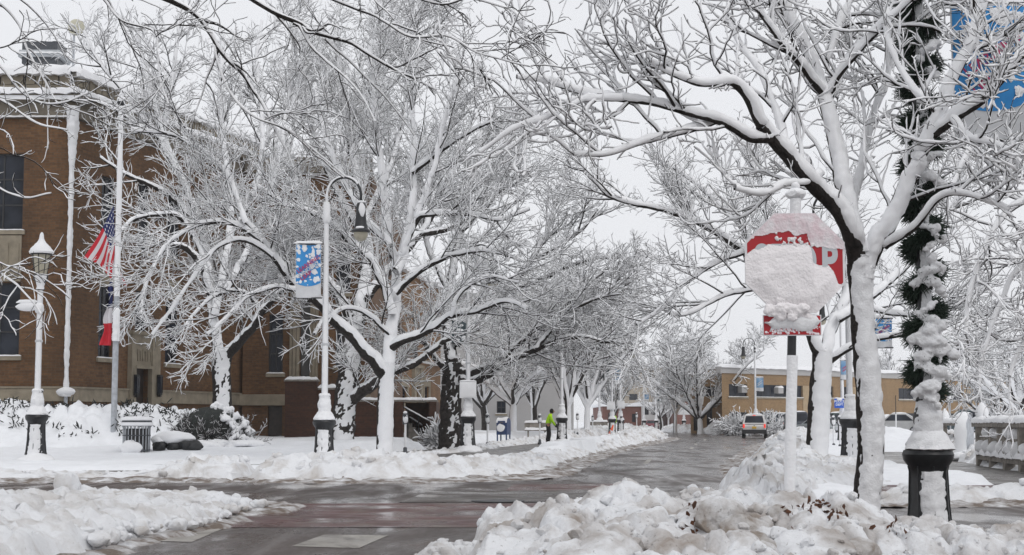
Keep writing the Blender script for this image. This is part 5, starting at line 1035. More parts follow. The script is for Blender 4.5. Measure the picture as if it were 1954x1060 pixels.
# ------------------------------------------------------------------ people
def skinned(name, m, parent, verts, edges, radii, root=0, sub=2):
    me = bpy.data.meshes.new(name); me.from_pydata([tuple(v) for v in verts], edges, []); o = bpy.data.objects.new(name, me); COL.objects.link(o)
    sk = o.modifiers.new('skin', 'SKIN'); sk.use_smooth_shade = True
    for i, r in enumerate(radii): me.skin_vertices[0].data[i].radius = (r, r) if not isinstance(r, tuple) else r
    me.skin_vertices[0].data[root].use_root = True; sb = o.modifiers.new('sub', 'SUBSURF'); sb.levels = sub; sb.render_levels = sub
    dg = bpy.context.evaluated_depsgraph_get(); me2 = bpy.data.meshes.new_from_object(o.evaluated_get(dg)); me2.name = name; bpy.data.objects.remove(o)
    me2.materials.clear(); me2.materials.append(m); me2.shade_smooth(); return link(name, me2, parent)
x, y = at(1046, 846, 80)[:2]
PR_ = thing('person', 'person in a lime hi-vis jacket and dark trousers bending over a snow shovel', 'person', (x, y, .15))
J = dict(pel=(0, 0, .93), spine=(.03, 0, 1.13), chest=(.09, 0, 1.36), neck=(.16, 0, 1.50), head=(.20, 0, 1.60), crown=(.21, 0, 1.72),
         hl=(0, .09, .90), kl=(.02, .11, .50), al=(-.05, .11, .09), fl=(.12, .12, .035), hr=(0, -.09, .90), kr=(.07, -.11, .49), ar=(.0, -.11, .09), fr=(.17, -.12, .035),
         sl=(.10, .19, 1.41), el=(.17, .23, 1.15), wl=(.34, .12, .98), sr=(.10, -.19, 1.41), er=(.19, -.24, 1.14), wr=(.36, -.13, .90))
ks = list(J); ed = [('pel', 'spine'), ('spine', 'chest'), ('chest', 'neck'), ('neck', 'head'), ('head', 'crown'), ('pel', 'hl'), ('hl', 'kl'), ('kl', 'al'), ('al', 'fl'), ('pel', 'hr'), ('hr', 'kr'), ('kr', 'ar'), ('ar', 'fr'), ('chest', 'sl'), ('sl', 'el'), ('el', 'wl'), ('chest', 'sr'), ('sr', 'er'), ('er', 'wr')]
rad = dict(pel=.12, spine=.11, chest=.13, neck=.055, head=.085, crown=.07, hl=.085, kl=.06, al=.04, fl=.035, hr=.085, kr=.06, ar=.04, fr=.035, sl=.06, el=.045, wl=.03, sr=.06, er=.045, wr=.03)
bd = skinned('body', SKIN, PR_, [J[k] for k in ks], [(ks.index(a), ks.index(c)) for a, c in ed], [rad[k] for k in ks])
def cloth(name, m, keys, edges, rr): return skinned(name, m, PR_, [J[k] if isinstance(k, str) else k for k in keys], edges, rr)
cloth('jacket', HIVIS, ['pel', 'spine', 'chest', 'sl', 'el', 'wl', 'sr', 'er', 'wr', (.14, 0, 1.47)], [(0, 1), (1, 2), (2, 3), (3, 4), (4, 5), (2, 6), (6, 7), (7, 8), (2, 9)], [.165, .16, .175, .095, .075, .055, .095, .075, .055, .085])
cloth('trousers', DARKC, ['pel', 'hl', 'kl', 'al', 'hr', 'kr', 'ar', (0, 0, .98)], [(0, 1), (1, 2), (2, 3), (0, 4), (4, 5), (5, 6), (0, 7)], [.15, .115, .10, .095, .115, .10, .095, .145])
for s_ in ('l', 'r'): cloth('boot', RUBBER, ['a' + s_, 'f' + s_, tuple(np.array(J['a' + s_]) + [-.04, 0, -.03])], [(0, 1), (0, 2)], [.06, .055, .05])
b = MB(); b.blob((.185, 0, 1.635), .115, 2, .1, 3, (.95, .9, 1.15)); V = b.V[0]; b.V[0] = V[:]; b.build('hood', HAIR, PR_)
b = MB(); b.blob((.25, 0, 1.615), .085, 3, .05, 3, (.72, .82, 1.05)); b.blob((.318, 0, 1.61), .018, 1, .1, 2, (1, .8, 1.3)); b.build('face', SKIN, PR_)
b = MB(); b.blob((.306, .03, 1.635), .010, 1, 0, 2); b.blob((.306, -.03, 1.635), .010, 1, 0, 2); b.box((.303, 0, 1.575), (.01, .04, .006)); b.build('eyes_and_mouth', HAIR, PR_)
hands = [(np.array(J['wl']), np.array([.47, .07, .88])), (np.array(J['wr']), np.array([.43, -.08, .84]))]
for w_, h_ in hands:
    b = MB(); d = norm((h_ - w_)[None])[0]; b.blob((w_ + h_) / 2, .055, 4, .1, 3, (1.1, .7, 1.1))
    for f in range(4): p = h_ + np.array([0, .0, .035 - .024 * f]); b.tube([p - d * .05, p + d * .02, p + d * .03 + [0, .03, -.02], p + d * .005 + [0, .045, -.035]], [.013, .013, .012, .009], 7)
    b.tube([w_ * .5 + h_ * .5 + [0, -.02, .04], h_ + [.0, -.035, .05], h_ + [.03, -.02, .03]], [.015, .014, .01], 7); b.build('glove', HAIR, PR_)
SH = thing('snow_shovel', 'long handled snow scraper held low by the worker in the lime jacket', 'shovel', (x, y, .15)); p0, p1 = np.array([.40, -.02, .98]), np.array([1.0, -.05, .10]); b = MB(); b.tube([p0 + (p0 - p1) * .12, p1], .017, 8); b.build('shaft', IRON, SH)
b = MB(); b.box((1.06, -.05, .05), (.16, .5, .02), 0, 1, np.array(Matrix.Rotation(.5, 3, 'Y'))); b.build('blade', STEEL, SH, smooth=False)
x, y = at(1169.5, 812, 122)[:2]; P2 = dup(PR_, (x, y, .2), 1.4, 'second person with a dark cap and lime vest mostly hidden behind the far lamp post'); P2['category'] = 'person'

# ------------------------------------------------------------------ vehicles
def wheel(r_, x, y, rad=.36, w_=.22):
    b = MB(); b.lathe([(rad - .07, -w_ / 2), (rad - .01, -w_ / 2), (rad, -w_ / 4), (rad, w_ / 4), (rad - .01, w_ / 2), (rad - .07, w_ / 2)], 24, cap=False); V = b.V[0]; b.V[0] = np.stack([V[:, 2] + x, V[:, 0] + y, V[:, 1] + rad], 1); t = b.build('wheel', RUBBER, r_)
    b = MB(); b.lathe([(.03, -w_ * .42), (rad * .7, -w_ * .3), (rad * .8, -w_ / 2), (rad * .8, w_ / 2), (rad * .7, w_ * .3), (.03, w_ * .42)], 18); V = b.V[0]; b.V[0] = np.stack([V[:, 2] + x, V[:, 0] + y, V[:, 1] + rad], 1); b.build('rim', CHROME, t)
def car(label, loc, rz, kind, paint, lit=False, snow=True, plate=PLATE, group=None, L_=4.6, W_=1.82, H_=1.75):
    """front towards +y"""
    r = thing('parked_car' if not lit else 'car', label, {'suv': 'SUV', 'sedan': 'car', 'pickup': 'pickup truck'}[kind], loc, rz, group); h = L_ / 2; w2 = W_ / 2
    belt = {'suv': 1.06, 'sedan': .93, 'pickup': 1.12}[kind]; low = .34 if kind != 'sedan' else .26
    nose = belt - (.02 if kind == 'pickup' else .16)
    prof = [(-h, low + .1), (-h + .04, low), (h - .1, low), (h, low + .14), (h, nose - .2), (h - .12, nose - .03), (h * .38, belt), (-h * .92, belt), (-h, belt - .1)]
    if kind == 'sedan': prof[-2:] = [(-h * .55, belt), (-h * .92, belt - .02), (-h, belt - .16)]
    b = MB(); b.prism(prof, 'x', -w2, w2); V = b.V[0]; k = np.clip((V[:, 2] - .6) / .6, 0, 1); V[:, 0] *= 1 - .03 * k; e = np.clip((np.abs(V[:, 1]) - h * .8) / (h * .2), 0, 1); V[:, 0] *= 1 - .06 * e; body = b.build('body', paint, r, bevel=.06, angle=.9)
    gb, gf = {'suv': (-h * .97, h * .36), 'sedan': (-h * .72, h * .40), 'pickup': (-h * .12, h * .38)}[kind]; rb, rf = {'suv': (-h * .86, h * .06), 'sedan': (-h * .34, h * .08), 'pickup': (-h * .06, h * .10)}[kind]
    V = np.array([(-w2 * .96, gb, belt), (w2 * .96, gb, belt), (w2 * .96, gf, belt), (-w2 * .96, gf, belt), (-w2 * .76, rb, H_), (w2 * .76, rb, H_), (w2 * .76, rf, H_), (-w2 * .76, rf, H_)]); b = MB(); b.add(V, [(4, 5, 6, 7), (0, 1, 5, 4), (1, 2, 6, 5), (2, 3, 7, 6), (3, 0, 4, 7)]); b.build('roof', paint, r, bevel=.05, angle=.9)
    def pane(i, j, k_, l_, name, m0=.08, m1=.14, off=.012):
        q = np.array([V[i], V[j], V[k_], V[l_]]); c = q.mean(0); nn = np.cross(q[1] - q[0], q[3] - q[0]); nn /= np.linalg.norm(nn); nn = nn * (1 if np.dot(nn, c - np.array([0, (gb + gf) / 2, (belt + H_) / 2])) > 0 else -1)
        f = lambda u, v: (q[0] * (1 - u) + q[1] * u) * (1 - v) + (q[3] * (1 - u) + q[2] * u) * v + nn * off
        b = MB(); b.add([f(m0, m1), f(1 - m0, m1), f(1 - m0, 1 - m1), f(m0, 1 - m1)], [(0, 1, 2, 3)]); b.build(name, GLASS, r, smooth=False)
    pane(0, 1, 5, 4, 'rear_window'); pane(2, 3, 7, 6, 'windscreen'); pane(1, 2, 6, 5, 'side_window'); pane(3, 0, 4, 7, 'side_window')
    if kind == 'pickup': b = MB(); b.box((0, -h * .55, belt + .003), (W_ * .8, h * .75, .006)); b.build('cargo_bed', BLACKPL, r, smooth=False)
    for sx_ in (-1, 1):
        for yy in (-h * .60, h * .62): wheel(r, sx_ * (w2 - .10), yy, .37 if kind != 'sedan' else .32)
        b = MB(); zz = belt - .14 if kind == 'suv' else belt - .22; b.box((sx_ * (w2 - .14), -h - .005, zz), (.13, .08, .28 if kind == 'suv' else .16)); b.build('tail_light', TAIL if lit else TAILDIM, r, bevel=.015)
        b = MB(); b.box((sx_ * (w2 - .26), h + .0, nose - .18), (.34, .08, .18)); b.build('headlight', HEAD, r, bevel=.02)
        b = MB(); b.box((sx_ * (w2 + .10), gf - .25, belt + .07), (.2, .12, .16)); b.build('wing_mirror', BLACKPL, r, bevel=.02)
    b = MB(); b.box((0, -h - .03, low + .16), (W_ * .97, .16, .30)); b.build('rear_bumper', BLACKPL if kind != 'sedan' else paint, r, bevel=.03); b = MB(); b.box((0, h + .02, low + .12), (W_ * .97, .16, .26)); b.build('front_bumper', BLACKPL if kind != 'pickup' else CHROME, r, bevel=.03)
    b = MB(); b.box((0, h + .012, nose - .19), (W_ * .42, .05, .24)); 
    for i in range(4): b.box((0, h + .045, nose - .28 + .06 * i), (W_ * .42, .02, .02))
    b.build('grille', CHROME if kind == 'pickup' else BLACKPL, r, smooth=False)
    b = MB(); b.box((0, -h - .02, belt - .26 if kind == 'suv' else belt - .28), (.32, .05, .15)); b.build('licence_plate', plate, r, smooth=False)
    if kind == 'suv':
        b = MB(); b.box((0, gb + .09, H_ - .045), (.22, .05, .05)); b.build('brake_light', TAIL if lit else TAILDIM, r, smooth=False); b = MB(); [b.tube([(s_ * w2 * .66, rb + .1, H_ + .05), (s_ * w2 * .66, rf, H_ + .05)], .02) for s_ in (-1, 1)]; b.build('roof_rails', BLACKPL, r)
        b = MB(); b.box((0, -h - .012, belt - .45), (W_ * .7, .03, .03)); b.box((0, -h - .02, belt - .12), (.1, .03, .04)); b.build('tailgate_trim', BLACKPL, r, smooth=False); b = MB(); b.box((0, -h - .09, low + .02), (.1, .12, .1)); b.tube([(.35, -h - .05, low - .05), (.35, -h - .2, low - .06)], .035); b.build('tow_hitch', IRON, r)
    if snow:
        b = MB(); n_ = 12; A = np.array([[(w2 * .74 * (i / n_ * 2 - 1), rb + (rf - rb) * j / n_, H_ + .01 + .09 * (math.sin(math.pi * i / n_) * math.sin(math.pi * j / n_)) ** .35 + .02 * vnoise(np.array([[i * .4, j * .4, L_]]), 3)[0]) for j in range(n_ + 1)] for i in range(n_ + 1)]); b.grid(A)
        if snow == 2: b.blob((0, h * .62, belt - .02), .6, 3, .25, 3, (1.3, 1.0, .28)); b.blob((0, (gf + rf) / 2, (belt + H_) / 2), .5, 4, .2, 3, (1.3, .8, .5)); b.blob((0, -h * .7, belt), .5, 5, .2, 3, (1.4, 1, .5))
        b.build('roof_snow', SNOWT, r)
    return r
def paint(n, c, r_=.3): return mat(n, c, r_, var=.06, vscale=2, coat=.3)
c = at(1450, 838, 117); car('silver SUV with glowing red tail lights driving away at the right edge of the road', (c[0], 119.5, .01), -.16, 'suv', paint('silver_paint', (.64, .63, .62)), True)
c = at(1247, 821, 214); car('dark red sedan with lit tail lights far down the road', (c[0], 216, .01), -.10, 'sedan', paint('red_paint', (.20, .012, .025)), True, False, WHITEP, H_=1.45)
G_ = 'cars parked before the tan building'
car('dark pickup truck with a chrome grille facing the street beside the silver SUV', (at(1500, 800, 144)[0], 146, .1), math.pi + .12, 'pickup', paint('slate_paint', (.06, .075, .09)), group=G_, H_=1.9, L_=5.4, W_=1.95)
car('dark van parked between the stop sign pole and the thick trunk', (at(1532, 800, 128)[0], 130, .1), math.pi, 'suv', paint('navy_paint', (.03, .035, .05)), group=G_, H_=1.95)
car('silver grey sedan parked facing the street right of the thick trunk', (at(1582, 800, 116)[0], 118, .1), math.pi + .5, 'sedan', paint('grey_paint', (.30, .33, .34)), group=G_, H_=1.45)
car('dark green pickup truck parked behind the police sign', (at(1612, 800, 124)[0], 126, .1), math.pi + .3, 'pickup', paint('green_paint', (.04, .065, .06)), group=G_, H_=1.85, L_=5.4, W_=1.95)
car('parked car almost buried in snow between the leaning trunk and the garlanded post', (at(1722, 800, 108)[0], 110, .3), 1.2, 'sedan', paint('pale_paint', (.4, .4, .4)), snow=2, group=G_, H_=1.5)
car('dark parked car behind the arched snowy slab', (at(1850, 800, 104)[0], 106, .2), 1.4, 'suv', paint('teal_paint', (.03, .06, .07)), group=G_, H_=1.8)

# ------------------------------------------------------------------ balustrade and arch slab
BAL = thing('balustrade', 'concrete balustrade with square openings and a thick snow top at the right edge', 'balustrade', (0, 0, 0)); w = Wall((at(1871, 800, 45)[0], 45), (11.2, 27)); zb0, zb1 = .05, 1.22
b = MB(); n_ = 9
for i in range(n_ + 1): u = w.len * i / n_; w.box(b, u - .13, u + .13, 0, zb1 - .12, -.14, .14)
b.build('posts', CONC, BAL, smooth=False, bevel=.012); b = MB(); w.box(b, -.25, w.len, zb1 - .118, zb1, -.22, .22); w.box(b, -.1, w.len, .18, .32, -.12, .12)
for i in range(n_): u0, u1 = w.len * i / n_ + .132, w.len * (i + 1) / n_ - .132; w.box(b, (u0 + u1) / 2 - .09, (u0 + u1) / 2 + .09, .322, zb1 - .12, -.1, .1); w.box(b, u0, u1, .74, .80, -.07, .07)
b.build('rails', CONC, BAL, smooth=False, bevel=.012)
b = MB(); ridge(b, [w.pt(-.25, zb1, 0), w.pt(w.len, zb1, 0)], .24, .17, 3); ridge(b, [w.pt(0, .32, .05), w.pt(w.len, .32, .05)], .13, .16, 4)
for i in range(n_ * 2):
    u = w.len * (i + .5) / n_ / 2; b.blob(w.pt(u, .56, .06), .26, i, .3, 2, (.8, .55, .75))
    if i % 3: b.blob(w.pt(u, .95, .05), .22, 40 + i, .3, 2, (.9, .5, .7))
b.build('snow_cap', SNOWT, BAL); b = MB(); b.lathe([(.12, zb1), (.10, zb1 + .2), (.13, zb1 + .3), (.02, zb1 + .45)], 14, w.pt(.25, 0, 0)); b.build('finial', CONC, BAL); b = MB(); b.lathe([(.16, zb1 + .14), (.19, zb1 + .28), (.15, zb1 + .42), (.05, zb1 + .55), (.01, zb1 + .6)], 16, w.pt(.25, 0, 0), .1, 3); b.build('finial_snow', SNOWT, BAL)
BA2 = thing('balustrade', 'short far piece of concrete balustrade with a snowy ball finial beside the arched slab', 'balustrade', (0, 0, 0)); w = Wall((at(1800, 800, 60)[0], 60), (at(1832, 800, 57)[0], 57)); b = MB(); w.box(b, 0, .2, 0, 1.1, -.1, .1); w.box(b, w.len - .2, w.len, 0, 1.1, -.1, .1); w.box(b, -.05, w.len + .05, 1.102, 1.2, -.16, .16); w.box(b, .2, w.len - .2, .2, .4, -.1, .1); w.box(b, .2, w.len - .2, .7, .8, -.08, .08); b.build('rails', CONC, BA2, smooth=False, bevel=.01)
b = MB(); ridge(b, [w.pt(-.05, 1.2, 0), w.pt(w.len, 1.2, 0)], .2, .18, 3); b.lathe([(.14, 1.3), (.18, 1.45), (.13, 1.6), (.03, 1.75)], 14, w.pt(.3, 0, 0), .1, 4); ridge(b, [w.pt(.1, .4, .1), w.pt(w.len, .4, .1)], .1, .12, 5); b.build('snow_cap', SNOWT, BA2)
c = at(1842, 855, 50); ARC = thing('arched_slab', 'tall round topped concrete slab thickly coated with snow beside the walk', 'monument', (c[0], 50, .15), -.55)
hh_, w2 = 1.35, .48; pf = [(-w2, 0), (w2, 0), (w2, hh_ - w2)] + [(w2 * math.cos(t), hh_ - w2 + w2 * math.sin(t)) for t in np.linspace(0, math.pi, 16)][1:-1] + [(-w2, hh_ - w2)]
b = MB(); b.prism([(p[0], p[1]) for p in pf], 'x', -.16, .16); 
for i in range(5): b.box((-.17, -.3 + .15 * i, .55), (.03, .05, .8))
b.build('slab', STEEL, ARC, angle=.5, bevel=.02); b = MB(); pts = [(0, -w2 - .01, z) for z in np.linspace(.0, hh_ - w2, 10)] + [(0, w2 * -math.cos(t), hh_ - w2 + w2 * math.sin(t)) for t in np.linspace(0, math.pi * .75, 16)][1:]
A = np.array([[(sx_ * (.19 + .02 * math.sin(i)), p[1] * 1.0 - (.06 if i < 10 else .06 * math.cos((i - 9) / 15 * 2.3)) * math.cos(sx_ * 1.3), p[2] + (.0 if i < 10 else .07 * math.sin((i - 9) / 15 * 2.3 + .3)) * math.cos(sx_ * 1.2)) for sx_ in np.linspace(-1, 1, 10)] for i, p in enumerate(pts)]); A += .012 * fbm(A * 9, 3, 3)[..., None]; b.grid(A); b.blob((.0, -.5, .0), .42, 5, .3, 3, (.9, .9, .35)); b.build('snow_crust', SNOWT, ARC)
c = at(1709, 800, 92); b = MB(); b.tube([(0, 0, 0), (.03, 0, zat(755, 92) - .2)], .025); MK = thing('snow_stake', 'thin brown marker stake in the snow pile before the tan building', 'stake', (c[0], 92, .2)); b.build('stake', DOOR, MK); b = MB(); b.tube([(.0, -.03, .1), (.02, -.03, 1.5)], .035, 8, .3); b.build('snow_crust', SNOWT, MK)
c = at(1812, 745, 70); b = MB(); LB = thing('sign_post', 'back of a small snowy sign on a thin grey post beyond the garlanded lamp', 'sign', (c[0], 70, .2)); b.tube([(0, 0, 0), (0, 0, zat(742, 70) - .2)], .03); b.build('post', STEEL, LB); b = MB(); b.box((.0, -.04, zat(756, 70) - .2), (.26, .02, .62)); b.build('plate', STEEL, LB, smooth=False, bevel=.006); b = MB(); ridge(b, [(-.2, -.04, zat(743, 70) - .2), (.2, -.04, zat(743, 70) - .2)], .08, .1, 3); b.blob((0, -.06, zat(756, 70) - .2), .14, 3, .3, 2, (.8, .3, 1.8)); b.build('snow_cap', SNOWT, LB)

# ------------------------------------------------------------------ far buildings
TB = thing('tan_building', 'long two storey tan brick building with dark ribbon windows and a flat roof', 'building', (0, 0, 0))
TW = Wall((at(1378, 800, 152)[0], 152), (62, 190)); z1 = TW.z(1430, 714); zw0, zw1, zl0, zl1 = TW.z(1430, 758), TW.z(1430, 734), .5, TW.z(1430, 787)
secs = [(1390, 1425), (1440, 1502), (1506, 1530), (1561, 1589), (1603, 1623), (1713, 1762), (1806, 1834), (1856, 1880), (1905, 1950)]
hs = [(TW.u(a), TW.u(c), zw0, zw1) for a, c in secs] + [(TW.u(a), TW.u(c), zl0, zl1) for a, c in secs]
b = MB(); TW.panel(b, 0, z1, hs, .35); e = TW.pt(0, 0); b.add([(e[0] * 1.26, 190, 0), e, e + [0, 0, z1], (e[0] * 1.26, 190, z1)], [(0, 1, 2, 3)], [(0, 0), (38, 0), (38, z1), (0, z1)]); b.build('wall', BRICKT, TB, smooth=False)
b = MB(); f = TW.pt(TW.len, 0); b.add([e + [0, 0, z1 - .01], f + [0, 0, z1 - .01], (f[0], 215, z1), (e[0] * 1.32, 200, z1)], [(0, 1, 2, 3)]); b.build('roof', ROOFM, TB, smooth=False)
b = MB(); TW.box(b, -.3, TW.len, z1, z1 + .55, -.5, .12); b.build('fascia', GREYWALL, TB, smooth=False); b = MB(); ridge(b, [TW.pt(-.3, z1 + .55, -.2), TW.pt(TW.len, z1 + .55, -.2)], .5, .35, 3, step=.5); b.build('snow_cap', SNOWT, TB)
for i, h in enumerate(hs):
    fr = window(TW, h, TB, max(2, int((h[1] - h[0]) / 1.1)), 1, .2, i < 9, True, i)
    if i in (0, 1, 5, 6): b = MB(); u = h[0] + (h[1] - h[0]) * (.7 if i != 6 else .2); TW.box(b, u - .4, u + .4, h[2] + .4, h[2] + .95, -.2, .35); ac = b.build('air_conditioner', GREYWALL, TB, smooth=False); b = MB(); ridge(b, [TW.pt(u - .4, h[2] + .95, .1), TW.pt(u + .4, h[2] + .95, .1)], .28, .2, i); b.build('snow_cap', SNOWT, ac)
for a, c in ((1530, 1560), (1623, 1640), (1834, 1856)): b = MB(); TW.box(b, TW.u(a), TW.u(c) - .01, .4, zw1, .0, .06); b.build('brown_panel', TANW, TB, smooth=False)
EN = thing('entry_block', 'low tan brick entry block with dark glass doors behind the round crowned tree', 'building', (0, 0, 0)); EW = Wall((at(1318, 800, 165)[0], 165), (at(1392, 800, 165)[0], 165)); h = [(EW.u(1322), EW.u(1330), .3, EW.z(1326, 778)), (EW.u(1347), EW.u(1358), .3, EW.z(1350, 776)), (EW.u(1338), EW.u(1372), EW.z(1350, 757), EW.z(1350, 738))]
b = MB(); EW.panel(b, 0, EW.z(1350, 705), h, .3); e = EW.pt(0, 0); zz = EW.z(1350, 705); b.add([(e[0] * 1.13, 185, 0), e, e + [0, 0, zz], (e[0] * 1.13, 185, zz)], [(0, 1, 2, 3)], [(0, 0), (20, 0), (20, zz), (0, zz)]); b.build('wall', BRICKT, EN, smooth=False); [window(EW, q, EN, 2, 2, .2, False) for q in h]; b = MB(); EW.box(b, 0, EW.len, zz, zz + .6, -20, .1); b.build('roof', SNOW, EN, smooth=False)
GW = thing('stucco_building', 'plain pale grey building with one dark window behind the mailbox', 'building', (0, 0, 0)); w = Wall((at(826, 800, 130)[0], 130), (at(1087, 800, 130)[0], 130)); h = hole(w, 948, 965, 766, 790); b = MB(); w.panel(b, 0, w.z(950, 560), [h], .2); e = w.pt(w.len, 0); zz = w.z(950, 560); b.add([e, (e[0] + 1.5, 160, 0), (e[0] + 1.5, 160, zz), e + [0, 0, zz]], [(0, 1, 2, 3)]); b.build('wall', GREYWALL, GW, smooth=False); window(w, h, GW, 2, 2, .12, True)
b = MB(); w.box(b, 0, w.len, w.z(950, 692), w.z(950, 690), 0, .03); b.build('wall_joint', STEEL, GW, smooth=False); b = MB(); ridge(b, [w.pt(0, zz, 0), w.pt(w.len, zz, 0)], .4, .3, 4, step=.4); b.build('snow_cap', SNOWT, GW)
def simple_bld(name, label, px0, px1, pyt, Y, m, holes, roof_snow=True, gm=None):
    r = thing(name, label, 'building', (0, 0, 0)); w = Wall((at(px0, 800, Y)[0], Y), (at(px1, 800, Y)[0], Y)); zt = w.z((px0 + px1) / 2, pyt); hs = [hole(w, *q) for q in holes]; b = MB(); w.panel(b, 0, zt, hs, .3)
    p, q = w.pt(0, 0), w.pt(w.len, 0); D_ = 25
    for a in (p, q): b.add([a, a + [0, D_, 0], a + [0, D_, zt], a + [0, 0, zt]], [(0, 1, 2, 3)], [(0, 0), (D_, 0), (D_, zt), (0, zt)])
    b.build('wall', m, r, smooth=False)
    for i, hh in enumerate(hs):
        if gm: b = MB(); w.box(b, hh[0], hh[1], hh[2], hh[3], -.2, -.1); [w.box(b, hh[0], hh[1], hh[2] + (hh[3] - hh[2]) * k / 4 - .02, hh[2] + (hh[3] - hh[2]) * k / 4 + .02, -.1, -.07) for k in (1, 2, 3)]; b.build('garage_door', gm, r, smooth=False)
        else: window(w, hh, r, 2, 2, .2, False, False)
    b = MB(); w.box(b, -.2, w.len + .2, zt, zt + .4, -D_, .2); b.build('roof', SNOW, r, smooth=False); return r
simple_bld('beige_building', 'far beige building with pale trim closing the end of the street', 1188, 1330, 700, 330, BEIGEB, [(1200, 1216, 752, 764), (1268, 1284, 752, 764), (1306, 1318, 735, 748)])
simple_bld('brick_shop', 'far low red brick building with a white roller door beyond the bend', 1291, 1324, 764, 260, BRICKR, [(1292, 1316, 773, 792)], gm=GARAGE)
simple_bld('brick_shop', 'far low red brick building behind the trees left of the red car', 1150, 1224, 776, 210, BRICKR, [(1160, 1170, 788, 806), (1205, 1212, 790, 806)])
simple_bld('white_shop', 'far white fronted building with tall windows behind the small banners', 1224, 1262, 772, 270, GARAGE, [(1229, 1237, 777, 792), (1242, 1250, 777, 792)])
simple_bld('grey_block', 'far grey office block above the end of the street', 1205, 1300, 716, 420, GREYWALL, [(1215, 1240, 735, 745), (1250, 1290, 735, 745)])

# ------------------------------------------------------------------ trees
ZN = dict(jit=.16, trop=.02)
def near_levels(f=1.0, s=1.0):
    return [dict(src='all', dens=2.8 * f, L=1.4 * s, ang=(25, 60), n=11, r0=.017, r1=.005, jit=.15, trop=.03, t0=.10, up=.35, k=(6, 6), amt=.0135),
            dict(dens=4.8 * f, L=.72 * s, ang=(25, 60), n=9, r0=.0085, r1=.0038, jit=.19, trop=.03, k=(5, 5), amt=.0105),
            dict(src='all', dens=4.0 * f, L=.38 * s, ang=(28, 62), n=6, r0=.0054, r1=.003, jit=.21, trop=.03, k=(4, 4), amt=.0085),
            dict(dens=2.8 * f, L=.17 * s, ang=(30, 65), n=4, r0=.004, r1=.0026, jit=.24, trop=.02, k=(3, 4), amt=.0068)]
# the near tree right of the stop sign
TA = [L([(1645, 1010, 18.6, 78), (1648, 985, 18.6, 66), (1658, 900, 18.6, 62), (1660, 820, 18.6, 60), (1655, 730, 18.6, 60), (1646, 640, 18.6, 54), (1642, 560, 18.6, 53), (1641, 505, 18.6, 60)]),
      limbY([(1643, 530), (1628, 470), (1600, 405), (1560, 358), (1515, 312), (1478, 272), (1453, 240)], 18.6, 17.6, 46, 27),
      limbY([(1453, 240), (1430, 195), (1401, 160), (1362, 160), (1330, 158), (1283, 141), (1240, 118)], 17.6, 16.8, 24, 6),
      limbY([(1470, 265), (1432, 262), (1392, 240), (1340, 222), (1264, 200), (1179, 190), (1118, 180), (1047, 158), (985, 150)], 17.7, 16.6, 24, 5),
      limbY([(1368, 232), (1330, 246), (1283, 259), (1226, 274), (1156, 297), (1095, 296)], 17.5, 16.9, 15, 5),
      limbY([(1190, 190), (1120, 192), (1090, 205), (1040, 229), (985, 246), (915, 292)], 16.9, 16.6, 10, 4),
      limbY([(1635, 500), (1620, 420), (1608, 360), (1598, 306), (1582, 236), (1570, 179), (1551, 123), (1527, 71), (1490, 5), (1470, -60)], 18.6, 19.6, 40, 16),
      limbY([(1568, 175), (1540, 140), (1500, 96), (1455, 32), (1425, -20)], 19.1, 18.2, 18, 8),
      limbY([(1578, 200), (1603, 137), (1664, 71), (1740, 0), (1790, -50)], 19.2, 18.4, 17, 9),
      limbY([(1575, 118), (1600, 55), (1622, 0), (1640, -50)], 19.4, 20.2, 14, 8),
      limbY([(1570, 330), (1540, 350), (1500, 355), (1450, 372), (1400, 360)], 18.2, 17.4, 13, 5),
      limbY([(1648, 520), (1680, 452), (1715, 382), (1745, 322), (1768, 272), (1790, 215), (1815, 150), (1845, 90), (1872, 0), (1890, -70)], 18.6, 17.8, 44, 20),
      limbY([(1772, 262), (1815, 228), (1872, 189), (1900, 163), (1954, 108), (2030, 40)], 18.2, 17.3, 26, 14),
      limbY([(1690, 472), (1720, 450), (1749, 429), (1796, 377), (1850, 372), (1925, 400)], 18.5, 17.5, 15, 6),
      limbY([(1615, 440), (1640, 330), (1655, 250), (1690, 160), (1700, 60)], 18.8, 20.6, 16, 8),
      limbY([(1790, 215), (1740, 170), (1700, 90), (1690, 20)], 18.1, 18.8, 12, 7),
      limbY([(1815, 226), (1850, 265), (1905, 280), (1960, 330)], 18.0, 17.2, 11, 6),
      limbY([(1500, 300), (1475, 200), (1450, 140), (1415, 90), (1385, 30)], 17.9, 18.8, 14, 7)]
grow_tree('street_tree', 'near leaning tree with a snow plastered trunk forking just behind the stop sign', TA, near_levels(1.0), 101, amt=(.026, .008), kbig=30, step=.03, rough=.20, patch=1.5)
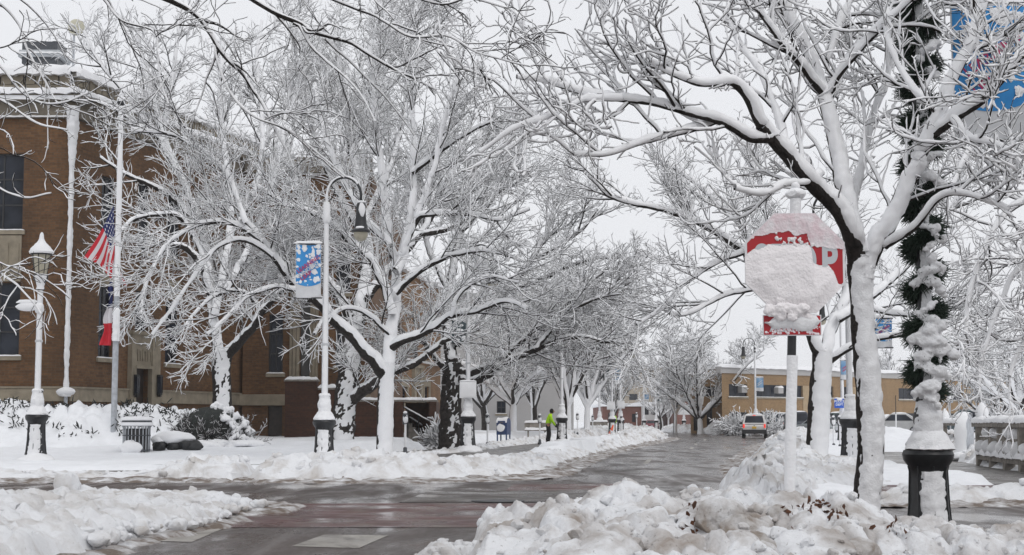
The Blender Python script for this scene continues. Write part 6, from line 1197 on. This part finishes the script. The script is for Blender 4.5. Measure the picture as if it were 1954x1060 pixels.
# the second tree on the right
TBX = [limbY([(1556, 905), (1558, 860), (1563, 780), (1566, 720), (1570, 672)], 41, 41, 56, 46),
       limbY([(1566, 690), (1540, 625), (1505, 590), (1470, 545), (1420, 482), (1345, 432), (1262, 400), (1172, 378), (1113, 326)], 41, 38.5, 26, 6),
       limbY([(1420, 482), (1370, 500), (1310, 540), (1262, 590), (1215, 622)], 39.5, 38.5, 12, 5),
       limbY([(1572, 680), (1590, 620), (1612, 570), (1625, 500), (1610, 400), (1590, 300), (1580, 210)], 41, 43, 30, 8),
       limbY([(1575, 700), (1616, 667), (1675, 646), (1738, 641), (1800, 655), (1860, 690)], 41, 39.5, 15, 5),
       limbY([(1560, 690), (1545, 600), (1520, 520), (1480, 420), (1440, 330), (1400, 260)], 41, 43, 22, 7),
       limbY([(1600, 610), (1670, 560), (1740, 500), (1800, 430), (1850, 330)], 41, 43, 20, 7),
       limbY([(1470, 545), (1400, 560), (1350, 580), (1310, 600), (1278, 600)], 40, 39, 11, 5),
       limbY([(1500, 585), (1420, 440), (1360, 380), (1300, 330), (1230, 290)], 40.4, 41.5, 15, 6),
       limbY([(1640, 580), (1700, 600), (1780, 600), (1850, 580)], 41.5, 40, 12, 5)]
def mid_levels(f=1.0, s=1.0, th=1.0):
    th = th * .98
    return [dict(src='all', dens=2.2 * f, L=2.5 * s, ang=(20, 52), n=10, r0=.022 * th, r1=.007 * th, jit=.085, trop=.025, t0=.10, up=.3, k=(5, 5), amt=.0095 * th),
            dict(dens=3.8 * f, L=1.15 * s, ang=(22, 55), n=8, r0=.011 * th, r1=.0055 * th, jit=.13, trop=.02, k=(4, 4), amt=.0082 * th),
            dict(src='all', dens=3.6 * f, L=.58 * s, ang=(24, 60), n=5, r0=.0075 * th, r1=.0045 * th, jit=.13, trop=0.0, k=(3, 4), amt=.0075 * th),
            dict(dens=3.2 * f, L=.27 * s, ang=(25, 60), n=3, r0=.006 * th, r1=.0038 * th, jit=.16, trop=0.0, k=(3, 3), amt=.0066 * th)]
grow_tree('street_tree', 'tree with a thick pale trunk behind the stop sign pole, its black edge facing left', TBX, mid_levels(1.0, .88), 103, amt=(.03, .01), kbig=22, rough=.14, base=at(1556, 895, 41) * [1, 1, 0])
# off to the right: drooping snowy limbs from a tree whose trunk is outside the picture
b0 = at(2120, 900, 27) * [1, 1, 0]
TR = [(np.array([b0, b0 + [0, 0, 1.6], b0 + [-.1, .1, 3.2]]), np.array([.26, .2, .18])),
      limbY([(2100, 520), (2040, 420), (1990, 380), (1930, 400), (1880, 470), (1850, 560), (1840, 640)], 27, 25.5, 22, 5),
      limbY([(2100, 520), (2060, 460), (2000, 470), (1940, 520), (1900, 600), (1870, 690)], 27, 26, 20, 5),
      limbY([(2105, 500), (2060, 330), (2000, 250), (1920, 230), (1850, 290), (1810, 370)], 27, 25.8, 22, 5),
      limbY([(2110, 540), (2060, 560), (2000, 600), (1950, 660), (1925, 720)], 27, 26, 16, 5),
      limbY([(2105, 500), (2080, 300), (2030, 150), (1960, 90), (1890, 100)], 27, 26.5, 20, 6)]
grow_tree('street_tree', 'tree beyond the right edge whose drooping snow loaded limbs hang in at the right', TR, near_levels(.85, 1.25), 107, base=b0, amt=(.02, .010), kbig=12)
# the forked tree behind the banner lamp
TD = [limbY([(734, 882), (734, 860), (735, 790), (737, 735), (739, 692)], 45, 45, 42, 38),
      limbY([(737, 720), (715, 692), (680, 655), (641, 613), (605, 578), (574, 556), (537, 512), (500, 462), (468, 425)], 45, 42.2, 30, 12),
      limbY([(500, 462), (450, 430), (395, 425), (350, 445), (310, 480), (285, 530)], 42.3, 41.2, 12, 4), limbY([(520, 490), (470, 460), (420, 470), (375, 520), (335, 580), (290, 640)], 42.4, 41, 11, 4),
      limbY([(574, 556), (520, 550), (470, 570), (430, 610), (395, 640)], 43, 41.7, 10, 4), limbY([(468, 425), (440, 350), (400, 300), (330, 260), (250, 250)], 42, 42.2, 12, 5),
      limbY([(741, 700), (745, 640), (752, 590), (755, 540), (755, 500), (745, 470), (736, 400), (722, 290), (712, 180), (705, 90)], 45, 46.7, 30, 8),
      limbY([(756, 520), (768, 486), (780, 440), (788, 380), (788, 330), (790, 283), (788, 190), (800, 80)], 45, 45.7, 22, 7), limbY([(780, 455), (802, 400), (818, 350), (832, 300), (850, 220), (880, 130)], 45, 44.2, 15, 6),
      limbY([(748, 600), (725, 530), (700, 492), (670, 466), (640, 436), (592, 405), (540, 388), (480, 350)], 45, 43.7, 20, 6), limbY([(745, 470), (700, 420), (660, 350), (620, 260), (600, 160)], 45.5, 47.2, 16, 6),
      limbY([(745, 668), (768, 650), (817, 632), (862, 603), (908, 596), (960, 575), (1010, 590)], 45, 43.2, 20, 6), limbY([(768, 486), (792, 428), (817, 410), (885, 408), (950, 420), (1010, 400)], 45, 43.7, 15, 5),
      limbY([(755, 560), (800, 520), (860, 490), (930, 480), (1000, 500)], 45, 43.8, 15, 5), limbY([(788, 330), (840, 290), (900, 250), (950, 230)], 45.2, 44.2, 12, 5), limbY([(745, 640), (700, 600), (660, 590), (620, 610), (600, 640)], 45, 43.2, 10, 4),
      limbY([(862, 603), (880, 560), (930, 530), (990, 540)], 44, 43.2, 9, 4), limbY([(690, 490), (650, 500), (600, 480), (560, 500), (530, 540)], 44.6, 43.2, 9, 4)]
grow_tree('street_tree', 'forked tree with a smooth snow white trunk just right of the banner lamp', TD, mid_levels(1.02, .95), 109, amt=(.03, .01), kbig=18, base=at(734, 870, 45) * [1, 1, 0])
# dark tree against the brick building
TE = [limbY([(424, 800), (424, 770), (423, 730), (422, 700), (426, 672)], 57, 57, 44, 46),
      limbY([(424, 690), (412, 640), (405, 590), (400, 520), (385, 440), (350, 350), (310, 250), (280, 150), (262, 60)], 57, 58.5, 28, 7),
      limbY([(426, 685), (455, 655), (485, 622), (505, 590), (540, 555), (590, 530)], 57, 55, 26, 8), limbY([(402, 560), (380, 500), (345, 470), (310, 480), (280, 540), (268, 600)], 57, 54.5, 18, 5),
      limbY([(410, 600), (430, 500), (440, 400), (430, 300), (420, 180), (425, 80)], 57, 58, 22, 7), limbY([(385, 440), (330, 380), (280, 350), (235, 330), (190, 300)], 57.5, 56, 16, 5),
      limbY([(350, 350), (300, 260), (240, 180), (190, 120), (160, 60)], 58, 58.5, 14, 5), limbY([(430, 560), (480, 460), (520, 360), (540, 250), (560, 140)], 57, 59, 18, 6),
      limbY([(440, 450), (490, 350), (500, 240), (490, 120), (500, 40)], 57.5, 58.5, 15, 5), limbY([(400, 520), (350, 420), (300, 410), (255, 420), (225, 450)], 57, 55, 14, 5),
      limbY([(310, 250), (330, 150), (340, 60), (350, -10)], 58.3, 59, 12, 5), limbY([(310, 270), (250, 230), (200, 200), (150, 190)], 58, 57, 11, 4), limbY([(500, 600), (470, 560), (420, 560), (370, 600), (340, 640)], 56, 54, 10, 4)]
grow_tree('street_tree', 'dark trunked tree growing against the brick building left of the banner lamp', TE, mid_levels(.80, 1.0, 1.25), 113, amt=(.022, .01), kbig=20, snowk=.92, patch=1.3, base=at(424, 780, 57) * [1, 1, 0])
# stout old tree behind the forked one
TF = [limbY([(652, 850), (654, 825), (660, 760), (668, 690), (676, 630), (684, 590)], 60, 60, 60, 44), limbY([(664, 770), (688, 752), (712, 735), (748, 712)], 60, 58.4, 26, 24),
      limbY([(682, 610), (700, 500), (690, 400), (670, 280), (650, 160), (640, 40)], 60, 62, 34, 8), limbY([(680, 620), (640, 560), (600, 500), (580, 420), (560, 330), (540, 240)], 60, 61, 28, 8),
      limbY([(686, 580), (740, 520), (800, 450), (850, 360), (880, 270)], 60, 61, 26, 8), limbY([(690, 450), (640, 360), (600, 260), (570, 150), (560, 50)], 61, 63, 18, 6), limbY([(690, 430), (740, 330), (770, 220), (780, 110), (800, 20)], 61, 62, 18, 6),
      limbY([(748, 712), (800, 690), (850, 650), (900, 640)], 58.4, 58, 20, 7), limbY([(610, 510), (550, 480), (490, 490), (440, 540)], 60.4, 59, 14, 5), limbY([(800, 450), (870, 430), (930, 380), (990, 350)], 60.5, 60, 14, 5), limbY([(660, 240), (720, 170), (760, 80), (790, 10)], 61.6, 62, 10, 5)]
grow_tree('street_tree', 'stout old tree with rough bark standing before the dark stair wall', TF, mid_levels(.88, 1.25, 1.3), 127, amt=(.02, .01), kbig=24, bark=BARKF, rough=.26, snowk=.93, patch=1.7, base=at(652, 840, 60) * [1, 1, 0])
# big dark tree by the sign panel lamp
TH = [limbY([(858, 862), (859, 840), (860, 780), (862, 730), (863, 692)], 61, 61, 56, 44), limbY([(864, 720), (905, 728), (958, 698), (1022, 666), (1096, 643), (1150, 652), (1200, 655)], 61, 57.5, 22, 6), limbY([(866, 705), (900, 712), (936, 698), (984, 663), (1022, 627), (1100, 565), (1150, 520)], 61, 59, 20, 6),
      limbY([(862, 690), (855, 620), (860, 540), (880, 440), (900, 340), (920, 250)], 61, 63, 30, 7), limbY([(858, 715), (835, 690), (810, 655), (780, 640), (740, 650)], 61, 59.5, 16, 6), limbY([(868, 660), (920, 600), (980, 540), (1030, 470), (1060, 390)], 61, 62, 24, 7),
      limbY([(860, 560), (820, 480), (800, 390), (790, 300)], 61.5, 63, 16, 6), limbY([(960, 560), (1040, 530), (1110, 500), (1170, 490)], 61.5, 60, 13, 5), limbY([(1022, 666), (1080, 600), (1140, 570), (1190, 560)], 59, 58, 11, 4), limbY([(880, 440), (940, 380), (980, 310), (1010, 250)], 62, 62.5, 14, 5), limbY([(1000, 510), (1050, 480), (1110, 440), (1140, 400)], 62, 61, 11, 5)]
grow_tree('street_tree', 'big dark trunked tree with long limbs reaching right, beside the sign panel lamp', TH, mid_levels(.98, 1.05, 1.3), 131, amt=(.02, .01), kbig=24, bark=BARKF, rough=.26, snowk=.86, patch=1.9, base=at(858, 848, 61) * [1, 1, 0])
# a near tree left of the picture: its limbs hang in from above
b0 = at(-420, 900, 17) * [1, 1, 0]
TM = [(np.array([b0, b0 + [0, 0, 2.5], b0 + [.3, 0, 4.6]]), np.array([.24, .2, .17])),
      (np.vstack([b0 + [.3, 0, 4.4], at(-150, -60, 17.5), at(120, -110, 18), at(325, 0, 18), at(368, 28, 18), at(410, 80, 18), at(439, 118, 18), at(467, 146, 18), at(505, 205, 18), at(540, 270, 18), at(561, 320, 18)]), np.array([.13, .1, .06, .034, .03, .027, .024, .02, .016, .012, .007])),
      (np.vstack([b0 + [.3, 0, 4.5], at(0, -190, 16.6), at(300, -110, 16.6), at(440, -30, 16.6), at(500, 9, 16.6), at(571, 52, 16.6), at(594, 66, 16.6), at(665, 80, 16.6), at(712, 108, 16.6), at(783, 146, 16.6), at(830, 172, 16.6)]), np.array([.13, .1, .05, .032, .027, .024, .021, .018, .015, .011, .006])),
      limbY([(560, 45), (594, 90), (627, 118), (655, 141), (688, 174), (720, 230)], 16.6, 16.3, 7.44, 2.4), limbY([(440, -30), (560, -40), (641, 5), (707, 24), (736, 42), (783, 71), (850, 70), (905, 100), (960, 118), (1010, 130)], 16.6, 15.8, 8.06, 2.4),
      limbY([(410, 80), (430, 160), (470, 215), (547, 245), (594, 283), (655, 335)], 18, 17.8, 5.58, 2.4), limbY([(120, -110), (160, -40), (203, 5), (235, 42), (292, 60), (300, 110), (306, 160), (320, 200)], 18, 17.6, 6.82, 2.4),
      limbY([(-150, -60), (-60, 60), (20, 150), (60, 190), (110, 200), (170, 180)], 17.4, 17, 7.44, 2.4), limbY([(-150, -60), (-60, -20), (0, 10), (35, 50), (55, 100), (90, 160), (110, 200)], 17.4, 17.4, 7.44, 2.4), limbY([(-160, 100), (-80, 180), (0, 190), (60, 230), (130, 250)], 17.3, 16.8, 7.44, 2.4),
      limbY([(-160, 150), (-60, 300), (0, 360), (50, 380), (100, 370)], 17.2, 16.6, 6.82, 2.4), limbY([(-160, 200), (-60, 460), (0, 520), (40, 550), (80, 600)], 17.2, 16.8, 5.58, 2.4), limbY([(560, -40), (700, -40), (830, 5), (900, 0), (960, 15), (1000, 40)], 16.3, 15.6, 7.44, 2.4), limbY([(620, 75), (680, 130), (740, 190), (790, 260)], 16.6, 17, 5.58, 2.4)]
tm_l = near_levels(.62, .85); 
for q in tm_l: q['trop'] = -.05
for q, v in zip(tm_l, (.0042, .0035, .003, .0026)): q['amt'] = v
grow_tree('street_tree', 'tree beyond the left edge whose dark fine branches hang across the top of the view', TM, tm_l, 137, base=b0, amt=(.006, .004), kbig=10, snowcover=.72, snowk=.80, zig=.08)

def auto_limbs(h, seed, r=.2, spread=.8, nl=7, fork=.25):
    rs = np.random.RandomState(seed); zf = h * fork; T = np.array([(0, 0, -.2), (rs.normal(0, .05), 0, zf * .5), (rs.normal(0, .08), rs.normal(0, .08), zf)]); out = [(T, np.array([r * 1.2, r, r * .9]))]
    for i in range(nl):
        a = 2 * math.pi * (i + rs.uniform(-.3, .3)) / nl; up = rs.uniform(.75, 1.0); sp = spread * rs.uniform(.5, 1.1) * h * .5; z0 = zf * rs.uniform(.8, 1.0); d = np.array([math.cos(a), math.sin(a), 0]); p = T[2] * [1, 1, 0]
        out.append((np.array([p + [0, 0, z0], p + d * sp * .35 + [0, 0, z0 + (h - zf) * .3 * up], p + d * sp * .7 + rs.normal(0, .2, 3) + [0, 0, z0 + (h - zf) * .62 * up], p + d * sp + rs.normal(0, .3, 3) + [0, 0, z0 + (h - zf) * .9 * up]]), r * np.array([.6, .4, .24, .08])))
    out.append((np.array([T[2], T[2] + [0.1, 0, (h - zf) * .45], T[2] + [rs.normal(0, .3), 0, (h - zf) * .92]]), r * np.array([.65, .4, .1]))); return out
def far_levels(f, s, th): return [dict(src='all', dens=1.7 * f, L=2.4 * s, ang=(22, 55), n=6, r0=.04 * th, r1=.018 * th, jit=.13, trop=.05, t0=.15, up=.5, k=(4, 4), amt=.030 * th), dict(src='all', dens=1.6 * f, L=1.3 * s, ang=(22, 60), n=5, r0=.026 * th, r1=.014 * th, jit=.18, trop=.03, k=(3, 4), amt=.028 * th), dict(dens=2.6 * f, L=.7 * s, ang=(25, 65), n=3, r0=.018 * th, r1=.012 * th, jit=.2, trop=.0, k=(3, 3), amt=.026 * th)]
FT = [grow_tree('street_tree', l_, auto_limbs(h, sd, r_, sp, 8, fk), far_levels(1, h / 9, th * .85), sd, base=(0, 0, 0), amt=(.08, .03), kbig=8, step=.25, snowk=.97, bark=BARKF, loc=lo) for l_, h, sd, r_, sp, fk, th, lo in (
    ('big round crowned tree at the bend of the street in front of the tan building', 11.0, 201, .30, 1.5, .13, 1.45, (at(1335, 800, 157)[0], 157, .1)),
    ('small drooping tree behind the blue mailbox', 6.6, 203, .24, 1.15, .36, 1.0, (at(979, 800, 104)[0], 104, .2)),
    ('slender snowy tree beyond the left lamp of the far pair', 10.5, 205, .2, .8, .22, 1.3, (at(1120, 800, 112)[0], 112, .2)))]
def ft(i, px, Y, sc, rz, label): return dup(FT[i], (at(px, 800, Y)[0], Y, .1), rz, label, sc)
ft(2, 1082, 100, 1.0, 1.1, 'tall snowy tree directly behind the worker lamp post'); ft(2, 1020, 120, 1.1, 3.9, 'snowy tree standing before the right half of the pale wall')
ft(2, 1172, 185, .9, 2.6, 'far snowy tree rising above the small white sign panels'); ft(2, 1276, 225, .75, 5.0, 'distant small snowy tree right of the red car'); ft(1, 1262, 205, .75, 1.5, 'distant little round tree just above the red car')
ft(2, 1288, 172, .95, .4, 'thin two stemmed tree left of the big round crowned tree at the bend'); ft(0, 1700, 215, .95, 1.3, 'bare crowned tree rising behind the tan building roof by the garland'); ft(1, 925, 122, 1.1, 2.2, 'snowy tree before the left half of the pale wall')
ft(0, 1905, 100, .62, 4.1, 'spreading snowy tree above the balustrade at the right edge'); ft(1, 1945, 80, .8, .3, 'low spreading snowy tree at the far right behind the balustrade'); ft(2, 1400, 175, .7, 3.3, 'snowy tree left of the lamp above the silver SUV')
def shrub(label, px, Y, w_, h_, sd, z=.1):
    rng = np.random.RandomState(sd); r = thing('shrub', label, 'shrub', (at(px, 800, Y)[0], Y, z)); n = 130; th = rng.uniform(0, 2 * math.pi, n); el = rng.uniform(.1, 1.5, n); d = np.stack([np.cos(th) * np.cos(el) * w_, np.sin(th) * np.cos(el) * w_, np.sin(el) * h_], 1); P = np.zeros((n, 6, 3)); P[:, 0] = rng.normal(0, .15 * w_, (n, 3)) * [1, 1, 0]; st = d / 5
    for j in range(1, 6): st = st + rng.normal(0, .05, st.shape) - [0, 0, .02 * h_]; P[:, j] = P[:, j - 1] + st
    R = np.broadcast_to(np.linspace(.03, .014, 6), (n, 6)); A, B_ = Geo(), Geo(); A.add(*tubes(P, R, 3)); B_.add(*snowtube(P, R, .03, 4, rng)); C2, R2 = children(P, R, 3.2, .55, (25, 65), 4, .02, .012, .2, -.03, rng, .2); A.add(*tubes(C2, R2, 3)); B_.add(*snowtube(C2, R2, .035, 4, rng))
    npmesh('twigs', np.concatenate(A.V), np.concatenate(A.Q), SHRUBD, r); npmesh('twig_snow', np.concatenate(B_.V), np.concatenate(B_.Q), SNOWT, r)
shrub('rounded snowy shrub left of the silver SUV before the tan building', 1405, 142, 2.3, 2.3, 301); shrub('rounded snowy shrub right above the silver SUV roof', 1462, 140, 2.6, 2.4, 303); shrub('snowy shrub at the foot of the big dark trunk by the stair wall', 842, 66, .5, 1.1, 305); shrub('snowy shrub behind the balustrade end at the right edge', 1935, 62, 1.6, 2.0, 307)

# ------------------------------------------------------------------ haze
b = MB(); b.box((0, 300, 24.0), (900, 760, 50)); hz_ = b.build('haze', None, smooth=False); hz_.data.materials.clear()
m = bpy.data.materials.new('winter_haze'); m.use_nodes = True; t = m.node_tree; t.nodes.clear(); pv = t.nodes.new('ShaderNodeVolumePrincipled'); out = t.nodes.new('ShaderNodeOutputMaterial')
pv.inputs['Density'].default_value = HAZE; pv.inputs['Color'].default_value = (.96, .965, .98, 1); pv.inputs['Anisotropy'].default_value = 0.2; t.links.new(pv.outputs[0], out.inputs['Volume']); hz_.data.materials.append(m); tag(hz_, 'thin wintry haze paling the far end of the street', 'haze', None, 'stuff')
